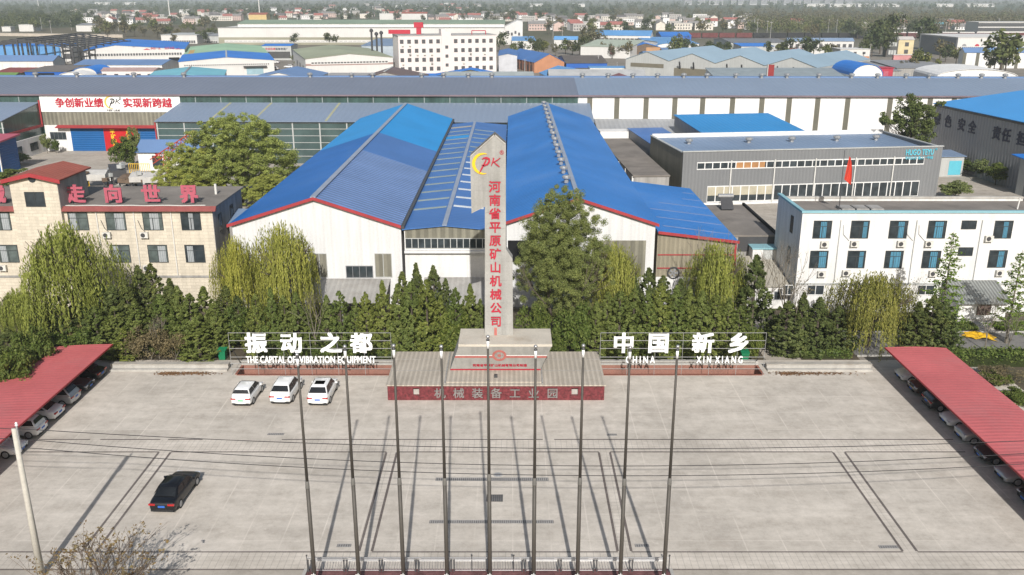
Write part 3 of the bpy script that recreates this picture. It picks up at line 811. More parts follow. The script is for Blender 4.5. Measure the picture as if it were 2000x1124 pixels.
def ac_unit(parent, c):
    if 'ac' not in WIN:
        m = MB().box(-0.42, 0.42, -0.36, -0.04, 0, 0.62).box(-0.38, -0.34, -0.34, 0, -0.05, 0).box(0.34, 0.38, -0.34, 0, -0.05, 0)
        WIN['ac'] = m.mesh('air_conditioner', ac_white)
        f = MB(); n = 14
        f.add([(-0.1, -0.366, 0.31)]+[(-0.1+0.25*math.cos(2*PI*i/n), -0.366, 0.31+0.25*math.sin(2*PI*i/n)) for i in range(n)], [(0, i+1, (i+1) % n+1) for i in range(n)])
        WIN['acf'] = f.mesh('fan_grille', dark_steel)
    o = link('air_conditioner', WIN['ac'], parent, c); link('fan_grille', WIN['acf'], o); return o
def vent(parent, c, s=1.0):
    k = 'vent%.2f' % s
    if k not in WIN:
        WIN[k] = MB().lathe([(0.28*s, -0.25*s), (0.28*s, 0.18*s)], n=8).mesh('roof_vent', steel)
        WIN[k+'c'] = MB().lathe([(0.3*s, 0.2*s), (0.52*s, 0.32*s), (0.55*s, 0.5*s), (0.4*s, 0.68*s), (0.1*s, 0.74*s)], n=10).mesh('turbine_head', mat('vent_turbine', (0.42, 0.42, 0.41), 0.35, 0.15, 3.0, metal=0.6))
    o = link('roof_vent', WIN[k], parent, c); link('turbine_head', WIN[k+'c'], o); return o

# ------------------------------------------------------------------ cream tiled office on the left with its tower
def build_office():
    Y0 = 95.0; X = lambda px, y=430: D(px, y, Y0).x
    x1 = -32.35
    t = thing('office_building', 'cream tiled three storey office with a red roofed gabled tower', 'building', (-45, Y0, 0)); ox = -45
    x0 = -64
    MB().box(x0-ox, x1-ox-0.02, 0, 10.8, 0, 11.25).build('wall', cream_tile, t)
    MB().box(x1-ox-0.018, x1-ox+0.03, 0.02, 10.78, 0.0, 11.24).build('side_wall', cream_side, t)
    MB().box(x0-ox, x1-ox+0.35, -0.1, 11.0, 11.253, 11.42).build('roof', tar_roof, t)
    e = MB(); e.add([(x0-ox,-0.5,11.05),(x1-ox+0.5,-0.5,11.05),(x1-ox+0.5,-0.06,11.5),(x0-ox,-0.06,11.5),(x0-ox,-0.5,11.0),(x1-ox+0.5,-0.5,11.0),(x1-ox+0.5,-0.04,11.0),(x0-ox,-0.04,11.0)], [(0,1,2,3),(4,7,6,5),(0,4,5,1),(1,5,6,2),(3,7,4,0),(2,6,7,3)])
    e.build('eave', mat('dull_red_eave', (0.20, 0.055, 0.05), 0.7, 0.15, 0.8), t)
    MB().box(x0-ox, x1-ox+0.05, -0.09, -0.003, 3.45, 3.68).build('string_course', cream_side, t)
    # tower
    ta, tb = -53.4, -48.35; zt = 14.45; za = D(57.6, 333, Y0).z-0.35
    tw = MB().prism_y([(ta-ox, 0), (tb-ox, 0), (tb-ox, zt), ((ta+tb)/2-ox, za), (ta-ox, zt)], -0.55, 6.2); tw.build('tower_wall', cream_tile, t)
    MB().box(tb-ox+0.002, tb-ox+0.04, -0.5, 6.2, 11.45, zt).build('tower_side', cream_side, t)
    m = (ta+tb)/2-ox; rf = MB(); ov = 0.55; sl = (za-zt)/((tb-ta)/2); y0, y1 = -1.0, 6.6
    for s in (-1, 1):
        q = [(m, y0, za+0.2), (m+s*((tb-ta)/2+ov), y0, zt-sl*ov+0.2), (m+s*((tb-ta)/2+ov), y1, zt-sl*ov+0.2), (m, y1, za+0.2)]
        rf.slab(q, 0.16)
    rf.build('tower_roof', red_roof, t)
    bf = MB()
    for s in (-1, 1):
        a, b = (m, za+0.24), (m+s*((tb-ta)/2+ov+0.05), zt-sl*(ov+0.05)+0.24)
        pl = [a, b, (b[0], b[1]-0.42), (a[0], a[1]-0.42)]
        bf.prism_y(pl if s < 0 else pl[::-1], -1.1, -1.003)
    bf.build('barge_board', red_trim, t)
    rw = MB(); n = 16
    c = D(62, 350, Y0-0.6); rw.add([(c.x-ox, -0.6, c.z)]+[(c.x-ox+0.4*math.cos(2*PI*i/n), -0.6, c.z+0.4*math.sin(2*PI*i/n)) for i in range(n)], [(0, (i+1) % n+1, i+1) for i in range(n)])
    rw.build('round_window', window_glass, t)
    c = D(71, 404, Y0-0.55); window(t, (c.x-ox, -0.555, c.z), 2.1, 1.6, style='two')
    panes = [teal_glass, teal_glass, teal_glass, window_glass]
    for k, px in enumerate((5, 156, 229, 301, 375)):
        c = D(px, 450, Y0); window(t, (c.x-ox, 0, c.z), 2.15, 2.0, style='tee', pane=teal_glass if k < 4 else window_glass, curtain=(curtain_grey, (0.55, 0.1, 0.45, 0.35, 0.4)[k], (0.9, 0.4, 0.9, 0.8, 0.62)[k]))
    for k, px in enumerate((20, 165, 238, 311, 383)):
        c = D(px, 513, Y0); window(t, (c.x-ox, 0, c.z), 2.15, 2.0, style='tee', pane=teal_glass if k < 4 else window_glass, curtain=(curtain_grey, 0.52, 0.9) if k % 2 else (curtain_grey, 0.12, 0.42))
    for px, py in ((211, 464), (284, 464), (215, 514), (290, 528), (8, 528)):
        c = D(px, py, Y0); ac_unit(t, (c.x-ox, -0.02, c.z))
    for px in (187, 260, 333):
        c = D(px, 410, Y0); p = MB().tube((c.x-ox, -0.09, 3.7), (c.x-ox, -0.09, 11.0), 0.06, n=6); p.build('downpipe', pipe_white, t)
    for px in (218, 290):
        c = D(px-21, 430, Y0); p = MB().path([(c.x-ox, -0.05, c.z), (c.x-ox+0.3, -0.07, c.z-0.9), (c.x-ox+1.0, -0.07, c.z-1.7)], 0.03, 4); p.build('hose', cable_mat, t)
    o = window(t, (x1-ox+0.035, 2.2, 8.2), 1.1, 2.0, rz=PI/2); o = window(t, (x1-ox+0.035, 6.5, 8.2), 1.1, 2.0, rz=PI/2)
    hose = MB(); pts = [(-54+i*0.8-ox, 0.5+0.12*math.sin(i*1.3), 11.45) for i in range(27)]; hose.path(pts[6:], 0.05, 4); hose.build('roof_hose', pipe_white, t)
    MB().tube((-33.9-ox, 6.5, 11.4), (-33.9-ox, 6.5, 12.6), 0.14, n=8).build('vent_pipe', pipe_white, t)
build_office()
s = thing('roof_sign', 'row of large faded red characters standing on the office roof', 'sign', (-45, 96.4, 11.42))
for ch, px in (('械', -8), ('走', 148), ('向', 221), ('世', 295), ('界', 369)):
    c = D(px, 381, 96.4); letter(ch, (c.x+45, 0, 1.12), 2.05, 0.16, roof_letter, s, bold=0.045)
    b = MB()
    for dx in (-0.5, 0.5): b.tube((c.x+45+dx, 0.1, 1.7), (c.x+45+dx, 1.3, 0.0), 0.03, n=4); b.tube((c.x+45+dx, 0.1, 0.0), (c.x+45+dx, 0.1, 1.9), 0.03, n=4); b.tube((c.x+45+dx, 0.1, 0.03), (c.x+45+dx, 1.3, 0.03), 0.03, n=4)
    b.tube((c.x+44.5, 0.1, 0.9), (c.x+45.5, 0.1, 0.9), 0.03, n=4)
    b.build('letter_support', dark_steel, s)
h = hall('lean_to_shed', 'small blue roofed lean to shed beside the cream office', 'shed', (-30.9, 99.5, 0), 2.4, 4.0, 8.3, 9.0, 'mono', cream_side, hugo_roof)

# ------------------------------------------------------------------ white office on the right
def build_white_office():
    Y0 = 93.2; zt = D(1568, 414, Y0).z; xa = D(1568, 414, Y0).x; xb = 66; ox = 45
    t = thing('white_office_building', 'white three storey office with blue curtains and a teal roof edge', 'building', (ox, Y0, 0))
    W = MB(); W.box(xa-ox, xb-ox, 0, 0.25, 0, zt-0.12); W.box(xa-ox, xa-ox+0.25, 0.251, 9, 0, zt-0.12); W.box(xa-ox+0.251, xb-ox, 8.7, 9, 0, zt-0.5)
    W.build('wall', white_plain, t)
    c = MB(); c.box(xa-ox-0.12, xb-ox, -0.14, 0.32, zt-0.117, zt+0.1); c.box(xa-ox-0.12, xa-ox+0.32, 0.321, 9.1, zt-0.117, zt+0.1)
    c.build('coping', teal_trim, t)
    MB().box(xa-ox+0.3, xb-ox, 8.62, 9.08, zt-0.49, zt-0.25).build('rear_coping', concrete, t)
    MB().box(xa-ox+0.25, xb-ox, 0.251, 8.7, 0, zt-0.75).build('roof', tar_roof, t)
    MB().box(xa-ox-0.06, xb-ox, -0.12, -0.003, 3.2, 3.38).build('string_course', pale_grey, t)
    rows = [((1604,466),(1677,466),(1752,466),(1827,466),(1956,466)), ((1597,524),(1670,524),(1743,524),(1816,524),(1945,523))]
    k = 0
    for row in rows:
        for px, py in row:
            q = D(px, py, Y0); window(t, (q.x-ox, 0, q.z), 1.95, 1.95, style='tee', curtain=(curtain_blue, *((0.4, 0.72), (0.68, 0.9), (0.48, 0.8), (0.38, 0.82), (0.5, 0.75), (0.5, 0.9), (0.66, 0.88), (0.3, 0.85), (0.42, 0.8), (0.52, 0.82))[k]))
            k += 1
    for px, py in ((1891, 448), (1884, 500)):
        q = D(px, py, Y0); window(t, (q.x-ox, 0, q.z), 1.6, 0.95)
    for px, py, w in ((1592, 577, 1.9), (1807, 577, 1.9), (1538, 577, 1.2)):
        q = D(px, py, Y0-0.1); window(t, (q.x-ox, 0, q.z), w, 1.15, frame=white_frame)
    for px, py in ((1609,482),(1667,481),(1758,481),(1812,481),(1929,471),(1603,540),(1651,538),(1820,539),(1950,538)):
        q = D(px, py, Y0); ac_unit(t, (q.x-ox, -0.02, q.z))
    for px in (1643, 1792, 1920):
        q = D(px, 425, Y0); p = MB().tube((q.x-ox, -0.07, 3.4), (q.x-ox, -0.07, zt-0.9), 0.045, n=6); p.build('downpipe', pale_grey, t)
    for px in (1647, 1772, 1795):
        q = D(px, 440, Y0); MB().path([(q.x-ox, -0.04, q.z), (q.x-ox+0.1, -0.06, q.z-1.0), (q.x-ox+0.8, -0.06, q.z-1.7)], 0.025, 4).build('hose', grey_roof, t)
    for z in (8.2, 4.7): window(t, (xa-ox-0.003, 3.2, z), 0.9, 1.9, rz=-PI/2)
    sk = MB()
    for i in range(3):
        x = D(1635+i*28, 405, 98).x-ox; sk.box(x, x+1.4, 3.2, 5.2, zt-0.74, zt-0.45)
    for i in range(3):
        x = D(1635+i*28, 405, 98).x-ox; MB().box(x, x+1.4, 3.2, 5.2, zt-0.745, zt-0.42).box(x+0.1, x+1.3, 3.3, 5.1, zt-0.415, zt-0.4).build('roof_hatch', cream_side, t)
    MB().tube((56-ox, 4.5, zt-0.75), (56.1-ox, 4.5, zt+0.5), 0.08, n=6).build('vent_pipe', pipe_white, t)
build_white_office()
t = hall('porch', 'white porch with a grey corrugated roof and brown barred window', 'porch', (49.6, 89.7, 0), 5.0, 3.35, 2.35, 3.5, 'mono', white_plain, mat('porch_sheet', (0.22, 0.23, 0.22), 0.6, 0.15, 0.5, ribs=('x', 0.35, 0.4)), over=0.45)
MB().box(-2.55, 2.55, -0.06, -0.003, 0, 0.55).build('plinth', concrete, t)
window(t, (0.15, 0, 0.95), 1.45, 1.15, style='grid', frame=wood, pane=mat('brown_pane', (0.10, 0.07, 0.06), 0.5, 0.3, 3))
MB().box(-0.9, 0.7, -1.0, -0.062, 0, 0.25).box(-0.9, 0.7, -1.5, -1.002, 0, 0.13).build('doorstep', concrete, t)
# red flag on the white office roof
t = thing('flag', 'red flag hanging from a thin pole on the white office roof', 'flag', (35.4, 95.4, 10.3))
c1 = D(1650, 294, 95.4)
MB().tube((0, 0, 0), (c1.x-35.4, 0, c1.z-10.3), 0.05, 0.03, n=6).build('flagpole_shaft', dark_steel, t)
MB().cbox((0.05, 0, 0.35), (0.35, 0.35, 0.7)).build('footing', concrete, t)
f = MB(); nU, nV = 8, 10; zt = c1.z-10.3
for i in range(nU+1):
    for j in range(nV+1):
        u, v = i/nU, j/nV
        x = 0.62+0.15*v*0-0.05+u*(0.25+0.7*v*(1-0.35*v)); z = zt-0.55-v*2.6-u*(0.55-0.9*v*(1-v)); y = 0.13*math.sin(u*9+v*2)
        f.v.append((x-0.15-0.25*v+0.05, y, z))
for i in range(nU):
    for j in range(nV):
        a = i*(nV+1)+j; f.f.append([a, a+1, a+nV+2, a+nV+1]); f.mi.append(0)
f.build('flag_cloth', mat('flag_red', (0.50, 0.045, 0.025), 0.7, 0.1, 2.0), t, True)

# ------------------------------------------------------------------ the blue roofed workshops in the middle
def roof_zone(parent, name, m, ax, az, bx, bz, y0, y1, lift=0.0, t=0.1):
    return MB().slab([(ax, y0, az+lift), (bx, y0, bz+lift), (bx, y1, bz+lift), (ax, y1, az+lift)], t).build(name, m, parent)
YF = 95.0
RIDGE = mat('ridge_flashing', (0.25, 0.285, 0.35), 0.5, 0.1, 0.4)
def build_workshops():
    L = 89.0
    # left hall
    ox = -21.3; xl, xr, zl, zr, za = -9.4, 9.3, 9.5, 9.4, 12.5
    t = thing('workshop', 'white workshop under a two tone blue gabled roof, left of the pylon', 'workshop', (ox, YF, 0))
    MB().prism_y([(xl+0.35, 0), (xr-0.05, 0), (xr-0.05, zr-0.15), (0, za-0.15), (xl+0.35, zl-0.1)], 0, L-0.3).build('wall', white_wall, t)
    y1, y2 = 43.0, 58.5
    gl = 0.02
    for (y0, y1_, ml, mr) in ((-0.35, 31.5, blue_near, blue_ribbed), (31.502, 48.5, blue_near, blue_dark), (48.502, L, blue_cyan, blue_cyan)):
        roof_zone(t, 'roof_sheet', ml, xl, zl, -gl, za, y0, y1_); roof_zone(t, 'roof_sheet', mr, gl, za, xr, zr, y0, y1_)
    MB().box(-0.3, 0.3, -0.4, L, za-0.02, za+0.1).build('ridge_cap', RIDGE, t)
    v = MB()
    for s, xe, ze in ((-1, xl-0.1, zl), (1, xr, zr)):
        pl = [(0, za+0.06), (xe, ze+0.06), (xe, ze-0.28), (0, za-0.28)]; v.prism_y(pl if s < 0 else pl[::-1], -0.45, -0.353)
    v.build('verge_trim', red_trim, t)
    MB().box(xr+0.003, xr+0.35, -0.35, L, zr-0.35, zr-0.05).build('gutter', dark_steel, t)
    def at(px, py): q = D(px, py, YF); return (q.x-ox, 0, q.z)
    window(t, at(626, 542), 1.7, 2.75, style='two', frame=pale_grey, pane=poly_panel); window(t, at(750, 542), 1.9, 2.75, style='two', frame=pale_grey, pane=poly_panel)
    window(t, at(703, 543), 3.0, 1.4, style='grid', frame=grey_roof)
    # middle hall
    ox2 = -7.3
    t = thing('workshop', 'low middle workshop with skylight strips in its faded blue roof', 'workshop', (ox2, YF, 0))
    xl, xr, zl, zr, za = -4.62, 5.6, 9.0, 8.85, 9.42
    MB().prism_y([(xl+0.2, 0), (xr, 0), (xr, zr-0.12), (0, za-0.12), (xl+0.2, zl-0.12)], 0, L-6).build('wall', white_plain, t)
    roof_zone(t, 'roof_sheet', blue_dark, xl, zl, -0.02, za, -0.3, L-5); roof_zone(t, 'roof_sheet', blue_dark, 0.02, za, xr+0.7, zr, -0.3, L-5)
    MB().box(-0.25, 0.25, -0.32, L-5, za-0.02, za+0.08).build('ridge_cap', RIDGE, t)
    sky_m = mat('skylight_strip', (0.26, 0.31, 0.29), 0.5, 0.15, 0.5); sky_w = mat('clear_skylight_strip', (0.60, 0.63, 0.64), 0.4, 0.1, 0.5); tan = mat('tan_patch_strip', (0.34, 0.32, 0.26), 0.6, 0.1)
    for i in range(15):
        y = 8.5+i*4.9; m = tan if i == 14 else sky_m; w = 0.95 if i != 14 else 2.0
        roof_zone(t, 'skylight', m, xl+0.35, zl+0.035, -0.4, za, y, y+w*0.8, 0.02, 0.02)
        if i in (11,): roof_zone(t, 'skylight', blue_cyan, xl+0.2, zl+0.02, -0.35, za-0.003, y+1.4, y+4.2, 0.018, 0.02)
    for i in range(7):
        y = 9.0+i*4.9; roof_zone(t, 'skylight', sky_w, 0.4, za, xr-0.3, zr+0.05, y, y+0.8, 0.02, 0.02)
    for i in range(7, 14): roof_zone(t, 'skylight', sky_m, 0.4, za, xr-0.3, zr+0.05, 9.0+i*4.9, 9.7+i*4.9, 0.02, 0.02)
    MB().prism_y([(xl+0.3, 7.95), (xr-0.02, 7.95), (xr-0.02, zr-0.14), (0, za-0.14), (xl+0.3, zl-0.14)], -0.06, -0.003).build('gable_panel', poly_panel, t)
    strip(t, (xl+0.3, -0.02, 6.75), 14, xr-xl-0.4, 1.2, pale_grey, window_glass)
    MB().box(xl+0.2, xr, -0.5, -0.005, 6.35, 6.6).build('ledge', white_plain, t)
    # right hall
    ox3 = 7.1; t = thing('workshop', 'cobalt blue gabled workshop with a row of ridge vents, right of the pylon', 'workshop', (ox3, YF, 0))
    xl, xr, zl, zr, za = -7.9, 8.75, 9.75, 9.55, 12.45
    MB().prism_y([(xl+0.2, 0), (xr-0.3, 0), (xr-0.3, zr-0.1), (0, za-0.15), (xl+0.2, zl-0.1)], 0, L+0.7).build('wall', white_wall, t)
    roof_zone(t, 'roof_sheet', blue_right, xl, zl, -gl, za, -0.35, L+1); roof_zone(t, 'roof_sheet', blue_right, gl, za, xr, zr, -0.35, L+1)
    MB().box(-0.25, 0.25, -0.4, L+1, za-0.02, za+0.1).build('ridge_cap', RIDGE, t)
    v = MB()
    for s, xe, ze in ((-1, xl-0.05, zl), (1, xr+0.05, zr)):
        pl = [(0, za+0.06), (xe, ze+0.06), (xe, ze-0.26), (0, za-0.26)]; v.prism_y(pl if s < 0 else pl[::-1], -0.45, -0.353)
    v.build('verge_trim', red_trim, t)
    for i in range(14): vent(t, (-0.75, 9+i*6.0, za+0.02), 0.95)
    def at3(px, py): q = D(px, py, YF); return (q.x-ox3, 0, q.z)
    q0, q1 = at3(1155, 540), at3(1262, 470)
    MB().box(q0[0], q1[0], -0.07, -0.003, q0[2], q1[2]).build('translucent_panel', poly_panel, t)
    q0, q1 = at3(992, 512), at3(1040, 470); MB().box(q0[0], q1[0], -0.07, -0.003, q0[2], q1[2]).build('dark_opening', black_hole, t)
    # right lean-to
    ox4 = 20.2; t = thing('workshop', 'low blue lean to workshop with beige sheet front and fan', 'workshop', (ox4, YF, 0))
    xl, xr, zl, zr, L4 = -4.35, 4.35, 8.75, 7.65, 28.0
    MB().prism_y([(xl, 0), (xr-0.1, 0), (xr-0.1, zr-0.15), (xl, zl-0.15)], 0.0, L4-0.3).build('wall', beige_panel, t)
    roof_zone(t, 'roof_sheet', blue_right, xl-0.05, zl, xr+0.1, zr, -0.3, L4)
    fade = mat('faded_roof_seam', (0.16, 0.23, 0.42), 0.5, 0.2, 0.5)
    for i in range(6): roof_zone(t, 'roof_seam', fade, xl+1.0-0.12*i, zl-0.1, xr-0.1, zr+0.02, 2.5+i*4.3, 2.9+i*4.3, 0.012, 0.012)
    pl = [(xl, zl+0.05), (xr+0.15, zr+0.05), (xr+0.15, zr-0.25), (xl, zl-0.25)]; MB().prism_y(pl[::-1], -0.42, -0.305).build('verge_trim', red_trim, t)
    for py in (498, 524):
        z = D(1370, py, YF).z; MB().box(xl+0.1, xr-0.15, -0.06, -0.003, z-0.06, z+0.06).build('girt', red_trim, t)
    MB().box(xl+0.02, xr-0.12, -0.1, -0.003, 0, D(1370, 541, YF).z).build('base_wall', white_plain, t)
    MB().box(xr-0.25, xr-0.02, -0.1, -0.003, 2.6, zr-0.3).build('corner_post', red_trim, t)
    q = D(1315, 533, YF); f = MB(); n = 18
    for i in range(n):
        a, b = 2*PI*i/n, 2*PI*(i+1)/n
        f.prism_y([(r*math.cos(g), r*math.sin(g)) for r, g in ((0.55, a), (0.7, a), (0.7, b), (0.55, b))], -0.16, -0.02)
    fo = f.build('wall_fan', dark_steel, t, loc=(q.x-ox4, 0, q.z))
    b = MB()
    for k in range(5):
        a = 2*PI*k/5; b.prism_y([(0.08*math.cos(a-1), 0.08*math.sin(a-1)), (0.52*math.cos(a-0.3), 0.52*math.sin(a-0.3)), (0.52*math.cos(a+0.3), 0.52*math.sin(a+0.3)), (0.08*math.cos(a+1), 0.08*math.sin(a+1))], -0.1, -0.06)
    b.build('fan_blades', steel, fo)
build_workshops()
canopy_m = mat('weathered_canopy_sheet', (0.33, 0.32, 0.30), 0.8, 0.1, 0.4, ribs=('x', 0.6, 0.1), dirt=((0.2, 0.18, 0.16), 0.6))
for lab, a, b, y0, z0, z1 in (('grey sheet canopy against the left white workshop', -22.5, -13.4, 89.6, 2.35, 3.35), ('grey sheet canopy between the workshops and the pylon', -9.6, -1.2, 89.0, 2.3, 3.7), ('small grey canopy below the lean to workshop', 19.0, 21.5, 90.5, 2.3, 3.2)):
    t = thing('canopy', lab, 'canopy', ((a+b)/2, y0, 0)); h = (b-a)/2
    MB().slab([(-h, 0, z0), (h, 0, z0), (h, 5.3, z1), (-h, 5.3, z1)], 0.08).build('roof_sheet', canopy_m, t)
    for x in (-h+0.2, 0, h-0.2): MB().tube((x, 0.3, 0), (x, 0.3, z0-0.06), 0.06, n=6).build('post', steel, t)
# tar roofed block and lean-tos between the blue hall and the white office
t = thing('flat_roofed_building', 'tar roofed single storey block between the blue workshop and white office', 'building', (28.6, 103, 0))
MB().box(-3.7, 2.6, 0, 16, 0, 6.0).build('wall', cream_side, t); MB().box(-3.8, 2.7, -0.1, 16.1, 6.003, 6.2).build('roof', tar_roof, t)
MB().box(2.45, 2.75, -0.15, 16.2, 6.203, 6.5).build('parapet', black_hole, t)
MB().box(-1.9, 2.62, -0.06, -0.003, 4.2, 5.98).build('dark_band', dark_steel, t)  # dark strip along the upper front wall
# solar heater on it
t = thing('solar_water_heater', 'solar water heater standing on the tar roof', 'solar heater', (28.3, 116.5, 6.2))
MB().slab([(-0.8, -0.9, 0.2), (0.8, -0.9, 0.2), (0.8, 0.6, 1.5), (-0.8, 0.6, 1.5)], 0.08).build('collector', dark_steel, t)
q = MB(); q.tube((-1.0, 0.75, 1.65), (1.0, 0.75, 1.65), 0.28, n=10); q.build('tank', stainless, t)
q = MB(); [q.tube((x, 0.8, 0), (x, 0.8, 1.5), 0.03, n=4) for x in (-0.8, 0.8)]; q.tube((-0.8, 0.8, 0.7), (0.8, 0.8, 0.7), 0.03, n=4); q.build('stand', steel, t)
t = thing('low_shed', 'low white shed with a cream roof beside the white office', 'shed', (29.3, 94.5, 0))
MB().box(-3.4, 1.2, 0, 7.5, 0, 2.55).build('wall', white_plain, t)
MB().slab([(-3.5, -0.2, 2.62), (1.3, -0.2, 2.62), (1.3, 7.6, 3.9), (-3.5, 7.6, 3.9)], 0.1).build('roof', mat('cream_felt', (0.36, 0.335, 0.28), 0.9, 0.12, 0.4), t)
window(t, (0.3, 0, 1.0), 1.3, 1.0, frame=grey_roof)
t = thing('low_shed', 'white roofless stair enclosure behind the cream roofed shed', 'shed', (29.0, 101, 0))
MB().box(-1.0, 0.2, 0, 1.8, 0, 5.0).build('wall', white_plain, t); MB().box(0.203, 1.9, 0.1, 1.8, 0, 4.9).build('door_leaf', pale_grey, t); MB().box(-1.1, 2.0, -0.1, 1.9, 5.003, 5.15).build('coping', teal_trim, t)

# ------------------------------------------------------------------ long grey warehouse across the middle distance
def build_long_warehouse():
    ox, oy = 0, 200.0
    t = thing('long_warehouse', 'very long blue grey roofed warehouse crossing the whole view', 'warehouse', (ox, oy, 0), R(-1.0))
    x0, xm, x1 = -150, 14.5, 150; ze, zr, d = 12.4, 14.4, 44
    MB().prism_x([(0, 0), (d, 0), (d, ze), (d/2, zr), (0, ze)], xm, x1).build('wall', mat('long_white_cladding', (0.66, 0.65, 0.635), 0.6, 0.04, 0.1, ribs=('x', 1.3, 0.03)), t)
    MB().prism_x([(0, 0), (d, 0), (d, ze), (d/2, zr), (0, ze)], x0, xm-0.01).build('glazed_wall', greenhouse_glass, t)
    e = 0.03; s = (zr-ze)/(d/2)
    for a, b, m in ((x0, -30, long_roof2), (-29.99, xm, long_roof2), (xm+0.01, x1, long_roof)):
        MB().slab([(a, -0.5, ze-s*0.5+0.15), (b, -0.5, ze-s*0.5+0.15), (b, d/2-0.2, zr+0.13), (a, d/2-0.2, zr+0.13)], 0.12).build('roof_sheet', m, t)
        MB().slab([(a, d/2+0.2, zr+0.13), (b, d/2+0.2, zr+0.13), (b, d+0.4, ze+0.1), (a, d+0.4, ze+0.1)], 0.12).build('roof_sheet', m, t)
    MB().box(x0, x1, d/2-0.9, d/2+0.9, zr+0.02, zr+0.3).build('ridge_cap', blue_slate, t)
    MB().box(x0, x1, -0.62, -0.503, ze-0.2, ze+0.12).build('eave_gutter', mat('purple_gutter', (0.16, 0.12, 0.14), 0.6), t)
    px = [20, 105, 223, 326, 585, 670, 713, 813, 858, 908, 956, 1140, 1192, 1242, 1292, 1345, 1392, 1450, 1502, 1553, 1617, 1683, 1735, 1792, 1838, 1896, 1943, 1990]
    for p in px:
        q = G(p, 157, 14.6); vent(t, (q.x, d/2-1.2, zr+0.25), 1.25)
    st = MB()
    pxs = [1152, 1205, 1262, 1318, 1372, 1430, 1487, 1540, 1595, 1653, 1735, 1812, 1858, 1915, 1970]
    for p in pxs:
        x = D(p, 190, 199.9).x; MB().box(x-0.55, x+0.55, -0.05, -0.003, 0, ze-0.45).build('strip_window', khaki, t)
    # clerestory bars
    b = MB()
    for i in range(30):
        x = x0+2+i*5.6
        if x < xm: b.box(x-0.1, x+0.1, -0.06, -0.003, 10.6, ze-0.3)
    b.box(x0, xm, -0.05, -0.003, 10.62, 10.75)
    b.build('glazing_bar', glazing_bar, t)
    # lower lean-tos along the front
    for a, bb in ((-72.9, 17.0), (-150, -104.4)):
        MB().prism_x([(-15, 0), (-0.06, 0), (-0.06, 10.5), (-15, 8.6)], a+0.1, bb-0.1).build('lean_to_glazing', greenhouse_pale if a > -100 else greenhouse_glass, t)
        MB().slab([(a, -15.6, 8.68), (bb, -15.6, 8.68), (bb, -0.08, 10.75), (a, -0.08, 10.75)], 0.12).build('lean_to_roof', long_roof, t)
        g = MB()
        for z in (1.5, 2.9, 4.3, 5.7, 7.1, 8.3): g.box(a, bb, -15.07, -15.003, z-0.05, z+0.05)
        n = int((bb-a)/5.6)
        for i in range(n+1): x = a+0.3+(bb-a-0.6)*i/n; g.box(x-0.13, x+0.13, -15.1, -15.072, 0, 8.45)
        g.build('glazing_bar', pale_grey, t)
    yel = mat('yellowed_roof_seam', (0.33, 0.33, 0.22), 0.7, 0.1)
    for x in (-53, -38, -62): MB().slab([(x, -15.3, 8.75), (x+0.5, -15.3, 8.75), (x+0.5, -0.3, 10.74), (x, -0.3, 10.74)], 0.02).build('roof_seam', yel, t)
    MB().box(-104.5, -104.2, -15.2, -0.1, 5.4, 5.9).box(-104.45, -104.15, -0.4, -0.07, 5.5, 11.2).build('red_trim_post', red_trim, t)
    MB().box(-104.38, -104.05, -15, -0.1, 0, 3.8).build('low_white_wall', white_plain, t)
    for y in (-12, -5.5): window(t, (-104.04, y, 1.0), 3.2, 1.7, rz=PI/2, style='grid')
    MB().box(-73.1, -72.82, -15.2, -15.003, 0, 8.4).build('red_trim_post', red_trim, t)
    MB().prism_x([(-13, 0), (-0.06, 0), (-0.06, 7.2), (-13, 6.0)], 18.2, 38).build('low_lean_to', pale_grey, t)
    MB().slab([(18, -13.2, 6.1), (38.2, -13.2, 6.1), (38.2, -0.07, 7.4), (18, -0.07, 7.4)], 0.1).build('low_lean_to_roof', mat('pale_lean_to_sheet', (0.30, 0.31, 0.32), 0.6, 0.1, 0.2, ribs=('x', 1.0, 0.06)), t)
    # entrance bay between the lean-tos
    MB().box(-104.1, -73.0, -0.2, -0.004, 8.65, 12.15).build('sign_board', white_paint, t)
    MB().box(-104.0, -73.0, -0.12, -0.004, 5.75, 8.645).build('panel_band', poly_panel, t)
    MB().box(-104.0, -73.0, -0.1, -0.004, 0, 5.745).build('bay_wall', white_plain, t)
    MB().slab([(-101, -1.5, 5.35), (-73.3, -1.5, 5.35), (-73.3, -0.13, 5.75), (-101, -0.13, 5.75)], 0.12).build('door_canopy', red_trim, t)
    MB().box(-98.3, -90.9, -0.16, -0.102, 0, 5.2).build('door_leaf', door_blue, t); MB().box(-83.2, -76.6, -0.16, -0.102, 0, 5.2).build('door_leaf', door_blue, t)
    MB().box(-90.88, -83.22, -0.18, -0.102, 0, 5.2).build('door_banner', door_red, t)
    window(t, (-101.2, -0.11, 2.5), 3.6, 1.7, style='grid', frame=grey_roof)
    for i, ch in enumerate('平矿机械'): letter(ch, (-88.9+0.12*i, -0.22, 4.3-i*1.12), 1.15, 0.06, yellow, t, bold=0.03)
    for i, ch in enumerate('走向世界'): letter(ch, (-85.3+0.1*i, -0.22, 4.3-i*1.12), 1.15, 0.06, yellow, t, bold=0.03)
    for k, ch in enumerate('争创新业绩'): q = D(110+k*19.2, 199.5, 199.7); letter(ch, (q.x-1.9+1.75, -0.26, 10.65), 2.15, 0.08, sign_red, t, bold=0.03)
    for k, ch in enumerate('实现新跨越'): q = D(243+k*19.4, 201.5, 199.7); letter(ch, (q.x-0.1+0.15, -0.26, 10.65), 2.15, 0.08, sign_red, t, bold=0.03)
    q = D(199, 201, 199.7); brush_logo(t, (q.x, -0.24, 10.75), 3.6, mat('gold_paint', (0.62, 0.42, 0.10), 0.6), logo_black)
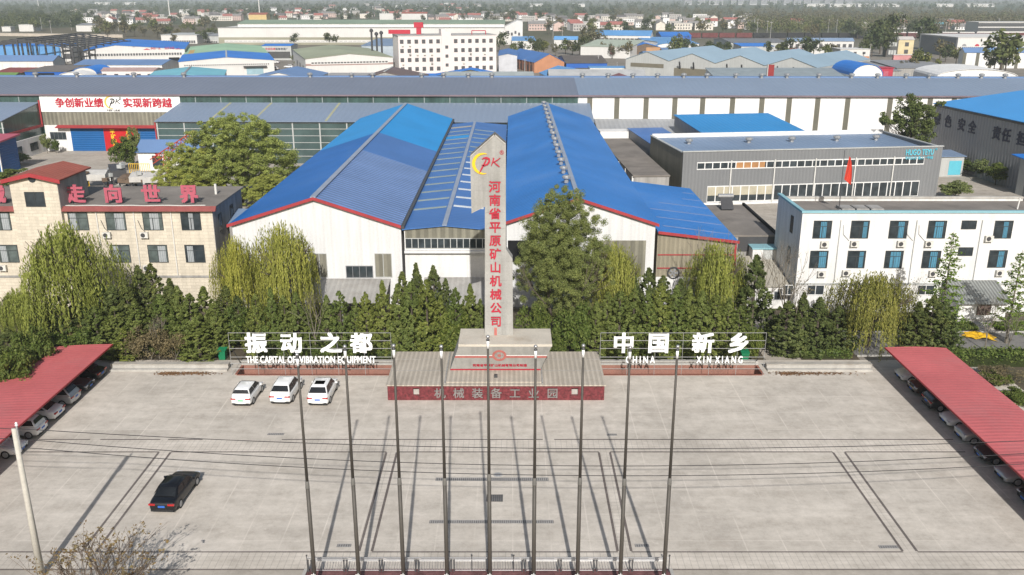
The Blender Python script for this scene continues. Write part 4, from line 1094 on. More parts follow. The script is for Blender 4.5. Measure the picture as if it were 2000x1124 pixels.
    q = D(213, 216, 199.7); letter('平原矿山机械', (q.x+0.2, -0.24, 9.0), 0.5, 0.03, logo_black, t, bold=0.01)
    letter('®', (D(228, 190, 199.7).x, -0.24, 11.6), 0.8, 0.03, logo_black, t, bold=0.0)
build_long_warehouse()

# ------------------------------------------------------------------ grey cladded factory and its neighbours on the right
def build_grey_factory():
    a = Vector((27.83, 145.89)); b = Vector((72.6, 151.7)); rz = math.atan2(b.y-a.y, b.x-a.x); w = (b-a).length; d = 19.4
    t = thing('grey_factory', 'dark grey cladded factory with two rows of white framed windows', 'factory', (a.x, a.y, 0), rz)
    MB().box(0, w, 0, 0.25, 0, 8.9).build('front_wall', grey_wall, t)
    MB().box(0, 0.25, 0.251, d, 0, 8.7).build('side_wall', poly_panel, t); MB().box(w-0.25, w, 0.251, d, 0, 8.7).build('side_wall', grey_wall, t)
    MB().box(0.251, w-0.251, d-0.25, d, 0, 9.1).build('rear_parapet', white_plain, t)
    MB().slab([(0.26, 0.26, 7.9), (w-0.26, 0.26, 7.9), (w-0.26, d-0.26, 8.35), (0.26, d-0.26, 8.35)], 0.1).build('roof', hugo_roof, t)
    MB().box(-0.12, w+0.12, -0.12, 0.35, 8.903, 9.05).build('coping', pale_grey, t); MB().box(-0.12, 0.35, 0.351, d+0.1, 8.703, 8.85).build('coping', pale_grey, t); MB().box(w-0.35, w+0.12, 0.351, d+0.1, 8.703, 8.85).build('coping', pale_grey, t)
    for x in (5, 16, 24, 32.5, 40): vent(t, (x, 12.5, 8.3), 1.25)
    strip(t, (2.4, -0.02, 5.95), 30, w-5.5, 1.25, white_frame, window_glass, frame=0.16)
    strip(t, (4.4, -0.02, 0.45), 26, w-7.8, 2.75, white_frame, window_glass, frame=0.16)
    MB().box(4.4, 16, -0.062, -0.045, 1.6, 3.1).build('curtain', mat('beige_blind', (0.36, 0.33, 0.25), 0.8, 0.15, 0.6), t)
    MB().box(9, 14, -0.062, -0.045, 6.1, 7.05).build('curtain', mat('orange_blind', (0.33, 0.17, 0.07), 0.8, 0.3, 0.6), t)
    MB().box(0.1, w-0.1, -0.09, -0.003, 0, 0.4).build('plinth', white_plain, t)
    for x in (8.2, 15.7, 22.8, 29.8, 36.6): MB().tube((x, -0.16, 0.3), (x, -0.16, 7.4), 0.11, n=6).build('downpipe', pipe_white, t)
    def on(px, py): q = D(px, py, 150.8); return q
    def fit(txt, xc, zc, wd, ht, bold):
        me = glyph_mesh(txt, ht, 0.08, sign_cyan, bold); xs = [v.co.x for v in me.vertices]; ys = [v.co.y for v in me.vertices]
        me.transform(Matrix.Translation((-(max(xs)+min(xs))/2, -(max(ys)+min(ys))/2, 0))); me.transform(Matrix.Diagonal((wd/(max(xs)-min(xs)), ht/(max(ys)-min(ys)), 1, 1))); me.transform(Matrix.Rotation(PI/2, 4, 'X'))
        link('wording', me, t, (xc, -0.1, zc))
    fit('HUGO TEYU', w-4.1, 8.05, 5.0, 1.0, 0.03); fit('®', w-1.2, 8.5, 0.4, 0.4, 0.0); fit('华优天宇·鲁工一中线', w-4.1, 7.1, 5.0, 0.52, 0.02)
build_grey_factory()
hall('blue_roofed_hall', 'bright blue roofed hall behind the grey factory', 'factory', (46, 169, 0), 20, 20, 8.3, 9.6, 'mono', grey_metal, mat('bright_blue_sheet', (0.025, 0.22, 0.50), 0.5, 0.08, 0.1, ribs=('x', 0.9, 0.05)), R(7.4), over=0.2)
hall('blue_roofed_hall', 'low dark blue roofed shed behind the tar roof', 'shed', (30.0, 167, 0), 7.0, 20, 6.4, 7.0, 'mono', grey_metal, blue_dark, R(7.4), over=0.2)
t = thing('flat_roofed_building', 'brown flat roofed building with small dark windows beside the cobalt workshop', 'building', (22.8, 145.5, 0), R(2.5))
MB().box(-2.9, 2.9, 0, 44, 0, 5.0).build('wall', cream_side, t); MB().box(-3.1, 3.0, -0.2, 44.2, 5.003, 5.2).build('roof', tar_roof, t)
for i in range(8): window(t, (-2.903, 3+i*5.2, 2.2), 1.4, 1.6, rz=-PI/2)
for i in range(5): MB().box(-3.2, -2.92, 0.2+i*7.0, 0.5+i*7.0, 0, 5.0).build('pier', white_plain, t)
MB().box(-3.0, 2.9, 40, 44, 5.21, 6.6).build('roof_cabin', white_plain, t)
def build_right_warehouse():
    rz = R(5.5); t = thing('grey_warehouse', 'grey corrugated warehouse under a sky blue roof with navy lettering', 'warehouse', (91.3, 146, 0), rz)
    d, w, ze, zr = 42.5, 52, 11.9, 15.2
    MB().prism_y([(0, 0), (w, 0), (w, ze), (w/2, zr), (0, ze)], 0, d).build('wall', mat('side_cladding', (0.27, 0.27, 0.28), 0.6, 0.06, 0.2, ribs=('y', 0.9, 0.1)), t)
    MB().slab([(-0.4, -0.4, ze+0.1), (w/2, -0.4, zr+0.15), (w/2, d+0.3, zr+0.15), (-0.4, d+0.3, ze+0.1)], 0.12).build('roof_sheet', sky_roof, t)
    MB().slab([(w/2+0.01, -0.4, zr+0.15), (w+0.4, -0.4, ze+0.1), (w+0.4, d+0.3, ze+0.1), (w/2+0.01, d+0.3, zr+0.15)], 0.12).build('roof_sheet', sky_roof, t)
    for y, ch in ((41.0, '绿'), (36.9, '色'), (32.2, '安'), (28.6, '全'), (20.8, '责'), (17.9, '任'), (13.6, '担'), (10.9, '当')):
        letter(ch, (-0.06, y, 9.0), 2.5, 0.1, navy, t, rz=-PI/2, bold=0.03)
    MB().box(-0.25, -0.02, 0, d, ze-0.45, ze-0.15).build('gutter', dark_steel, t)
    vent(t, (w/2, 20, zr+0.2), 1.6)
    MB().slab([(12, 24, ze+1.75), (14, 24, ze+2.0), (22, 38, zr-0.2), (20, 38, zr-0.4)], 0.03)
build_right_warehouse()
t = thing('gate_annex', 'pale grey annex with a blue canopy and dark doorway', 'annex', (92.5, 149.5, 0), R(5.5))
W = MB().box(-3.6, -0.2, 0, 6.5, 0, 6.2); W.build('wall', pale_grey, t); MB().box(-2.0, -0.2, -0.05, -0.003, 0, 5.2).build('doorway', black_hole, t)
MB().slab([(-5.0, -1.2, 6.3), (-0.2, -1.2, 6.3), (-0.2, 7.2, 6.9), (-5.0, 7.2, 6.9)], 0.15).build('canopy_roof', blue_far, t)
k = MB().prism_y([(0, 0.5), (0.45, 0), (0, -0.5), (-0.45, 0)][::-1], -0.03, 0); k.build('door_sign', sign_red, t, loc=(-2.9, -0.005, 2.6))
t = thing('cyan_letter_sign', 'cyan letters on a grey steel frame at the right edge', 'sign', (61.5, 101.5, 0))
MB().box(-2.6, -1.9, 0, 0.8, 0, 13.6).build('pier', cream_side, t)
q = MB(); [q.box(-1.85, 4, 0.3, 0.4, z, z+0.12) for z in (10.2, 11.8, 13.4)]; q.build('frame', steel, t)
letter('元', (0.35, 0.05, 11.3), 2.6, 0.15, sign_cyan, t, bold=0.04)
t = hall('storage_box', 'small white metal storage cabin beside the grey factory', 'cabin', (84.3, 171.5, 0), 4.6, 5, 3.8, 4.1, 'mono', pale_grey, hugo_roof, R(6)); MB().box(-0.6, 1.9, -0.05, -0.003, 0.3, 3.0).build('door', sign_cyan, t)

# ------------------------------------------------------------------ courtyard in front of the entrance bay
t = hall('gatehouse', 'small white gatehouse with a blue pitched roof in the courtyard', 'gatehouse', (-68.0, 177, 0), 11.5, 7, 3.9, 5.6, 'x', white_plain, blue_slate, over=0.5)
window(t, (-2.0, 0, 0.8), 2.0, 2.3, style='grid'); window(t, (-5.755, 3.5, 1.0), 1.5, 1.6, rz=-PI/2)
for i, ch in enumerate('安全生产'): letter(ch, (-1.9+i*2.1, -0.05, 3.35), 0.95, 0.05, sign_red, t, bold=0.04)
t = thing('kiosk', 'blue corner kiosk with a pink roof at the left edge', 'kiosk', (-98.6, 172.5, 0))
MB().box(-6, 0, 0, 7, 0, 6.3).build('wall', door_blue, t); MB().slab([(-6.4, -0.5, 6.6), (0.8, -0.5, 6.6), (0.8, 7.4, 7.0), (-6.4, 7.4, 7.0)], 0.3).build('roof', roof_letter, t)
MB().box(0.01, 0.18, 0, 0.25, 0, 6.3).build('corner_trim', white_plain, t)
def lattice(mb, p0, p1, w, n, r):
    p0, p1 = Vector(p0), Vector(p1); d = (p1-p0).normalized(); u = d.cross(Vector((0, 1, 0))).normalized()*w/2; v = Vector((0, w/2, 0))
    cs = [u+v, u-v, -u-v, -u+v]
    for c in cs: mb.tube(p0+c, p1+c, r, n=4)
    for i in range(n):
        a, b = p0+(p1-p0)*i/n, p0+(p1-p0)*(i+1)/n
        for k in range(4): mb.tube(a+cs[k], b+cs[(k+1) % 4], r*0.7, n=3, cap=False); mb.tube(b+cs[k], b+cs[(k+1) % 4], r*0.7, n=3, cap=False)
t = thing('lattice_crane', 'red lattice jib crane beside the white gatehouse', 'crane', (-63.4, 162.5, 0))
m = MB(); lattice(m, (0, 0, 0), (1.0, 0, 5.6), 0.85, 7, 0.09); m.build('mast', crane_red, t)
m = MB(); lattice(m, (-1.9, 0.2, 4.5), (6.4, 0.2, 9.6), 0.9, 10, 0.08); m.build('jib', crane_red, t)
def machine(name, label, x, y, rz, w, l, h, m, seed):
    r = random.Random(seed); t = thing(name, label, 'machinery', (x, y, 0), rz)
    b = MB()
    b.prism_x([(0, h*0.45), (l, h*0.62), (l, h), (l*0.7, h), (0, h*0.8)], -w/2, w/2); b.build('hopper', m, t)
    f = MB()
    for sx in (-w*0.4, w*0.4):
        for y in (l*0.1, l*0.85): f.box(sx-0.1, sx+0.1, y-0.1, y+0.1, 0, h*0.5)
        f.box(sx-0.09, sx+0.09, 0, l, h*0.32, h*0.42)
    f.build('frame', dark_steel, t)
    q = MB()
    for _ in range(4): q.tube((-w*0.55, l*r.random(), h*(0.3+0.5*r.random())), (w*0.55, l*r.random(), h*(0.3+0.5*r.random())), 0.12+0.1*r.random(), n=8)
    q.build('drive_shafts', steel, t)
    e = MB()
    for _ in range(5): e.cbox((r.uniform(-w, w)*0.6, l*r.random(), h*(0.2+0.9*r.random())), (0.3+0.8*r.random(), 0.3+1.0*r.random(), 0.2+0.5*r.random()), r.random())
    e.build('motor_boxes', wood if seed % 2 else pale_grey, t)
mach = mat('machine_grey_paint', (0.40, 0.39, 0.37), 0.6, 0.15, 1.0)
machine('vibrating_screen', 'pale grey vibrating screen machine left end of the yard scrap', -75.5, 160.5, 0.05, 4.4, 2.2, 3.0, mach, 1)
machine('vibrating_screen', 'dark tilted screening machine in the middle of the scrap row', -71.8, 163, 0.5, 2.6, 4.5, 3.3, dark_steel, 2)
machine('vibrating_screen', 'small rusty machine frame beside the dark screen', -69.8, 160.0, -0.2, 2.5, 2.5, 2.2, wood, 3)
machine('vibrating_screen', 'white and red machine near the crane foot', -67.2, 159.6, 0.1, 2.8, 2.6, 2.7, mach, 4)
machine('vibrating_screen', 'grey machine with a curved cover beside the crane mast', -63.9, 158.8, 0.2, 3.8, 2.4, 2.9, mach, 5)
for lab, x, y, l, rz in (('yellow tubular barrier behind the office tower', -79.0, 156, 5.5, 1.1), ('yellow tubular barrier before the gatehouse', -74.5, 174, 4.0, 0)):
    t = thing('barrier', lab, 'barrier', (x, y, 0), rz); m = MB()
    for z in (0.3, 2.0): m.tube((0, 0, z), (l, 0, z), 0.06, n=4)
    for i in range(12): m.tube((l*i/11, 0, 0), (l*i/11, 0, 2.0), 0.05, n=4)
    m.build('bars', yellow, t)

# ------------------------------------------------------------------ industrial estate behind the long warehouse
def far(label, x0, x1, yb, ye, yr, rise, axis='y', wall=None, roof=None, name='factory_shed', cat='factory', rz=0.0, xr=0.0, d=None, over=0.3, t=0.15, ridge=None, group=None):
    """footprint from the survey: x0..x1 along the front eave at row ye, base at row yb, far edge (or ridge for axis x) at row yr"""
    xm = (x0+x1)/2; Y = G(xm, yb).y
    a, b = D(x0, ye, Y), D(x1, ye, Y); w = b.x-a.x; ze = (a.z+b.z)/2; zr = ze+rise
    if d is None:
        d = max(3.0, G(xm, yr, zr if axis != 'flat' else ze).y-Y)
        if axis == 'x': d *= 2
    r = hall(name, label, cat, ((a.x+b.x)/2, Y, 0), w, d, ze, zr, axis, wall, roof, rz, over, xr*w, None, t, ridge, group)
    r['w_m'] = w
    return r, w, ze, d, Y
def far_strip(r, w, u0, u1, z, h, n, pane=None, frame=None): return strip(r, (-w/2+w*u0, -0.03, z), n, w*(u1-u0), h, frame or far_white, pane or far_glass, frame=0.35)
def far_windows(r, w, us, zs, ww, hh, m=None):
    k = 'fw%.2f%.2f' % (ww, hh)
    if k not in WIN:
        WIN[k] = MB().box(-ww/2, ww/2, -0.12, -0.02, 0, hh).mesh('window', m or far_glass)
    for z in zs:
        for u in us: link('window', WIN[k], r, (-w/2+w*u, 0, z))

# left side
t = thing('steel_frame_hall', 'unfinished dark steel frame hall with open roof trusses', 'steel frame', (0, 0, 0))
Y0, Y1 = 425.0, 492.0; xl, xm_, xr_ = D(-60, 88, Y0).x, D(20, 82, Y0).x, D(138, 92, Y0).x
zc, za = 10.2, 14.2; bx0, bx1 = D(-70, 92, Y0).x, D(140, 92, Y0).x; n = 9
b = MB(); pl = MB(); mid = (bx0+bx1)/2
for i in range(n):
    y = Y0+(Y1-Y0)*i/(n-1)
    b.tube((bx0, y, zc), (mid, y, za), 0.35, n=4); b.tube((mid, y, za), (bx1, y, zc), 0.35, n=4)
    for x in (bx0, mid, bx1): MB().box(x-0.35, x+0.35, y-0.35, y+0.35, 0, zc if x != mid else za).build('column', dark_steel, t)
b.build('rafter_beams', dark_steel, t)
for j in range(15):
    f = j/14.0; x = bx0+(bx1-bx0)*f; z = zc+(za-zc)*(1-abs(2*f-1)); pl.tube((x, Y0, z+0.4), (x, Y1, z+0.4), 0.22, n=4)
pl.build('purlins', dark_steel, t)
g = MB()
for i in range(n): y = Y0+(Y1-Y0)*i/(n-1); g.box(bx1-0.2, bx1+0.2, y-0.2, y+0.2, 0, zc)
for z in (6.0, 8.4): g.box(bx1-0.25, bx1+0.25, Y0, Y1, z-0.3, z+0.3)
g.build('side_girts', dark_steel, t)
far('blue sheet walled store inside the open steel frame', -40, 116, 122, 90, 84, 1.0, 'flat', blue_far2, blue_far, name='store_shed', cat='shed', d=20)
r, w, ze, d, Y = far('white windowed block beside the steel frame columns', 118, 142, 124, 94, 90, 0, 'flat', far_white, far_white, name='office_block', cat='building', d=14)
far_windows(r, w, (0.3, 0.55, 0.8), (2.2,), 1.5, 2.6); far_windows(r, w, (0.2, 0.4, 0.6, 0.8), (ze-1.8,), 1.2, 1.0)
r, w, ze, d, Y = far('wide white twin gabled factory with a blue roof and red slogan', 172, 355, 131, 97.5, 76, 2.2, 'y', far_white, blue_far, xr=-0.19, rz=R(17))
far_strip(r, w, 0.03, 0.97, 5.0, 1.8, 34)
MB().box(w*0.33, w*0.44, -0.06, -0.02, 0, 4.2).build('doorway', black_hole, r); MB().box(-w*0.32, -w*0.18, -0.5, -0.02, 3.1, 3.5).build('canopy', dark_roof, r)
q = MB(); q.prism_y([(w*0.08, 8.0), (w*0.16, 8.0), (w*0.12, 8.7)], -0.05, -0.02); q.prism_y([(w*0.40, 8.0), (w*0.48, 8.0), (w*0.44, 8.7)], -0.05, -0.02); q.build('red_emblem', sign_red, r)
for i, ch in enumerate('争创一流'): letter(ch, (w*(0.17+0.025*i), -0.05, 8.6), 1.2, 0.05, sign_red, r, bold=0.02)
for i, ch in enumerate('追求卓越'): letter(ch, (w*(0.31+0.025*i), -0.05, 8.6), 1.2, 0.05, sign_red, r, bold=0.02)
s = MB(); s.slab([(-w*0.02, -0.3, ze+1.45), (w*0.0, -0.3, ze+1.4), (w*0.0, d, ze+1.4), (-w*0.02, d, ze+1.45)], 0.1); s.build('valley_gutter', grey_roof, r)
r, w, ze, d, Y = far('white factory with a roof half bright blue and half mint green', 354, 532, 149, 119.5, 99, 1.6, 'y', far_white, blue_far, xr=0.0, ridge=pale_grey, rz=R(17))
far_strip(r, w, 0.05, 0.95, ze-2.2, 1.2, 40)
MB().box(w*0.17, w*0.42, -1.2, -0.02, 3.6, 4.1).build('canopy', dark_steel, r); MB().box(w*0.2, w*0.38, -0.06, -0.02, 0.4, 3.5).build('glass_door', mat('pale_blue_glass', (0.25, 0.37, 0.42), 0.3), r)
yb2 = Y+d
t2 = thing('factory_shed', 'mint green roofed extension behind the bright blue roof', 'factory', (r.location.x-math.sin(R(17))*(d+0.5), Y+math.cos(R(17))*(d+0.5), 0), R(17)); sl = 1.6/(w/2)
d2 = G(443, 84.5, ze+1.6).y-yb2
MB().prism_y([(-w/2, 0), (w/2, 0), (w/2, ze), (0, ze+1.6), (-w/2, ze)], 0, d2).build('wall', far_white, t2)
for s_ in (-1, 1): MB().slab([(0, 0, ze+1.75), (s_*w/2, 0, ze+0.15), (s_*w/2, d2, ze+0.15), (0, d2, ze+1.75)], 0.15).build('roof_sheet', mint_roof, t2)
MB().slab([(-w/2+2, 1, ze+0.32), (-w*0.31, 1, ze+0.75), (-w*0.31, d2*0.45, ze+0.75), (-w/2+2, d2*0.45, ze+0.32)], 0.05).build('rusty_patch', mat('rust_orange_roof', (0.42, 0.28, 0.10), 0.8), t2)
r, w, ze, d, Y = far('white factory with an olive green roof and a dark window strip', 598, 768, 152, 114, 88, 1.8, 'y', far_white, olive_roof, rz=R(17))
far_strip(r, w, 0.06, 0.94, ze-2.4, 1.3, 24); MB().box(-w/2, w/2, -0.06, -0.02, 5.2, 6.0).build('pink_band', mat('dull_pink_band', (0.30, 0.20, 0.18), 0.8), r)
for i in range(3): MB().box(-w/2-0.06, -w/2-0.003, 12+i*17, 17+i*17, 0, 4.5).build('side_door', far_glass, r)
r, w, ze, d, Y = far('narrow gate shed with a white sign board between two factories', 512, 568, 118, 90, 87, 0.6, 'x', pale_grey, blue_far, d=16, name='gate_shed', cat='shed')
MB().box(-w*0.46, w*0.46, -0.06, -0.02, 1.0, ze-3.0).build('doorway', mat('shaded_interior', (0.07, 0.07, 0.07), 0.9), r)
for i in range(9): letter('光远机械装备制造厂'[i], (-w*0.36+w*0.09*i, -0.06, ze-1.6), 1.3, 0.05, sign_red if i < 4 else navy, r)
r, w, ze, d, Y = far('flat white workshop block left of the long green roofed hall', 314, 384, 86, 69, 66, 0, 'flat', far_white, pale_grey, d=40, name='office_block', cat='building'); far_strip(r, w, 0.05, 0.95, ze-6.0, 2.6, 14)
r, w, ze, d, Y = far('grey flat roofed block joined to the long green roofed hall', 384, 428, 84, 71, 66, 1.0, 'mono', pale_grey, grey_roof, name='office_block', cat='building'); far_strip(r, w, 0.1, 0.9, ze-5.5, 2.4, 10)
# long white hall with the green roof
Y = G(700, 88).y; a, b = D(425, 52, Y), D(985, 54, Y); w = b.x-a.x; ox = (a.x+b.x)/2
t = thing('long_hall', 'very long white hall with a grey green roof behind the factories', 'factory', (ox, Y, 0))
MB().box(-w/2, w/2, 0, 60, 0, 11.6).build('lower_wall', far_white, t); MB().box(-w/2-0.1, w/2+0.1, -0.2, -0.003, 0.1, 5.2).box(-w/2-0.1, w/2+0.1, -0.2, -0.003, 0, 0.09).build('base_band', mat('khaki_base', (0.25, 0.24, 0.18), 0.8, 0.2, 0.03), t)
o_ = strip(t, (-w/2+4, -0.23, 1.6), 60, w-8, 1.8, far_white, far_glass, frame=0.8)
MB().box(-w/2+12, w/2, 8, 54, 11.6, 14.2).build('upper_wall', white_plain, t); MB().box(-w/2-0.3, w/2+0.3, -0.3, 8, 11.603, 11.9).build('lower_roof', mat('hall_gutter', (0.24, 0.24, 0.23), 0.8), t)
MB().slab([(-w/2+11.5, 7.5, 14.3), (w/2+0.4, 7.5, 14.3), (w/2+0.4, 31, 16.4), (-w/2+11.5, 31, 16.4)], 0.2).build('roof_sheet', green_roof, t); MB().slab([(-w/2+11.5, 31.01, 16.4), (w/2+0.4, 31.01, 16.4), (w/2+0.4, 54, 14.3), (-w/2+11.5, 54, 14.3)], 0.2).build('roof_sheet', green_roof, t)
MB().prism_y([(w/2+0.01, 0), (w/2+13, 0), (w/2+13, 15.8), (w/2+9, 16.4), (w/2+0.01, 12)], 2, 40).build('end_block', far_white, t)
for i in range(4): MB().box(w/2+2+i*2.6, w/2+3.4+i*2.6, 1.85, 1.99, 7.5-1.2*(i % 2), 9.5-1.2*(i % 2)).build('end_window', far_glass, t)
far('pale blue sided long shed with flue pipes', 706, 770, 122, 90, 76, 1.0, 'mono', mat('pale_blue_side', (0.33, 0.38, 0.42), 0.7), hugo_roof, d=60)
t = thing('flue_pipes', 'dark flue pipes up the side of the pale blue shed', 'flues', (D(727, 100, 440).x, 440, 0))
for i, h in enumerate((17, 15.5, 16)): MB().tube((i*2.3, 0, 0), (i*2.3, 0, h), 0.5, n=6).lathe([(0.9, h), (0.9, h+0.9), (0.3, h+1.5)], (i*2.3, 0, 0), 8).build('flue', dark_steel, t)
r, w, ze, d, Y = far('small flat roofed cream lodge left of the four storey block', 731, 768, 146, 124, 116, 0, 'flat', far_white, dark_roof, name='lodge', cat='building')
# four storey dormitory
Y = G(870, 148).y; a, b = D(777, 70, Y), D(972, 70, Y); w = b.x-a.x; ze = a.z
t = thing('dormitory_block', 'pinkish white four storey block with rows of small dark windows', 'building', ((a.x+b.x)/2, Y, 0), R(15))
MB().box(-w/2, w/2, 0, 17, 0, ze).build('wall', pink_white, t); MB().box(-w*0.065, w*0.03, -0.4, -0.003, 0, ze+1.6).build('stair_bay', pink_white, t)
MB().box(-w/2-0.15, w/2+0.15, -0.15, 17.1, ze+0.003, ze+0.3).build('parapet', mat('grey_parapet', (0.32, 0.31, 0.30), 0.8), t); MB().box(-w*0.05, w*0.0, 4, 9, ze+0.31, ze+2.6).build('roof_cabin', pink_white, t)
us = [0.035+0.073*i for i in range(6)]+[0.58+0.073*i for i in range(6)]
hs = [ze*0.135+ze*0.226*i for i in range(4)]
far_windows(t, w, us, hs, 1.55, 1.65)
for i in range(3): MB().box(-w*0.03, -w*0.0, -0.5, -0.41, ze*(0.23+0.225*i), ze*(0.23+0.225*i)+1.3).build('stair_window', far_glass, t)
rr = random.Random(4)
for i in range(16):
    u = rr.choice(us); z = rr.choice(hs); MB().box(-w/2+w*u-0.1, -w/2+w*u+0.7, -0.6, -0.02, z-1.1, z-0.45).build('air_conditioner', ac_white, t)
for i in range(6): MB().box(-w/2-0.05, -w/2-0.003, 1.5+2.6*i, 2.2+2.6*i, 0.5, ze-0.6).build('side_pilaster', far_white, t)
t = thing('rooftop_letters', 'red rooftop frame and tank on the four storey block', 'rooftop sign', (D(790, 68, Y+6).x, Y+6, ze+0.31))
MB().box(-7.0, 2.5, 0, 1, 0.2, 1.9).build('sign_panel', sign_red, t); MB().box(4.2, 8.2, 0, 2, 2.8, 5.0).build('tank', sign_red, t); MB().box(5.2, 7.2, 0.2, 1.8, 0, 2.79).build('tank_stand', sign_red, t)
t = thing('rooftop_rail', 'red pipe rail on the right of the four storey block roof', 'roof rail', (D(935, 68, Y+5).x, Y+5, ze+0.31)); MB().tube((-3, 0, 0), (-3, 0, 1.6), 0.2, n=5).tube((-3, 0, 1.6), (3, 0, 1.6), 0.2, n=5).tube((3, 0, 1.6), (3, 0, 0), 0.2, n=5).build('rail', sign_red, t)
# small roofs just behind the long warehouse
r, w, ze, d, Y = far('long shed with a blue vaulted roof and white panelled wall', -30, 103, 152, 120, 109, 2.0, 'x', far_white, blue_slate, name='vault_shed', cat='shed')
for i in range(8): MB().box(-w/2+w*(i+0.12)/8, -w/2+w*(i+0.92)/8, -0.06, -0.02, 0.4, ze-1.2).build('wall_panel', white_plain, r)
far('dull red roofed outbuilding at the left edge', -20, 37, 165, 145, 133, 1.2, 'x', cream_side, mat('dull_red_roof', (0.20, 0.055, 0.05), 0.8), name='outbuilding', cat='shed')
far('green roofed outbuilding at the left edge', -30, 26, 175, 150, 140, 1.0, 'x', cream_side, mat('bright_green_roof', (0.12, 0.22, 0.06), 0.8), name='outbuilding', cat='shed', d=8)
r, w, ze, d, Y = far('brown roofed open shed with blue walls', 48, 130, 166, 140.5, 130, 0.8, 'x', blue_wall, mat('brown_grey_roof', (0.14, 0.125, 0.115), 0.8), name='open_shed', cat='shed'); MB().box(-w*0.32, w*0.2, -0.08, -0.02, 0, ze-0.5).build('opening', black_hole, r)
far('low shed with a slate blue pitched roof and white wall', 145, 316, 152, 127.5, 117, 1.5, 'x', white_plain, blue_slate)
far('small blue barrel vaulted roof', 141, 190, 168, 146, 133, 2.6, 'arch', far_white, blue_far, name='vault_shed', cat='shed', d=14)
far('small white barrel vaulted roof before the blue vault', 113, 172, 178, 153, 144, 2.0, 'arch', white_plain, white_plain, name='vault_shed', cat='shed', d=8)
r, w, ze, d, Y = far('long pinkish bungalow with small square windows', 190, 300, 166, 139, 133, 0.8, 'x', pink_white, mat('dusty_pink_roof', (0.36, 0.25, 0.23), 0.8), name='bungalow', cat='building'); far_windows(r, w, (0.12, 0.33, 0.53, 0.73, 0.92), (ze-2.0,), 1.5, 0.9)
far('turquoise ribbed roof with a grey ridge strip', 287, 432, 196, 154, 131, 1.3, 'y', far_white, turq_roof, ridge=grey_roof, name='roofed_shed', cat='shed', rz=R(15))
far('low mid blue roof just behind the long warehouse', 480, 610, 200, 156, 146, 2.2, 'y', far_white, blue_slate, name='roofed_shed', cat='shed', d=26)
far('grey flat roofed yard store behind the long warehouse', 630, 735, 182, 151, 143, 0, 'flat', far_white, mat('pale_felt_roof', (0.30, 0.29, 0.28), 0.9), name='yard_store', cat='shed', d=16)
far('dark brown hipped looking roof left of the blue roofs', 702, 825, 196, 157, 137, 2.6, 'y', cream_side, mat('brown_sheet_roof', (0.13, 0.095, 0.09), 0.7, 0.1, 0.1), ridge=pale_grey, name='roofed_shed', cat='shed', d=22, xr=-0.1)
far('bright blue low roof beside the brown roof', 806, 862, 186, 155, 145, 0.6, 'mono', blue_wall, blue_far, name='roofed_shed', cat='shed')
far('bright blue gabled roof before the four storey block', 846, 984, 182, 149, 133, 2.2, 'y', khaki, blue_far, xr=0.03, name='roofed_shed', cat='shed')
far('pale grey long low roof behind the long warehouse ridge', 860, 1043, 214, 158, 149, 0.8, 'mono', far_white, mat('pale_green_grey_roof', (0.34, 0.37, 0.36), 0.7), name='roofed_shed', cat='shed', d=22)
# brick hall with a blue roof
r, w, ze, d, Y = far('orange brick hall with a blue roof and pier lined side', 1042, 1104, 142, 122, 103, 3.6, 'y', orange_brick, blue_dark, name='brick_hall', rz=R(17), d=44)
for i in range(6): MB().box(-w/2-0.5, -w/2-0.003, 1+i*5, 2.6+i*5, 0, ze).build('brick_pier', mat('brown_brick_pier', (0.17, 0.085, 0.06), 0.9), r)
for i in range(6): MB().box(-w/2-0.06, -w/2-0.003, 2.8+i*5, 5.8+i*5, 0.3, ze-1.5).build('side_recess', far_glass, r)
far('white end wall building under the blue roof beside the block', 974, 1010, 144, 109, 96, 0.8, 'y', mat('pale_lilac_wall', (0.44, 0.45, 0.48), 0.7), blue_dark, d=40)
r, w, ze, d, Y = far('dark brown roofed shed with a blue front wall', 1106, 1186, 142, 124, 109, 2.0, 'x', blue_wall, dark_roof, name='open_shed', cat='shed', rz=R(2)); MB().box(-w*0.3, w*0.4, -0.05, -0.02, 0, ze*0.5).build('opening', far_glass, r)
far('bright sky blue gabled roof right of the brick hall', 1070, 1180, 184, 150, 129, 2.4, 'y', far_white, blue_far2, xr=-0.15, name='roofed_shed', cat='shed', rz=R(8))
far('plain white boundary wall building beside the sky blue roof', 1152, 1222, 148, 133, 131, 0, 'flat', white_plain, blue_far2, d=8, name='yard_store', cat='shed')
far('light grey gabled roof just behind the long warehouse', 1074, 1262, 208, 156, 143, 2.4, 'x', pale_grey, mat('light_grey_roof', (0.34, 0.345, 0.345), 0.7), name='roofed_shed', cat='shed', d=16)
far('dull red small gable behind the long warehouse ridge', 1186, 1246, 216, 160, 150, 1.6, 'y', cream_side, mat('maroon_roof', (0.20, 0.085, 0.085), 0.8), name='roofed_shed', cat='shed', d=10)
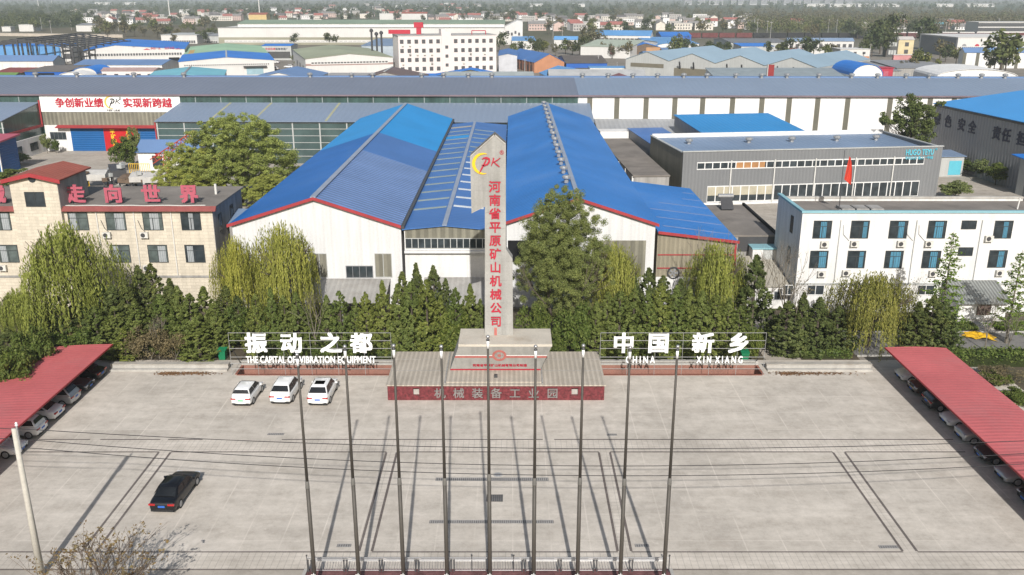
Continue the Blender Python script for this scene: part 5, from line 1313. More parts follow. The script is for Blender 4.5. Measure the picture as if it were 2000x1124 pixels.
# multi gabled pale factory turned towards the left
Y0 = 345.0; t = thing('sawtooth_factory', 'pale grey factory with three gables and a light blue grey roof', 'factory', (D(1222, 124, 400).x, 400, 0), R(-38))
W = MB(); gw, gh, ge, L = 21.0, 10.6, 7.2, 62.0
sr = mat('light_blue_grey_roof', (0.24, 0.33, 0.40), 0.6, 0.08, 0.06)
for i in range(4):
    x = i*gw; MB().prism_y([(x, 0), (x+gw, 0), (x+gw, ge), (x+gw/2, gh), (x, ge)], 0, L).build('wall', pale_grey, t)
    MB().slab([(x, -0.3, ge+0.15), (x+gw/2, -0.3, gh+0.15), (x+gw/2, L, gh+0.15), (x, L, ge+0.15)], 0.12).build('roof_sheet', sr, t); MB().slab([(x+gw/2+0.01, -0.3, gh+0.15), (x+gw-0.01, -0.3, ge+0.15), (x+gw-0.01, L, ge+0.15), (x+gw/2+0.01, L, gh+0.15)], 0.12).build('roof_sheet', sr, t)
    MB().box(x+2.5, x+gw-2.5, -0.08, -0.02, 4.2 if i == 0 else 0.5, 5.8 if i == 0 else 4.6).build('panel_window', mat('olive_panel', (0.15, 0.135, 0.10), 0.7), t)
    if i: [MB().tube((x+gw*f, -0.1, 4.6), (x+gw*f+0.8, -2.4, 7.2), 0.35, n=6).build('fan_duct', dark_steel, t) for f in (0.25, 0.55)]
far('long grey roofed shed with a white front wall', 1395, 1668, 196, 150, 134, 1.6, 'mono', white_plain, mat('grey_green_sheet', (0.22, 0.255, 0.27), 0.6), name='long_shed', cat='shed')
far('grey flat roofed shed with a white edge further back', 1570, 1668, 150, 127.5, 120, 0.5, 'mono', white_plain, grey_roof, name='long_shed', cat='shed')
far('white arched end hall with a blue roof side', 1664, 1724, 200, 149, 134, 3.6, 'arch', white_plain, blue_far, name='vault_shed', cat='shed', d=20)
for lab, a, b in (('crimson site cabin left of the other crimson one', 1690, 1716), ('crimson site cabin right of the other crimson one', 1718, 1745)): r, w, ze, d, Y = far(lab, a, b, 172, 134, 130, 0, 'flat', mat('crimson_panel', (0.36, 0.03, 0.055), 0.6), mat('crimson_panel', (0.36, 0.03, 0.055)), name='site_cabin', cat='cabin', d=6); MB().box(-0.9, 0.9, -0.06, -0.003, 2, ze-1).build('door', roof_letter, r)
far('long white membrane roofed shed falling to the right', 1832, 1985, 196, 152, 137, 2.6, 'arch', white_plain, white_plain, name='vault_shed', cat='shed', d=24, rz=R(-6))
for k, (a, b, yb, ye, yr) in enumerate(((1650, 1760, 168, 139, 122), (1752, 1862, 160, 134, 121), (1690, 1800, 150, 126, 119))): far(('broad dull grey roof left of the crimson cabins', 'dull grey roof behind the membrane shed', 'dark grey roof under the leafy trees')[k], a, b, yb, ye, yr, 1.0, 'x', cream_side, grey_roof, name='roofed_shed', cat='shed')
t = thing('red_chimney', 'red vertical banner board behind the long warehouse roof', 'sign board', (D(1506, 140, 300).x, 300, 0), R(8)); MB().box(-1.0, 1.0, 0, 0.5, 0, D(1506, 127, 300).z).build('board', mat('deep_red_board', (0.22, 0.025, 0.025), 0.6), t); MB().box(-1.3, -1.01, 0, 0.6, 0, D(1506, 126, 300).z).build('post', pale_grey, t)
# blue roofed cluster
r, w, ze, d, Y = far('white two storey factory with a cyan roof edge', 1160, 1270, 92, 70, 60, 3.0, 'x', far_white, blue_far2, rz=R(-14)); far_windows(r, w, [0.08+0.075*i for i in range(12)], (ze-5,), 2.4, 3.2)
r, w, ze, d, Y = far('white shed with a pale green roof and red framed window', 1132, 1232, 114, 92, 78, 2.4, 'x', far_white, mat('pale_green_roof', (0.33, 0.37, 0.30), 0.7), rz=R(-22)); MB().box(w*0.1, w*0.18, -0.1, -0.02, 2, 6.5).build('red_framed_window', mat('red_frame_window', (0.30, 0.15, 0.14), 0.6), r)
r, w, ze, d, Y = far('vivid blue roofed open shed with a timber end', 1232, 1290, 112, 93, 81, 2.2, 'y', wood, blue_far, name='open_shed', cat='shed'); MB().box(w*0.02, w/2, -0.06, -0.02, ze*0.35, ze).build('timber_gable', mat('fresh_timber', (0.40, 0.23, 0.12), 0.8), r)
far('royal blue walled store with a blue roof', 1292, 1350, 86, 71, 63, 2.0, 'x', blue_wall, blue_far, name='store_shed', cat='shed', rz=R(-4))
far('broad pale blue roof beside the royal blue store', 1270, 1365, 102, 86, 73, 1.2, 'mono', far_white, blue_far2, name='roofed_shed', cat='shed')
r, w, ze, d, Y = far('long blue roofed shed with a vivid blue end bay', 1262, 1446, 128, 110, 101, 1.5, 'x', blue_far2, blue_slate, name='long_shed', cat='shed'); MB().box(w*0.24, w*0.5, -0.3, -0.02, 0, ze-0.2).build('blue_bay', blue_wall, r); MB().box(-w*0.5-0.1, -w*0.36, -0.4, -0.02, 0, ze+0.3).build('blue_end', blue_wall, r)
far('small white arched roof among the blue sheds', 1282, 1330, 104, 92, 87, 2.0, 'arch', white_plain, blue_far2, name='vault_shed', cat='shed', d=16)
far('pale blue grey roof behind the long blue shed', 1300, 1420, 116, 102, 94, 1.0, 'mono', far_white, blue_slate, name='roofed_shed', cat='shed')
far('blue roofed house with pale walls left of the cyan roofed factory', 1082, 1128, 94, 78, 72, 2.0, 'x', far_white, blue_far2, name='small_shed', cat='shed', rz=R(-10))
far('blue flat topped pump house near the long hall end', 1000, 1046, 98, 80, 72, 0, 'flat', far_white, blue_far2, name='small_shed', cat='shed')
r, w, ze, d, Y = far('long two storey white office with eleven upper windows', 1540, 1668, 108, 81, 75, 1.6, 'x', far_white, hugo_roof, name='office_block', cat='building'); far_windows(r, w, [0.05+0.09*i for i in range(11)], (ze-4.2,), 2.0, 2.6); MB().box(-w*0.48, -w*0.3, -2.0, -0.02, ze*0.42, ze*0.48).build('red_canopy', red_trim, r)
far('long dark grey roof left of the two storey office', 1428, 1540, 98, 84, 76, 1.4, 'x', pale_grey, mat('slate_grey_roof', (0.15, 0.155, 0.165), 0.8), name='long_shed', cat='shed')
far('bright blue lean to roof below the dark grey roof', 1448, 1512, 104, 91, 85, 0.8, 'mono', pale_grey, blue_far, name='small_shed', cat='shed')
r, w, ze, d, Y = far('white flat house with a brick base below the two storey office', 1642, 1700, 120, 97, 92, 0, 'flat', far_white, far_white, name='house', cat='house', d=14); MB().box(-w/2, w/2, -0.1, -0.02, 0, ze*0.42).build('brick_base', orange_brick, r); far_windows(r, w, (0.2, 0.5, 0.8), (ze*0.6,), 1.5, 1.2)
r, w, ze, d, Y = far('cream yellow two storey house beside a dark timber house', 1756, 1786, 112, 78, 74, 1.5, 'x', mat('cream_yellow_wall', (0.52, 0.44, 0.27), 0.8), mat('pale_tile', (0.40, 0.38, 0.36), 0.8), name='house', cat='house'); far_windows(r, w, (0.55,), (ze*0.62, ze*0.2), 2.2, 2.2)
r, w, ze, d, Y = far('dark fronted timber house left of the yellow house', 1735, 1756, 112, 78, 73, 1.5, 'x', mat('dark_front', (0.075, 0.075, 0.075), 0.8), grey_roof, name='house', cat='house'); far_windows(r, w, (0.25, 0.5, 0.75), (ze*0.62, ze*0.15), 1.2, 2.4, pale_grey)
r, w, ze, d, Y = far('pink painted wall with a white coping near the yellow house', 1746, 1812, 122, 108, 107, 0, 'flat', mat('pink_wall', (0.46, 0.21, 0.21), 0.8, 0.15, 0.3), far_white, name='boundary_wall', cat='wall', d=2)
r, w, ze, d, Y = far('large white hall with a window strip and three wall emblems', 1872, 2040, 112, 74, 70, 0, 'flat', far_white, far_white, d=50)
far_strip(r, w, 0.03, 0.97, ze*0.28, 3.0, 40)
for i, m in enumerate((grey_roof, sign_red, grey_roof)): MB().prism_y([(1.3*math.cos(2*PI*k/10), 1.3*math.sin(2*PI*k/10)) for k in range(10)], -0.06, -0.02).build('wall_emblem', m, r, loc=(-w*0.42+i*w*0.15, 0, ze*0.56))
MB().box(-w/2-0.1, -w/2-0.003, 2, 48, 0, ze-0.5).build('dark_side', grey_roof, r)
r, w, ze, d, Y = far('slate blue roofed white panelled shed before the large white hall', 1885, 2040, 134, 103, 96, 2.0, 'x', white_plain, blue_slate)
for i in range(7): MB().box(-w/2+w*i/6-0.8, -w/2+w*i/6+0.8, -0.08, -0.02, 0, ze).build('dark_pillar', khaki, r)
r, w, ze, d, Y = far('distant long white two storey school like block', 1912, 2060, 66, 44, 42, 0, 'flat', far_white, far_white, d=25, name='office_block', cat='building'); far_windows(r, w, [0.02+0.04*i for i in range(24)], (ze*0.2, ze*0.62), 3.0, 3.2)
far('teal roofed shed in the distant fields', 1795, 1856, 56, 48, 44, 2.0, 'x', pale_grey, turq_roof, name='small_shed', cat='shed')
far('white walled farm shed with a grey roof at the far left', 148, 188, 62, 50, 46, 1.5, 'x', far_white, grey_roof, name='small_shed', cat='shed')
far('small white hut at the far left field edge', 3, 20, 62, 53, 52, 0, 'flat', far_white, far_white, name='small_shed', cat='shed', d=8)
far('white flat roofed hut beside the left field road', 36, 64, 62, 49, 47, 0, 'flat', far_white, far_white, name='small_shed', cat='shed', d=14)
t = thing('boundary_wall', 'pale boundary wall along the field road at far left', 'wall', (0, 0, 0)); a, b = G(-40, 70), G(240, 74); MB().cbox(((a.x+b.x)/2, (a.y+b.y)/2, 1.2), ((b-a).length, 0.5, 2.4), math.atan2(b.y-a.y, b.x-a.x)).build('wall_body', mat('beige_wall', (0.42, 0.37, 0.31), 0.9), t); MB().cbox(((a.x+b.x)/2, (a.y+b.y)/2, 2.5), ((b-a).length, 0.8, 0.2), math.atan2(b.y-a.y, b.x-a.x)).build('coping', concrete, t)
for k, (a, b, yb, ye, m, r_) in enumerate(((485, 520, 48, 29, mat('warm_yellow_wall', (0.50, 0.37, 0.17), 0.8), red_roof), (784, 834, 40, 27, far_white, red_roof), (741, 770, 40, 27, far_white, far_white))):
    far(('warm yellow house behind the long green roofed hall', 'long cream villa with a red roof in the far village', 'stepped white house in the far village')[k], a, b, yb, ye, ye-2, 2.0, 'x' if k < 2 else 'flat', m, r_, name='house', cat='house', d=18)

# ------------------------------------------------------------------ foliage
def quads_mesh(name, V, m, extra=None):
    """V: (n, 4, 3) array of leaf cards; extra: MB of bark with material 1"""
    n = len(V); me = bpy.data.meshes.new(name)
    me.vertices.add(n*4); me.vertices.foreach_set('co', V.reshape(-1).astype(np.float32))
    me.loops.add(n*4); me.loops.foreach_set('vertex_index', np.arange(n*4, dtype=np.int32))
    me.polygons.add(n); me.polygons.foreach_set('loop_start', np.arange(0, n*4, 4, dtype=np.int32))
    me.materials.append(m); me.update(calc_edges=True); me.validate(); return me
def leaf_cards(P, N, size, rg, aspect=0.6, jitter=0.7):
    """cards at P roughly facing N, with random turn"""
    n = len(P); N = N + rg.normal(0, jitter, (n, 3)); N /= np.linalg.norm(N, axis=1)[:, None]+1e-9
    A = rg.normal(0, 1, (n, 3)); U = np.cross(N, A); U /= np.linalg.norm(U, axis=1)[:, None]+1e-9; W = np.cross(N, U)
    s = (size*rg.uniform(0.6, 1.35, n))[:, None]; U = U*s; W = W*s*aspect
    return np.stack([P-U-W*0.3, P-W, P+U+W*0.3, P+W], axis=1)
def conifer_crown(h, r, seed, n=6500, size=0.115, full=0.92):
    rg = np.random.default_rng(seed); ph = rg.uniform(0, 6.28, 6); m = 300; per = n//m
    z = h*(0.03+0.97*rg.random(m)**1.2); f = z/h; a = rg.uniform(0, 2*PI, m)
    prof = np.clip(1.18*(1-f)**full*(0.66+0.34*np.minimum(f*4.0, 1.0)), 0, 1)*0.88+0.012
    lump = 1+0.20*np.sin(2*a+ph[0]+f*6)+0.15*np.sin(4*a+ph[1]-f*13)+0.10*np.sin(f*23+ph[2]+3*a)
    rad = r*prof*lump*(0.45+0.55*rg.random(m)**0.5)*1.25
    C = np.stack([rad*np.cos(a), rad*np.sin(a), z], 1); O = np.stack([np.cos(a), np.sin(a), 1.1+0*a], 1)
    C = np.repeat(C, per, 0); O = np.repeat(O, per, 0); k = len(C); t = rg.random(k)[:, None]; w = (0.30*(1-np.repeat(f, per))+0.06)[:, None]*r/1.3
    P = C+O*(t-0.35)*w*1.1+rg.normal(0, 1, (k, 3))*w*0.26*(1.1-t)
    P[:, 2] = np.clip(P[:, 2], 0.02, h)
    N = O*np.array([1, 1, 0.4]); return leaf_cards(P, N, size, rg, 0.55, 0.6)
def blob_crown(clumps, seed, per=70, size=0.16, squash=0.8, jitter=0.8, aspect=0.55):
    rg = np.random.default_rng(seed); out = []
    for (c, r) in clumps:
        d = rg.normal(0, 1, (per, 3)); d /= np.linalg.norm(d, axis=1)[:, None]
        k = rg.random(per)**0.45
        P = np.array(c)+d*k[:, None]*r*np.array([1, 1, squash]); out.append(leaf_cards(P, d+np.array([0, 0, 0.4]), size, rg, aspect, jitter))
    return np.concatenate(out)
def branchy(mb, p, d, l, r, depth, rg, tips, spread=0.6, up=0.15, nk=3, n=5):
    e = p+d*l; mb.tube(p, e, r, r*0.62, n=n if depth > 1 else 3, cap=False)
    if depth == 0: tips.append(e); return
    for k in range(nk):
        nd = (d+Vector((rg.gauss(0, spread), rg.gauss(0, spread), rg.gauss(0, spread*0.6)+up))).normalized()
        branchy(mb, p+d*l*rg.uniform(0.55, 1.0), nd, l*rg.uniform(0.55, 0.8), r*0.55, depth-1, rg, tips, spread, up, nk, n)
LG = leafmat('conifer_foliage', [(0.09, 0.122, 0.028), (0.15, 0.186, 0.048), (0.212, 0.24, 0.076)], 0.33)
LGD = leafmat('dark_conifer_foliage', [(0.062, 0.085, 0.028), (0.102, 0.128, 0.04), (0.152, 0.172, 0.058)], 0.3)
LWIL = leafmat('willow_foliage', [(0.20, 0.222, 0.045), (0.275, 0.292, 0.065), (0.35, 0.358, 0.10)], 0.35)
LOLV = leafmat('olive_foliage', [(0.125, 0.165, 0.06), (0.18, 0.22, 0.085), (0.24, 0.275, 0.12)], 0.38)
LSPR = leafmat('spring_foliage', [(0.25, 0.30, 0.075), (0.32, 0.365, 0.10), (0.39, 0.42, 0.145)], 0.38)
LBRT = leafmat('bright_spring_foliage', [(0.10, 0.17, 0.02), (0.16, 0.24, 0.035), (0.22, 0.30, 0.06)], 0.35)
LSHR = leafmat('shrub_foliage', [(0.055, 0.085, 0.018), (0.10, 0.135, 0.028), (0.155, 0.18, 0.05)], 0.25)
LBUD = leafmat('budding_leaf', [(0.17, 0.10, 0.05), (0.23, 0.15, 0.07), (0.28, 0.21, 0.10)], 0.25)
LDRY = leafmat('dry_twig_foliage', [(0.10, 0.085, 0.045), (0.145, 0.12, 0.065), (0.19, 0.155, 0.09)], 0.2)
def tree_proto(name, label, cat, crown_mesh, trunk_mb, bark_m=None, group=None):
    t = thing(name, label, cat, (0, 0, -500), 0, group)
    link('crown', crown_mesh, t)
    if trunk_mb: trunk_mb.build('trunk', bark_m or bark, t)
    return t
class Kind:
    """prototypes of one sort of tree; put() moves a prototype out the first time, then copies it"""
    def __init__(s, protos, h, r): s.p = protos; s.used = [False]*len(protos); s.h = h; s.r = r; s.i = 0
    def put(s, loc, h, r, label, group=None, rz=None):
        k = s.i % len(s.p); s.i += 1; sc = (r/s.r, r/s.r, h/s.h); rz = rnd.uniform(0, 6.28) if rz is None else rz
        if not s.used[k]:
            s.used[k] = True; o = s.p[k]; o.location = loc; o.rotation_euler = (0, 0, rz); o.scale = sc; o['label'] = label
            if group: o['group'] = group
            return o
        o = dup(s.p[k], loc, rz, sc, label)
        if group: o['group'] = group
        elif 'group' in o: del o['group']
        return o
def cone_protos(name, m, seeds, n=6500, size=0.115, h=6.0, r=1.3):
    out = []
    for s in seeds:
        V = conifer_crown(h, r, s, n, size, (0.92, 0.70, 1.05, 0.8)[s % 4]); tb = MB().path([(0, 0, -0.1), (0, 0, h*0.5), (0, 0, h*0.93)], [0.12, 0.08, 0.02], 5)
        out.append(tree_proto(name, 'x', 'tree', quads_mesh('crown', V, m), tb))
    return out
K_CON = Kind(cone_protos('conifer', LG, (1, 2, 3, 4, 8, 9)), 6.0, 1.3)
K_COND = Kind(cone_protos('conifer', LGD, (5, 6, 7), 6500, 0.125), 6.0, 1.3)
def willow_proto(seed, h=10.0, r=3.6, m=None, strands=900):
    rg = np.random.default_rng(seed); rd = random.Random(seed); tb = MB(); tips = []
    tb.path([(0, 0, -0.1), (0.15, 0.1, h*0.25), (0.1, 0.2, h*0.42)], [0.28, 0.22, 0.17], 7)
    for k in range(7):
        a = 2*PI*k/7+rd.uniform(-0.3, 0.3)
        branchy(tb, Vector((0.1, 0.15, h*rd.uniform(0.32, 0.42))), Vector((math.cos(a)*0.6, math.sin(a)*0.6, 0.9)).normalized(), h*0.26, 0.11, 2, rd, tips, 0.4, 0.25)
    P = []; N = []
    for k in range(strands):
        a = rd.uniform(0, 2*PI); q = math.sqrt(rd.random()); rr_ = r*q*(0.85+0.25*math.sin(3*a+seed)); z0 = h*(0.99-0.30*q*q)*rd.uniform(0.82, 1.0)
        L = rd.uniform(0.18, 0.62)*h*(0.55+0.6*q)
        x, y = rr_*math.cos(a), rr_*math.sin(a); n = int(L/0.16); sw = rd.uniform(-0.1, 0.1)
        for j in range(n):
            f = j/n
            if rd.random() < 0.12: continue
            P.append((x*(1+0.14*f)+sw*f+rd.gauss(0, 0.04), y*(1+0.14*f)+rd.gauss(0, 0.04), z0+0.35*math.sin(min(1, f*4)*PI)*0.3-L*f)); N.append((math.cos(a), math.sin(a), 0.1))
    P = np.array(P); N = np.array(N); n = len(P)
    N = N+rg.normal(0, 0.5, (n, 3)); N /= np.linalg.norm(N, axis=1)[:, None]
    up = np.array([0, 0, 1.0])+rg.normal(0, 0.22, (n, 3)); U = np.cross(N, up); U /= np.linalg.norm(U, axis=1)[:, None]; W = up
    su = rg.uniform(0.025, 0.055, n)[:, None]; sw_ = rg.uniform(0.09, 0.19, n)[:, None]
    V = np.stack([P-U*su, P-W*sw_, P+U*su, P+W*sw_], axis=1)
    return tree_proto('willow_tree', 'x', 'tree', quads_mesh('crown', V, m or LWIL), tb)
K_WIL = Kind([willow_proto(11), willow_proto(12), willow_proto(13)], 10.0, 3.6)
K_WIL2 = Kind([willow_proto(14, m=leafmat('olive_willow_foliage', [(0.13, 0.145, 0.035), (0.19, 0.20, 0.052), (0.25, 0.25, 0.08)], 0.3), strands=900)], 10.0, 3.6)
def broad_proto(name, seed, h, r, m, nclump, per, size, base=0.22, clump_r=0.95, bark_m=None, upright=False, squash=0.8):
    rd = random.Random(seed); tb = MB(); tips = []
    tb.path([(0, 0, -0.1), (0.1, 0, h*base)], [0.04*h*0.5, 0.03*h*0.5], 7)
    for k in range(5):
        a = 2*PI*k/5+rd.uniform(-0.4, 0.4); s = 0.35 if upright else 0.75
        branchy(tb, Vector((0.1, 0, h*base*rd.uniform(0.7, 1.0))), Vector((math.cos(a)*s, math.sin(a)*s, 1)).normalized(), h*0.28, 0.016*h*0.5, 3, rd, tips, 0.38, 0.18)
    cl = []
    for k in range(nclump):
        a = rd.uniform(0, 2*PI); u = rd.uniform(-1, 1); q = rd.random()**0.4; cz = h*(0.5+base*0.45); hz = h*(0.5-base*0.35)
        rr_ = math.sqrt(max(0.0, 1-u*u))*(1+0.16*math.sin(3*a+seed+2*u)+0.10*math.sin(5*a-4*u))
        cl.append(((r*q*rr_*math.cos(a), r*q*rr_*math.sin(a), cz+hz*q*u*0.92), clump_r*rd.uniform(0.55, 1.2)*(1-0.25*abs(u))))
    for e in tips[::3]: cl.append((tuple(e), clump_r*0.5))
    V = blob_crown(cl, seed, per, size, squash)
    return tree_proto(name, 'x', 'tree', quads_mesh('crown', V, m), tb, bark_m)
K_BIG = Kind([broad_proto('broadleaf_tree', 21, 15, 4.4, LOLV, 900, 260, 0.058, 0.08, 0.58)], 15, 4.4)
K_MID = Kind([broad_proto('broadleaf_tree', 22, 14, 6.0, LSPR, 800, 190, 0.085, 0.06, 0.58), broad_proto('broadleaf_tree', 23, 14, 6.0, LSPR, 800, 190, 0.085, 0.06, 0.58)], 14, 6.0)
K_POP = Kind([broad_proto('poplar_tree', 24, 15, 3.2, leafmat('poplar_foliage', [(0.06, 0.085, 0.025), (0.10, 0.13, 0.04), (0.15, 0.18, 0.065)], 0.3), 90, 90, 0.19, 0.2, 1.0, None, True)], 15, 3.2)
K_SHR = Kind([broad_proto('shrub', 25, 3.2, 1.9, LSHR, 46, 90, 0.12, 0.05, 0.62), broad_proto('shrub', 26, 3.2, 1.9, LSHR, 46, 90, 0.12, 0.05, 0.62)], 3.2, 1.9)
K_DRY = Kind([broad_proto('dry_shrub', 27, 3.0, 1.7, LDRY, 34, 50, 0.08, 0.08, 0.65, pale_bark)], 3.0, 1.7)
K_SML = Kind([broad_proto('small_tree', 28, 5, 2.2, LSHR, 50, 80, 0.15, 0.25, 0.75), broad_proto('small_tree', 29, 5, 2.2, LOLV, 50, 80, 0.15, 0.25, 0.75)], 5, 2.2)
def larch_proto(seed, h=11.0, r=2.5):
    rd = random.Random(seed); rg = np.random.default_rng(seed); tb = MB().path([(0, 0, -0.1), (0.05, 0, h*0.5), (0, 0, h)], [0.16, 0.09, 0.015], 6); P = []
    for k in range(60):
        f = 0.14+0.85*k/60; z = h*f; L = r*(1-f)**0.75*rd.uniform(0.7, 1.15)+0.15; a = k*2.4+rd.uniform(-0.4, 0.4)
        e = Vector((math.cos(a)*L, math.sin(a)*L, z+0.12*L)); tb.tube((0, 0, z), e, 0.028, 0.008, n=3, cap=False)
        for j in range(int(26*L)+6): q = rd.uniform(0.15, 1.0); P.append((e.x*q+rd.gauss(0, 0.13), e.y*q+rd.gauss(0, 0.13), z+0.12*L*q-0.16*abs(rd.gauss(0, 1))))
    P = np.array(P); return tree_proto('larch_tree', 'x', 'tree', quads_mesh('crown', leaf_cards(P, np.tile([0, 0, 1.0], (len(P), 1)), 0.14, rg, 0.5, 0.7), LBRT), tb, pale_bark)
K_LAR = Kind([larch_proto(31)], 11.0, 2.5)
def bare_proto(seed, h=7.0, leaves=None, nl=160, name='bare_tree', bm=None):
    rd = random.Random(seed); rg = np.random.default_rng(seed); tb = MB(); tips = []
    t = thing(name, 'x', 'tree', (0, 0, -500))
    tb.path([(0, 0, -0.1), (0.05, 0.03, h*0.3)], [0.075, 0.06], 5)
    for k in range(4):
        a = 2*PI*k/4+rd.uniform(-0.5, 0.5); branchy(tb, Vector((0.05, 0.03, h*rd.uniform(0.2, 0.3))), Vector((math.cos(a)*0.35, math.sin(a)*0.35, 1)).normalized(), h*0.3, 0.04, 3, rd, tips, 0.32, 0.2, 3, 4)
    tb.build('trunk', bm or pale_bark, t)
    if leaves:
        P = np.array([tuple(rd.choice(tips)+Vector((rd.gauss(0, .15), rd.gauss(0, .15), rd.gauss(0, .15)))) for _ in range(nl)])
        link('crown', quads_mesh('crown', leaf_cards(P, np.tile([0, 0, 1.0], (nl, 1)), 0.07, rg, 0.5, 1.0), leaves), t)
    return t
K_BARE = Kind([bare_proto(41), bare_proto(42), bare_proto(43, leaves=LDRY)], 7.0, 1.0)

def plant_row(K, specs, desc, group, spread=1.0):
    """specs: (px centre, px top row, metres away, half width in px)"""
    specs = sorted(specs)
    for i, (x, yt, Y, hw) in enumerate(specs):
        top = D(x, yt, Y); rr_ = hw/FPX*(Y*_c+ (CAMH-2)*_s)
        lab = '%s from the left %s' % (ordw(i), desc) if i else 'leftmost %s' % desc
        K.put((top.x, Y, 0), max(0.6, top.z), rr_*spread, lab, group)
# conifers behind the left sign
plant_row(K_CON, [(498, 577, 81.0, 20), (527, 562, 80.8, 21), (553, 578, 81.2, 20), (577, 572, 81.5, 22), (598, 600, 82.5, 17), (637, 578, 81.5, 17), (662, 570, 80.9, 20), (692, 581, 81.2, 18), (713, 572, 81.0, 20), (746, 550, 81.0, 22), (776, 556, 81.3, 23), (802, 552, 81.0, 25), (832, 548, 81.0, 26), (860, 578, 81.5, 20), (889, 563, 82.0, 20), (918, 556, 82.4, 20), (938, 585, 82.6, 15)], 'green conifer behind the left letter sign', 'conifers behind the left sign', 1.32)
plant_row(K_COND, [(785, 532, 86.5, 20), (812, 515, 86.0, 24), (846, 520, 86.5, 24), (870, 545, 87, 16)], 'darker tall conifer just left of the pylon', 'dark conifers left of the pylon', 1.25)
plant_row(K_COND, [(108, 580, 83, 30), (160, 590, 83, 30), (195, 555, 84.5, 28), (217, 560, 83.5, 26), (243, 548, 84, 26), (268, 520, 87, 24), (293, 517, 87.5, 24), (330, 545, 86, 26), (440, 560, 85, 24), (462, 580, 84, 22), (70, 610, 81, 28), (12, 640, 80, 30)], 'dark conifer before the cream office', 'dark conifers before the cream office', 1.4)
plant_row(K_CON, [(183, 600, 81.5, 26), (222, 600, 81.2, 26), (262, 590, 81.5, 26), (310, 575, 82, 28), (345, 560, 82.5, 27), (368, 575, 81.5, 25), (396, 560, 82.5, 28), (418, 590, 81.5, 22), (383, 628, 79.9, 27), (240, 640, 79.8, 20)], 'green conifer above the left carport end', 'green conifers before the cream office', 1.4)
# right of the pylon
plant_row(K_CON, [(1165, 590, 81.0, 20), (1187, 572, 81.3, 24), (1212, 570, 81.0, 25), (1240, 565, 81.4, 24), (1266, 570, 81.0, 24), (1293, 556, 81.2, 26), (1322, 560, 81.0, 25), (1347, 562, 81.4, 24), (1373, 570, 81.0, 24), (1400, 578, 81.2, 24), (1425, 582, 81.0, 22), (1446, 600, 81.2, 20)], 'green conifer behind the right letter sign', 'conifers behind the right sign', 1.42)
plant_row(K_COND, [(1268, 525, 86.0, 25), (1240, 540, 86.5, 22), (1296, 540, 86.3, 24), (1330, 545, 86.5, 22)], 'darker rear conifer behind the right letter sign', 'dark conifers behind the right sign', 1.35)
K_COND.put((D(1479, 500, 84.5).x, 84.5, 0), D(1479, 500, 84.5).z, 2.2, 'tall dark conifer left of the lane beside the white office')
plant_row(K_COND, [(1540, 590, 81.5, 28), (1571, 572, 82.0, 22), (1603, 582, 81.5, 24), (1640, 600, 82.5, 24), (1797, 590, 82.3, 24), (1826, 578, 82.0, 26), (1848, 590, 82.2, 24)], 'dark conifer between the lane and right carport', 'dark conifers beside the right carport', 1.45)
# willows and other tall trees
for x, yt, Y, hw, h_, lab in ((118, 428, 84.5, 88, 0, 'large yellow green weeping willow before the cream office windows'), (30, 560, 82.5, 50, 0, 'low drooping willow at the far left edge'), (545, 428, 86.0, 68, 0, 'yellow green willow before the left white workshop'), (455, 455, 87.0, 44, 0, 'narrow willow between the cream office and white workshop'), (1200, 468, 86.5, 56, 0, 'willow with hanging strands right of the big olive tree'), (1405, 466, 86.0, 60, 0, 'bright willow before the low blue lean to')):
    t = D(x, yt, Y); K_WIL.put((t.x, Y, 0), t.z, 1.14*hw/FPX*(Y*_c+8), lab)
t = D(1712, 528, 83); K_WIL2.put((t.x, 83, 0), t.z, 4.3, 'broad olive green willow before the white office')
t = D(1098, 352, 84.5); K_BIG.put((t.x, 84.5, 0), t.z, 4.1, 'tallest olive green tree, right beside the pylon', rz=0.6)
t = D(455, 214, 146); K_MID.put((t.x, 146, 0), t.z, 8.9, 'huge spring green tree behind the red roof letters', rz=0.4)
t = D(395, 262, 143); K_MID.put((t.x-2, 142, 0), t.z-1, 5.6, 'smaller spring green tree left of the huge one', rz=2.0)
t = D(520, 300, 140); K_MID.put((t.x, 140, 0), t.z-3, 4.2, 'low spring green tree right of the huge one', rz=1.1)
t = D(1798, 166, 168); K_POP.put((t.x, 168, 0), t.z, 3.7, 'upright dark poplar between the grey factory and lettered warehouse')
t = D(1864, 450, 84); K_LAR.put((t.x, 84, 0), t.z, 2.6, 'bright green larch before the white office windows')
t = D(1998, 488, 84); K_LAR.put((t.x, 84, 0), t.z, 2.6, 'bright green larch at the right edge')
for x, yt, Y, lab in ((1500, 470, 86, 'bare tree left of the white office corner'), (1546, 440, 86.5, 'tallest bare tree at the white office corner'), (1562, 520, 82, 'thin bare sapling among the dark conifers by the lane'), (608, 560, 81.0, 'thin bare tree between the conifers left of the pylon'), (1655, 540, 84, 'bare tree behind the olive willow'), (1770, 520, 85, 'bare tree right of the olive willow'), (1945, 560, 82, 'bare tree near the larch at the right edge'), (1985, 600, 81, 'small bare tree above the right hedge'), (300, 610, 79.9, 'bare shrubby tree at the left low wall'), (1395, 430, 88, 'bare tree behind the bright willow')):
    t = D(x, yt, Y); K_BARE.put((t.x, Y, 0), t.z, 1.0*t.z/7, lab)
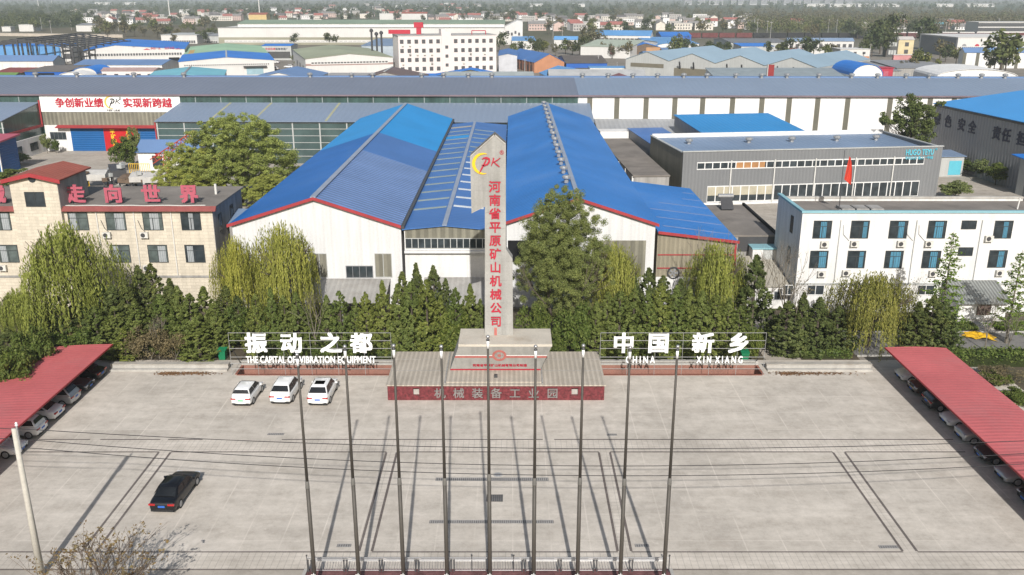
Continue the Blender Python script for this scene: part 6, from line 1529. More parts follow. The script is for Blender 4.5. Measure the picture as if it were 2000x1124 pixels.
for x, yt, Y, hw, lab in ((1045, 598, 80.4, 38, 'bright green shrub right of the pylon base'), (1130, 592, 80.6, 40, 'bright green shrub below the olive tree'), (883, 608, 80.2, 36, 'bright green shrub left of the pylon base'), (920, 640, 79.9, 22, 'small shrub beside the pedestal left side'), (1085, 640, 79.9, 30, 'low shrub beside the pedestal right side'), (150, 640, 79.8, 45, 'leafy shrub above the left carport roof'), (62, 640, 75.5, 40, 'tall leafy shrub left of the red carport end'), (12, 670, 71.5, 46, 'leafy shrub at the left edge beside the carport'), (100, 655, 78.6, 42, 'leafy shrub at the corner behind the left carport'), (1480, 640, 80.2, 18, 'small shrub left of the lane'), (450, 600, 83, 36, 'dark shrub left of the letter sign'), (1955, 735, 74, 30, 'leafy shrub behind the right carport'), (1990, 760, 70, 34, 'leafy shrub at the right edge below the hedge')):
    t = D(x, yt, Y); K_SHR.put((t.x, Y, 0), max(1.0, t.z), hw/FPX*(Y*_c+9), lab)
for x, yt, Y, hw, lab in ((285, 628, 79.6, 42, 'brown dry shrub by the left low wall'), (335, 640, 79.6, 34, 'brown dry shrub right of the other by the left wall'), (1950, 715, 75, 45, 'pale dry shrub behind the right carport'), (1160, 590, 83, 18, 'reddish dry shrub behind the bright shrub'), (150, 620, 82, 30, 'dry shrub among the dark conifers')):
    t = D(x, yt, Y); K_DRY.put((t.x, Y, 0), max(1.0, t.z), hw/FPX*(Y*_c+9), lab)
for k, (x, yt, yb, hw, lab) in enumerate(((243, 268, 335, 24, 'leaning courtyard tree before the red banner door'), (262, 250, 325, 16, 'taller dark tree beside the gatehouse'), (30, 330, 372, 40, 'pale leafy tree behind the office tower'), (93, 262, 300, 9, 'thin young tree by the white bay wall'), (110, 272, 300, 8, 'thin young tree nearest the blue door'), (40, 300, 322, 18, 'low clipped bush by the blue kiosk'), (50, 276, 296, 16, 'planted bush under the left bay windows'), (1862, 285, 325, 26, 'leafy tree beside the storage cabin'), (1893, 308, 340, 22, 'leafy tree in the middle of the lettered wall row'), (1920, 310, 350, 24, 'leafy tree right of the middle in the lettered wall row'), (1944, 318, 362, 25, 'rightmost leafy tree before the lettered wall'), (1864, 353, 390, 28, 'round bush at the grey factory corner'), (560, 300, 345, 22, 'scrubby tree left of the blue workshop roof'))):
    b = G(x, yb); t = D(x, yt, b.y); K_SML.put((b.x, b.y, 0), t.z, hw/FPX*(b.y*_c+9), lab)
# hedges
def hedge(label, x0, x1, y0, y1, h, seed):
    rg = np.random.default_rng(seed); n = int(700*(x1-x0)*(y1-y0)**0.5*0.35)+300; w, d = x1-x0, y1-y0
    P = np.stack([rg.uniform(-w/2, w/2, n), rg.uniform(0, d, n), h*(0.15+0.85*rg.random(n)**0.5)*(0.86+0.14*np.sin(rg.uniform(0, 6, n)))], 1)
    t = thing('hedge', label, 'hedge', ((x0+x1)/2, y0, 0)); link('foliage', quads_mesh('foliage', leaf_cards(P, np.tile([0, -0.5, 1.0], (n, 1)), 0.13, rg, 0.6, 0.8), LSHR), t)
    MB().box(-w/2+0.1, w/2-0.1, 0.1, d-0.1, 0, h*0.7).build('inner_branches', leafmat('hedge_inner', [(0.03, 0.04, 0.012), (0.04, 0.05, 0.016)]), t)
hedge('long clipped hedge between the lane road and right carport', 41.5, 60, 77.8, 80.2, 1.3, 1)
hedge('low hedge strip left of the porch path', 33.6, 48.3, 87.4, 89.2, 0.5, 2); hedge('low hedge strip right of the porch path', 50.5, 62, 87.4, 89.2, 0.5, 3)
hedge('small clipped hedge right of the lane entrance', 27.8, 32.5, 79.8, 81.2, 0.7, 4); hedge('low leafy bed behind the left letter sign', -24.5, -10.9, 79.7, 80.8, 0.8, 5); hedge('low leafy bed behind the right letter sign', 8.0, 23.0, 79.7, 80.8, 0.8, 6)
# foreground budding shrub-tree at the bottom left
def front_tree():
    rd = random.Random(5); rg = np.random.default_rng(5); t = thing('budding_tree', 'budding brown leaved tree in the bottom left foreground', 'tree', (-22.8, 42.0, -0.4)); t.scale = (1.32, 1.32, 1.12); tb = MB(); tips = []
    for k in range(17):
        a = 2*PI*k/17+rd.uniform(-0.3, 0.3); s = rd.uniform(0.3, 1.0)
        branchy(tb, Vector((rd.gauss(0, 0.15), rd.gauss(0, 0.15), 0.4)), Vector((math.cos(a)*s, math.sin(a)*s*0.8, 1)).normalized(), 2.15, 0.055, 3, rd, tips, 0.42, 0.16, 3, 4)
    tb.build('branches', mat('twig_bark', (0.15, 0.115, 0.085), 0.95, 0.25, 2.0), t)
    P = []
    for e in tips:
        for _ in range(rd.choice((0, 3, 5))): P.append(tuple(e+Vector((rd.gauss(0, .07), rd.gauss(0, .07), rd.gauss(0, .06)))))
        if rd.random() < 0.05: P += [tuple(e+Vector((rd.gauss(0, .3), rd.gauss(0, .3), -0.2+rd.gauss(0, .2)))) for _ in range(5)]
    P = np.array(P); link('leaves', quads_mesh('leaves', leaf_cards(P, np.tile([0, -0.3, 0.7], (len(P), 1)), 0.075, rg, 0.5, 0.9), LBUD), t)
front_tree()

# ------------------------------------------------------------------ cars
car_glass = glassmat('car_glass', (0.010, 0.011, 0.012), 0.22); tail_red = paint('tail_light', (0.35, 0.01, 0.01)); lamp_clear = paint('headlight_lens', (0.55, 0.57, 0.6), 0.1); plate_blue = mat('blue_plate', (0.03, 0.12, 0.45), 0.5, 0.05); plate_green = mat('green_plate', (0.15, 0.5, 0.25), 0.5, 0.05)
PAINTS = {'white': paint('white_car_paint', (0.68, 0.68, 0.67)), 'black': paint('black_car_paint', (0.004, 0.004, 0.005), 0.35, 0.15), 'silver': paint('silver_car_paint', (0.42, 0.43, 0.44), 0.3, 0.8, 0.4), 'dark': paint('dark_grey_car_paint', (0.03, 0.032, 0.036), 0.2, 0.9), 'brown': paint('brown_car_paint', (0.05, 0.035, 0.03), 0.2, 0.9)}
STY = {  # length, width, side profile of the lower body (y, top), cabin: belt y0 y1, roof y0 y1, roof height
 'sedan': (4.85, 1.84, [(-2.42, .70), (-2.30, .96), (-1.5, 1.02), (-.9, .98), (.6, .96), (1.0, .95), (1.9, .84), (2.3, .70), (2.42, .52)], (-1.85, 1.15, -.98, .35), 1.47),
 'suv':   (4.40, 1.86, [(-2.20, .80), (-2.12, 1.02), (-1.5, 1.06), (-.9, 1.04), (.6, 1.02), (.95, 1.03), (1.72, .98), (2.08, .84), (2.20, .58)], (-2.08, 1.12, -1.45, .30), 1.70),
 'hatch': (3.95, 1.74, [(-1.97, .78), (-1.9, .98), (-1.3, 1.0), (-.8, .98), (.5, .96), (.85, .97), (1.5, .90), (1.85, .74), (1.97, .55)], (-1.86, 1.05, -1.5, .15), 1.56)}
def car_proto(style, col, plate, label, group=None):
    L, W, prof, (b0, b1, t0, t1), H = STY[style]; P = PAINTS[col]
    t = thing('parked_car', label, 'car', (0, 0, 0), 0, group)
    mb = MB(); hw = W/2; secs = []
    for i, (y, zt) in enumerate(prof):
        e = 0.86 if i in (0, len(prof)-1) else (0.96 if i in (1, len(prof)-2) else 1.0); w = hw*e; zl = 0.30 if i in (0, len(prof)-1) else 0.20
        secs.append([(-w*.90, y, zl), (-w*.99, y, zl+.16), (-w, y, zl+.36), (-w*.985, y, max(zl+.2, zt-.16)), (-w*.93, y, zt-.035), (-w*.72, y, zt), (w*.72, y, zt), (w*.93, y, zt-.035), (w*.985, y, max(zl+.2, zt-.16)), (w, y, zl+.36), (w*.99, y, zl+.16), (w*.90, y, zl)])
    n = 12
    for s in secs: mb.v += s
    for i in range(len(secs)-1):
        for k in range(n): mb.f.append([i*n+k, i*n+(k+1) % n, (i+1)*n+(k+1) % n, (i+1)*n+k]); mb.mi.append(0)
    mb.f.append(list(range(n))[::-1]); mb.f.append([(len(secs)-1)*n+k for k in range(n)]); mb.mi += [0, 0]
    o = mb.build('body', P, t, True); md = o.modifiers.new('smooth', 'SUBSURF'); md.levels = 2; md.render_levels = 2
    # cabin
    zb = 0.93 if style == 'sedan' else 0.98; wb, wt = hw*.91, hw*.68; q = MB(); lv = [(0.0, b0, b1, wb), (0.5, b0+(t0-b0)*.55, b1+(t1-b1)*.52, wb+(wt-wb)*.45), (0.88, t0-.04, t1+.10, wt+.03), (1.0, t0+.22, t1-.18, wt-.10)]
    for f, y0, y1, w in lv:
        z = zb+(H-zb)*f; q.v += [(-w, y0, z), (w, y0, z), (w, y1, z), (-w, y1, z)]
    for i in range(3):
        for k in range(4): q.f.append([i*4+k, i*4+(k+1) % 4, (i+1)*4+(k+1) % 4, (i+1)*4+k]); q.mi.append(0)
    q.f.append([12, 13, 14, 15]); q.mi.append(0)
    c = q.build('cabin', P, t, True); md = c.modifiers.new('bevel', 'BEVEL'); md.width = 0.14; md.segments = 4
    def pane(name, a, b, cc, d, ins=0.08, off=0.016):
        a, b, cc, d = map(Vector, (a, b, cc, d)); m = (a+b+cc+d)/4; nrm = (b-a).cross(cc-a).normalized()
        pts = [p+(m-p)*ins+nrm*off for p in (a, b, cc, d)]; k = MB(); k.add(pts+[p-nrm*0.012 for p in pts], [(0, 1, 2, 3), (7, 6, 5, 4), (0, 4, 5, 1), (1, 5, 6, 2), (2, 6, 7, 3), (3, 7, 4, 0)]); k.build(name, car_glass, t)
    z0, z1 = zb+.06, zb+(H-zb)*.86
    def lerp(f): return b0+(t0-b0)*f, b1+(t1-b1)*f, wb+(wt-wb)*f
    (ya0, yb0, w0), (ya1, yb1, w1) = lerp(.10), lerp(.86); zr_ = z0+(0.0 if style == 'sedan' else 0.14)
    pane('windshield', (w0, yb0, z0), (-w0, yb0, z0), (-w1, yb1, z1), (w1, yb1, z1), .07, .03)
    pane('rear_window', (-w0, ya0+(zr_-z0)*.5, zr_), (w0, ya0+(zr_-z0)*.5, zr_), (w1, ya1, z1), (-w1, ya1, z1), .10, .03)
    mid0, mid1 = (ya0+yb0)/2-.05, (ya1+yb1)/2-.05
    for s in (-1, 1):
        for (p0, p1, r0, r1) in ((ya0+.12, mid0, ya1+.06, mid1), (mid0, yb0-.1, mid1, yb1-.04)):
            qd = [(s*w0, p0, z0+.04), (s*w0, p1, z0+.04), (s*w1, r1, z1), (s*w1, r0, z1)]
            pane('side_window', *(qd if s > 0 else qd[::-1]), ins=.06, off=.03)
    for s in (-1, 1):
        for y in (-L*.30, L*.31):
            a = Vector((s*(hw-.20), y, .33)); b = Vector((s*(hw+.005), y, .33))
            wh = MB().tube(a, b, .33, n=16); w_ = wh.build('wheel', rubber, t); MB().tube(b, b+Vector((s*.012, 0, 0)), .22, .20, n=12).build('rim', steel, w_)
        MB().cbox((s*(hw+.09), b1-.35, 1.02), (.18, .12, .13)).build('mirror', P, t)
        zt_, zf = prof[1][1]-.20, prof[-2][1]-.10
        MB().cbox((s*hw*.70, -L/2+.065, zt_), (hw*.48, .12, .11)).build('tail_light', tail_red, t)
        MB().cbox((s*hw*.70, L/2-.14, zf), (hw*.42, .16, .10)).build('headlight', lamp_clear, t)
    MB().cbox((0, -L/2+.02, zt_-.13), (.46, .06, .13)).build('number_plate', plate, t); MB().cbox((0, L/2-.03, .45), (.44, .06, .12)).build('number_plate', plate, t)
    MB().cbox((0, -L/2+.10, .33), (W*.82, .16, .16)).build('rear_bumper', rubber, t); MB().cbox((0, L/2-.08, .40), (W*.66, .15, .17)).build('grille', rubber, t)
    return t
CARS = {}
def park(style, col, x, y, rz, label, plate=None, group=None):
    k = (style, col, plate)
    if k not in CARS: o = CARS[k] = car_proto(style, col, plate or plate_blue, label, group); o.location = (x, y, 0); o.rotation_euler = (0, 0, rz); return o
    o = dup(CARS[k], (x, y, 0), rz, None, label)
    if group: o['group'] = group
    elif 'group' in o: del o['group']
    return o
gx = lambda px, py: G(px, py)
park('hatch', 'white', gx(475, 793).x, 69.1+1.97, R(-2), 'small white electric car with a green plate, left of the three white cars', plate_green)
park('suv', 'white', gx(551, 789).x, 69.4+2.27, R(-2), 'white crossover, middle of the three white cars')
CAR3 = park('suv', 'white', gx(623, 793).x, 69.1+2.27, R(-1), 'white crossover with a dark sunroof, right of the three white cars')
MB().box(-.42, .42, -1.2, -.45, 1.66, 1.70).build('sunroof', car_glass, CAR3)
park('sedan', 'black', gx(330, 1003).x-0.25, 52.6+2.42, R(-2.5), 'black sedan standing alone on the plaza')
XL, XR = -37.0, 34.8; CL, CR = 'cars under the left carport', 'cars under the right carport'
for st, col, y, face, lab in (('sedan', 'white', 61.2, 1, 'white sedan nose out behind the concrete utility pole'), ('hatch', 'white', 64.3, 0, 'white hatchback under the left carport, second from the front'), ('sedan', 'white', 67.2, 0, 'white sedan tail out in the middle of the left carport'), ('suv', 'silver', 70.1, 0, 'silver car under the left carport'), ('sedan', 'dark', 72.8, 1, 'dark car under the far left carport, before the black one'), ('sedan', 'black', 75.2, 0, 'black car with red tail lights at the left carport far end')):
    park(st, col, XL-STY[st][0]/2, y, R(-90) if face else R(90), lab, group=CL)
for st, col, y, face, lab in (('sedan', 'black', 54.1, 1, 'black car cut by the right edge under the right carport'), ('sedan', 'silver', 57.2, 1, 'silver sedan nose out under the right carport'), ('sedan', 'dark', 60.2, 1, 'dark sedan between the silver and grey cars, right carport'), ('suv', 'silver', 63.4, 1, 'silver grey crossover nose out under the right carport'), ('sedan', 'white', 66.0, 1, 'white sedan nose out in the middle of the right carport'), ('suv', 'dark', 69.2, 0, 'dark crossover behind the white sedan, right carport'), ('suv', 'brown', 72.2, 1, 'brown black car near the far end of the right carport'), ('sedan', 'white', 75.0, 1, 'white car at the far end of the right carport')):
    park(st, col, XR+STY[st][0]/2, y, R(90) if face else R(-90), lab, group=CR)
for px, py, st, col, lab in ((537, 121, 'sedan', 'white', 'white car by the far gate shed'), (541, 139, 'sedan', 'dark', 'dark car beside the two colour roofed factory'), (536, 134, 'hatch', 'white', 'small white car beside the two colour roofed factory'), (564, 130, 'suv', 'white', 'white car by the olive roofed factory lawn'), (572, 140, 'sedan', 'black', 'black car by the olive roofed factory lawn')):
    g_ = G(px, py+3); park(st, col, g_.x, g_.y, R(80), lab)

# ------------------------------------------------------------------ carports
def carport(label, xi, zi, xo, zo, y0, y1):
    t = thing('carport', label, 'carport', ((xi+xo)/2, y0, 0)); c = (xi+xo)/2; n = 10; m = MB()
    for i in range(n):
        f0, f1 = i/n, (i+1)/n; bow = lambda f: 0.10*math.sin(PI*f)
        a, b = (xi+(xo-xi)*f0-c, zi+(zo-zi)*f0+bow(f0)), (xi+(xo-xi)*f1-c, zi+(zo-zi)*f1+bow(f1))
        m.slab([(a[0], 0, a[1]), (b[0], 0, b[1]), (b[0], y1-y0, b[1]), (a[0], y1-y0, a[1])], 0.06)
    m.build('roof_sheet', carport_red, t)
    e = MB(); s = 1 if xi > xo else -1
    e.box(min(xi-c, xi-c+0.05*s), max(xi-c, xi-c+0.05*s), 0, y1-y0, zi-0.12, zi+0.02); e.build('edge_trim', red_trim, t)
    k = int((y1-y0)/6)
    for i in range(k+1):
        y = 0.4+(y1-y0-0.8)*i/k
        p = MB().tube((xo-c+0.9*s, y, 0), (xo-c+0.9*s, y, zo-0.1), 0.09, n=8); p.build('post', dark_steel, t)
        MB().tube((xo-c+0.3*s, y, zo-0.16), (xi-c-0.15*s, y, zi-0.14), 0.06, n=4).build('beam', dark_steel, t)
carport('long red ribbed carport along the left side of the plaza', -36.9, 2.42, -43.7, 2.0, 33, 77.6)
carport('long red ribbed carport along the right side of the plaza', 34.1, 2.45, 39.7, 2.4, 33, 76.7)

# ------------------------------------------------------------------ utility pole and overhead cables
t = thing('utility_pole', 'tapered concrete utility pole in the left foreground', 'pole', (-28.15, 46, 0))
MB().lathe([(0.22, 0), (0.17, 5), (0.135, 9.75)], n=12).build('shaft', mat('pole_concrete', (0.43, 0.41, 0.36), 0.9, 0.08, 1.0), t, True)
MB().box(0.14, 0.22, -0.05, 0.05, 8.3, 9.9).build('bracket', steel, t)
for x in (0.18,): MB().lathe([(0.05, 0), (0.09, 0.06), (0.05, 0.12), (0.08, 0.18), (0.03, 0.24)], (x, 0, 9.901), 8).build('insulator', white_paint, t)
for lab, pts in (('topmost black cable crossing above the plaza', ((30, 838), (560, 863), (1360, 878), (2000, 861))), ('middle black cable crossing above the plaza', ((30, 857), (560, 894), (1360, 910), (2000, 886))), ('lowest black cable crossing above the plaza', ((30, 872), (560, 913), (1360, 928), (2000, 907)))):
    w = [D(px, py, 46) for px, py in pts]; co = np.polyfit([p.x for p in w], [p.z for p in w], 2)
    t = thing('overhead_cable', lab, 'cable', (-28.15, 46, 0)); xs = np.linspace(-60, 62, 60); z0 = float(np.polyval(co, -28.15)); m = MB()
    P = [(float(x)+28.15, 0.0, float(np.polyval(co, x)) if x > -28.15 else z0+0.012*(x+28.15)**2*0.35-0.02*(x+28.15)*0) for x in xs]
    m.path(P, 0.021, 5); m.build('wire', cable_mat, t)

# ------------------------------------------------------------------ village, far trees, railway and masts
rv = random.Random(21)
def house_mesh(kind, w, d, h, roof, wall):
    mb = MB()
    if kind == 'flat': mb.box(-w/2, w/2, 0, d, 0, h); mb.cur = 1; mb.box(-w/2-.2, w/2+.2, -.2, d+.2, h, h+.5)
    else:
        mb.prism_x([(0, 0), (d, 0), (d, h), (d/2, h+d*.24), (0, h)], -w/2, w/2); mb.cur = 1; s = .48
        mb.slab([(-w/2-.4, -.5, h-.5*s+.2), (w/2+.4, -.5, h-.5*s+.2), (w/2+.4, d/2, h+d*.24+.2), (-w/2-.4, d/2, h+d*.24+.2)], .15); mb.slab([(-w/2-.4, d/2+.01, h+d*.24+.2), (w/2+.4, d/2+.01, h+d*.24+.2), (w/2+.4, d+.5, h-.5*s+.2), (-w/2-.4, d+.5, h-.5*s+.2)], .15)
    mb.cur = 2
    for z in ([1.2] if h < 4.5 else [1.2, 4.2]):
        for k in range(int(w/2.8)): x = -w/2+1.0+k*2.8; mb.box(x, x+1.3, -.08, -.02, z, z+1.4)
    return mb.mesh('village_house', [wall, roof, far_glass])
vw = [mat('village_cream', (0.58, 0.54, 0.48), 0.9), mat('village_white', (0.70, 0.69, 0.68), 0.9), mat('village_pink', (0.50, 0.38, 0.34), 0.9), mat('village_grey', (0.40, 0.38, 0.36), 0.9)]
vr = {'red': mat('village_red_roof', (0.30, 0.11, 0.095), 0.9, 0.2), 'grey': mat('village_grey_roof', (0.20, 0.19, 0.185), 0.9, 0.2), 'flat': mat('village_flat_roof', (0.40, 0.385, 0.37), 0.9, 0.15), 'dark': mat('village_dark_roof', (0.11, 0.10, 0.10), 0.9, 0.2)}
HM = {}
for kd, rk in (('red', 'red'), ('grey', 'grey'), ('dark', 'dark'), ('flat', 'flat')):
    HM[kd] = [house_mesh('flat' if kd == 'flat' else 'gable', rv.uniform(11, 21), rv.uniform(8, 12), rv.choice((3.4, 6.2, 6.6)), vr[rk], vw[(i+len(HM)) % 4]) for i in range(5)]
spots = []
for x0, x1, y0, y1, n in ((130, 430, 26, 48, 54), (400, 640, 20, 42, 38), (580, 830, 22, 40, 40), (830, 1040, 32, 45, 32), (1030, 1230, 38, 62, 46), (1180, 1470, 36, 60, 46), (640, 1010, 9, 22, 26), (1500, 1900, 52, 60, 8)):
    k = 0; tries = 0
    while k < n and tries < n*30:
        tries += 1; px, py = rv.uniform(x0, x1), rv.uniform(y0, y1); g_ = G(px, py)
        if any(abs(g_.x-a.x) < 13 and abs(g_.y-a.y) < 14 for a, _ in spots): continue
        spots.append((g_, rv.choices(('red', 'grey', 'flat', 'dark'), (3, 3, 4, 2))[0])); k += 1
VN = {'red': 'red roofed', 'grey': 'grey roofed', 'flat': 'flat roofed pale', 'dark': 'dark roofed'}
for kd in VN:
    ss = sorted([g_ for g_, k in spots if k == kd], key=lambda v: v.x/v.y)
    for i, g_ in enumerate(ss):
        o = link('village_house', HM[kd][i % 5], None, (g_.x, g_.y, -0.03), rv.choice((0, 0, 0.1, -0.15, 0.3, 1.57)))
        tag(o, '%s from the left among the %s houses of the far village' % (ordw(i) if i else 'first', VN[kd]), 'house', 'houses of the far village')
def far_tree(seed, h, r, m, nc=14, per=34, size=0.55):
    rd = random.Random(seed); cl = [((rd.gauss(0, r*.42), rd.gauss(0, r*.42), h*rd.uniform(.38, .86)), r*rd.uniform(.35, .6)) for _ in range(nc)]
    V = blob_crown(cl, seed, per, size, 1.0); t = thing('tree', 'x', 'tree', (0, 0, -500)); link('crown', quads_mesh('crown', V, m), t); MB().path([(0, 0, -.1), (0, 0, h*.6)], [.25, .12], 4).build('trunk', bark, t); return t
LF1 = leafmat('far_dark_foliage', [(0.035, 0.05, 0.02), (0.055, 0.072, 0.028), (0.08, 0.09, 0.04)], 0.15); LF2 = leafmat('far_brown_foliage', [(0.085, 0.08, 0.045), (0.12, 0.108, 0.06), (0.15, 0.13, 0.08)], 0.15); LF3 = leafmat('far_green_foliage', [(0.075, 0.095, 0.03), (0.11, 0.125, 0.04), (0.15, 0.155, 0.06)], 0.2)
K_F = {'dark round': Kind([far_tree(51, 9, 3.6, LF1), far_tree(52, 9, 3.6, LF1)], 9, 3.6), 'brownish bare': Kind([far_tree(53, 10, 3.4, LF2, 12, 26), far_tree(54, 10, 3.4, LF2, 12, 26)], 10, 3.4), 'fresh green': Kind([far_tree(55, 9, 3.4, LF3), far_tree(56, 9, 3.4, LF3)], 9, 3.4)}
ft = []
for px, py, h, k in ((1338, 108, 10, 0), (1356, 112, 8, 0), (1383, 110, 9, 0), (1400, 112, 9, 0), (1422, 116, 10, 0), (1500, 110, 9, 0), (1524, 112, 9, 2), (1536, 114, 11, 0), (1574, 116, 13, 0), (1588, 112, 10, 0), (1612, 118, 9, 2), (1625, 116, 9, 1), (1690, 118, 12, 0), (1702, 112, 16, 0), (1718, 106, 21, 0), (1730, 112, 15, 0), (1726, 98, 22, 0), (1800, 96, 20, 0), (1812, 98, 16, 0), (1835, 118, 12, 1), (1846, 122, 9, 0), (1866, 130, 9, 2), (1952, 148, 20, 2), (1940, 144, 13, 2), (1962, 146, 15, 2), (1790, 148, 12, 2), (1806, 150, 11, 2), (1778, 150, 9, 2), (1770, 152, 9, 1), (1004, 108, 8, 2), (1016, 106, 8, 0), (1040, 108, 10, 0), (1052, 108, 10, 0), (1062, 106, 9, 2), (1085, 110, 8, 1), (1104, 106, 10, 2), (1118, 108, 9, 1), (1132, 110, 11, 0), (1150, 98, 16, 1), (1162, 96, 15, 1), (1178, 112, 9, 1), (1196, 115, 9, 1), (1226, 115, 10, 1), (1318, 118, 13, 2), (1328, 100, 12, 1), (448, 86, 10, 0), (462, 86, 9, 2), (478, 86, 10, 0), (500, 87, 10, 0), (520, 86, 9, 0), (540, 86, 9, 0), (575, 88, 8, 0), (596, 87, 8, 0), (640, 88, 9, 0), (655, 88, 8, 0), (975, 102, 12, 0), (402, 85, 10, 0), (390, 84, 9, 2), (692, 142, 8, 0), (707, 140, 9, 2), (725, 134, 7, 0), (340, 90, 9, 1), (575, 122, 4, 2), (584, 132, 4, 2), (1208, 112, 7, 1)):
    ft.append((px, py, h, k))
for x0, x1, y0, y1, n, ks in ((0, 160, 34, 62, 34, (0, 0, 2)), (160, 430, 30, 60, 30, (0, 1, 2)), (180, 420, 60, 76, 30, (1, 1, 2)), (400, 800, 24, 44, 44, (0, 0, 1)), (800, 1060, 32, 48, 20, (0, 1)), (1040, 1480, 36, 72, 44, (0, 1, 1, 2)), (1480, 1900, 58, 78, 16, (0, 1))):
    for _ in range(n): ft.append((rv.uniform(x0, x1), rv.uniform(y0, y1), rv.uniform(7, 15), rv.choice(ks)))
kn = list(K_F)
for k in range(3):
    for i, (px, py, h, _) in enumerate(sorted(f for f in ft if f[3] == k)):
        g_ = G(px, py); K_F[kn[k]].put((g_.x, g_.y, -0.05), h, h*rv.uniform(.28, .42), '%s from the left among the %s trees beyond the long warehouse' % (ordw(i), kn[k]), 'trees beyond the long warehouse')
def woodland(name, label, regs, m, seed, size=1.0, per=55):
    rg = np.random.default_rng(seed); cl = []
    for x0, x1, y0, y1, n, h in regs:
        for _ in range(n):
            g_ = G(rg.uniform(x0, x1), rg.uniform(y0, y1)); cl.append(((g_.x, g_.y, h*rg.uniform(.4, .75)), h*rg.uniform(.35, .6)))
    V = blob_crown(cl, seed, per, size, 1.1); o = link(name, quads_mesh(name, V, m)); tag(o, label, 'woodland', kind='stuff')
woodland('woodland', 'dark wood at the far left behind the field road', [(-40, 165, 30, 58, 190, 12), (-60, 420, 14, 30, 260, 13)], LF1, 61)
woodland('woodland', 'brown green tree belts in the far fields on the right', [(1440, 2050, 34, 62, 520, 11), (1180, 2050, 22, 38, 300, 12)], LF2, 62)
woodland('woodland', 'hazy tree belts along the horizon', [(-60, 2060, 6, 22, 700, 13), (400, 1200, 16, 34, 260, 11), (-60, 2060, -2, 7, 500, 16)], LF1, 63, 2.2, 36)
woodland('woodland', 'pale green poplar belt beside the railway', [(1460, 1740, 44, 64, 240, 9), (1740, 2050, 36, 50, 120, 9)], LF3, 64)
# railway with freight wagons
a, b = G(1300, 76), G(2100, 76); struct('railway', MB().slab([(a.x, a.y-6, 0.5), (b.x, b.y-6, 0.5), (b.x, b.y+10, 0.5), (a.x, a.y+10, 0.5)], 0.6), mat('ballast', (0.10, 0.09, 0.085), 0.95))
wag = {}
for kd, m, top in (('rust', mat('rust_wagon', (0.12, 0.035, 0.035), 0.8, 0.25, 0.4), None), ('coal', mat('black_wagon', (0.022, 0.022, 0.025), 0.8), None), ('covered', mat('maroon_wagon', (0.10, 0.04, 0.042), 0.8, 0.2, 0.4), far_white)):
    mb = MB(); mb.box(-6.4, 6.4, -1.5, 1.5, 1.2, 4.6); mb.box(-6.0, 6.0, -1.3, 1.3, 0.9, 1.19); mb.cur = 1
    if top: mb.box(-6.1, 6.1, -1.55, 1.55, 4.61, 5.3)
    for x in (-4.6, 4.6): mb.box(x-1.2, x+1.2, -1.2, 1.2, 0.55, 0.89)
    wag[kd] = mb.mesh('freight_wagon', [m, top or dark_steel])
seq = ['rust']*5+['coal']*7+['covered']*8+['rust']*4+['covered']*7
cnt = {}
for i, kd in enumerate(seq):
    x = a.x+8+i*13.9; cnt[kd] = cnt.get(kd, 0)+1
    tag(link('freight_wagon', wag[kd], None, (x, a.y, 0)), '%s %s freight wagon from the left on the railway' % (ordw(cnt[kd]-1), {'rust': 'rusty red', 'coal': 'black', 'covered': 'white topped maroon'}[kd]), 'wagon', 'freight wagons on the railway')
pm = MB().lathe([(0.2, 0), (0.12, 11)], n=6).box(-1.2, 1.2, -.08, .08, 10.2, 10.4).mesh('power_pole', mat('pole_grey', (0.36, 0.35, 0.34), 0.8))
pps = [(1472, 68, 34), (1478, 72, 36), (1497, 76, 40), (1504, 78, 42), (1617, 64, 37), (1633, 65, 38), (1669, 66, 44), (1690, 64, 46), (1764, 62, 36), (1788, 52, 37), (1845, 74, 43), (1876, 70, 45), (1948, 64, 36), (1918, 52, 35), (82, 58, 34), (101, 68, 40), (140, 60, 40), (232, 62, 44), (310, 60, 42), (1334, 60, 35), (1170, 58, 40), (1198, 60, 42), (1080, 78, 56), (1098, 74, 52), (1560, 128, 90), (1697, 122, 86), (1145, 134, 112), (1168, 138, 108), (915, 146, 118), (625, 152, 124), (1025, 140, 116), (1205, 140, 122)]
for i, (px, yb, yt) in enumerate(sorted(pps)):
    g_ = G(px, yb); h = D(px, yt, g_.y).z; o = link('power_pole', pm, None, g_, rv.uniform(0, 3)); o.scale = (1, 1, h/11); tag(o, '%s from the left among the grey poles beyond the long warehouse' % ordw(i), 'pole', 'grey poles beyond the long warehouse')
for i, (px, yb, yt) in enumerate(((76, 18, -30), (332, 34, -40), (508, 38, -30), (102, 10, -20))):
    g_ = G(px, yb); h = D(px, yt, g_.y).z; t = thing('mast', 'tall white mast in the far fields, %s from the left' % ordw((0, 2, 3, 1)[i]), 'mast', g_); MB().lathe([(1.1, 0), (0.45, h)], n=8).build('shaft', far_white, t); MB().box(-2.5, 2.5, -2.5, 2.5, 0, 3).build('base_house', far_white, t)
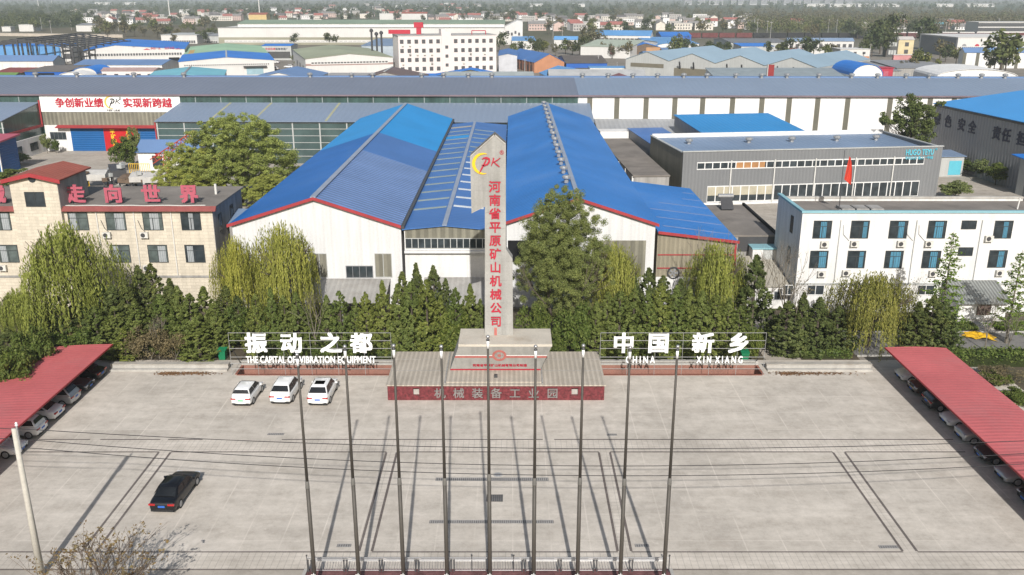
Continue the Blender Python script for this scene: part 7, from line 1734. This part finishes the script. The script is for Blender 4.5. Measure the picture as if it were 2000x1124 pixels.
# tower blocks and long sheds in the haze
tb_ = mat('tower_block', (0.42, 0.42, 0.43), 0.8)
for i in range(16):
    px = 1345+i*21+rv.uniform(-6, 6); g_ = G(px, 10); h = rv.uniform(40, 75); t = thing('tower_block', '%s from the left among the hazy tower blocks at the top right' % ordw(i), 'building', g_, 0, 'hazy tower blocks at the horizon'); MB().box(-14, 14, 0, 16, 0, h).build('wall', tb_, t); MB().box(-12.5, 12.5, -.6, -.02, 4, h-4).build('window_bays', mat('tower_bays', (0.26, 0.27, 0.29), 0.7, 0.3, 0.1, ribs=('z', 3.2, 0.3)), t)
for i, (px, w) in enumerate(((1590, 70), (1648, 90), (1690, 60), (1735, 70), (1846, 55), (1915, 90), (200, 60), (250, 60), (1048, 40), (1130, 40))):
    g_ = G(px, 14 if px > 300 else 10); t = hall('distant_shed', '%s pale distant shed from the left near the horizon' % ordw(sorted((1590, 1648, 1690, 1735, 1846, 1915, 200, 250, 1048, 1130)).index(px)), 'shed', g_, w, 24, 8, 10, 'x', far_white, far_white)
# bins and the yellow sheet on the lane
for lab, px, py in (('green wheelie bin left of the left letter sign', 436, 702), ('green wheelie bin behind the right letter sign', 1453, 706)):
    g_ = G(px, py); t = thing('wheelie_bin', lab, 'bin', g_); gm = mat('green_bin', (0.01, 0.16, 0.07), 0.5)
    m = MB(); m.add([(-.28,-.3,.06),(.28,-.3,.06),(.28,.3,.06),(-.28,.3,.06),(-.36,-.4,.95),(.36,-.4,.95),(.36,.4,.95),(-.36,.4,.95)], [(3,2,1,0),(4,5,6,7),(0,1,5,4),(1,2,6,5),(2,3,7,6),(3,0,4,7)]); m.build('body', gm, t)
    MB().slab([(-.4, -.44, 1.0), (.4, -.44, 1.0), (.4, .44, 1.1), (-.4, .44, 1.1)], 0.05).build('lid', gm, t)
    for x in (-.3, .3): MB().tube((x-.05, .36, .12), (x+.05, .36, .12), .12, n=10).build('wheel', rubber, t)
g_ = G(1912, 658); t = thing('tarpaulin', 'crumpled yellow sheet lying on the lane by the porch', 'tarpaulin', g_, R(-20)); m = MB(); nu = 10
for i in range(nu+1):
    for j in range(nu+1):
        u, v = i/nu-.5, j/nu-.5; m.v.append((u*2.9+0.2*math.sin(v*9), v*1.9+0.15*math.sin(u*8), 0.05+0.22*abs(math.sin(u*6+v*4)*math.cos(v*7))*(1-abs(2*u)**4)))
for i in range(nu):
    for j in range(nu): k = i*(nu+1)+j; m.f.append([k, k+nu+1, k+nu+2, k+1]); m.mi.append(0)
m.build('sheet', mat('yellow_sheet', (0.62, 0.36, 0.01), 0.6, 0.15, 2.0), t)
# ------------------------------------------------------------------ haze: one closed box of even pale air
hz = MB().box(-14600, 14600, -600, 16600, -2.3, 140); T = NT('haze_air'); T.t.nodes.remove(T.b)
vol = T.n('ShaderNodeVolumePrincipled'); vol.inputs['Color'].default_value = (0.74, 0.82, 0.84, 1); vol.inputs['Density'].default_value = 0.00018; vol.inputs['Anisotropy'].default_value = 0.0
T.l(vol.outputs[0], T.t.nodes['Material Output'].inputs['Volume'])
o = hz.build('haze', T.m); o['kind'] = 'stuff'
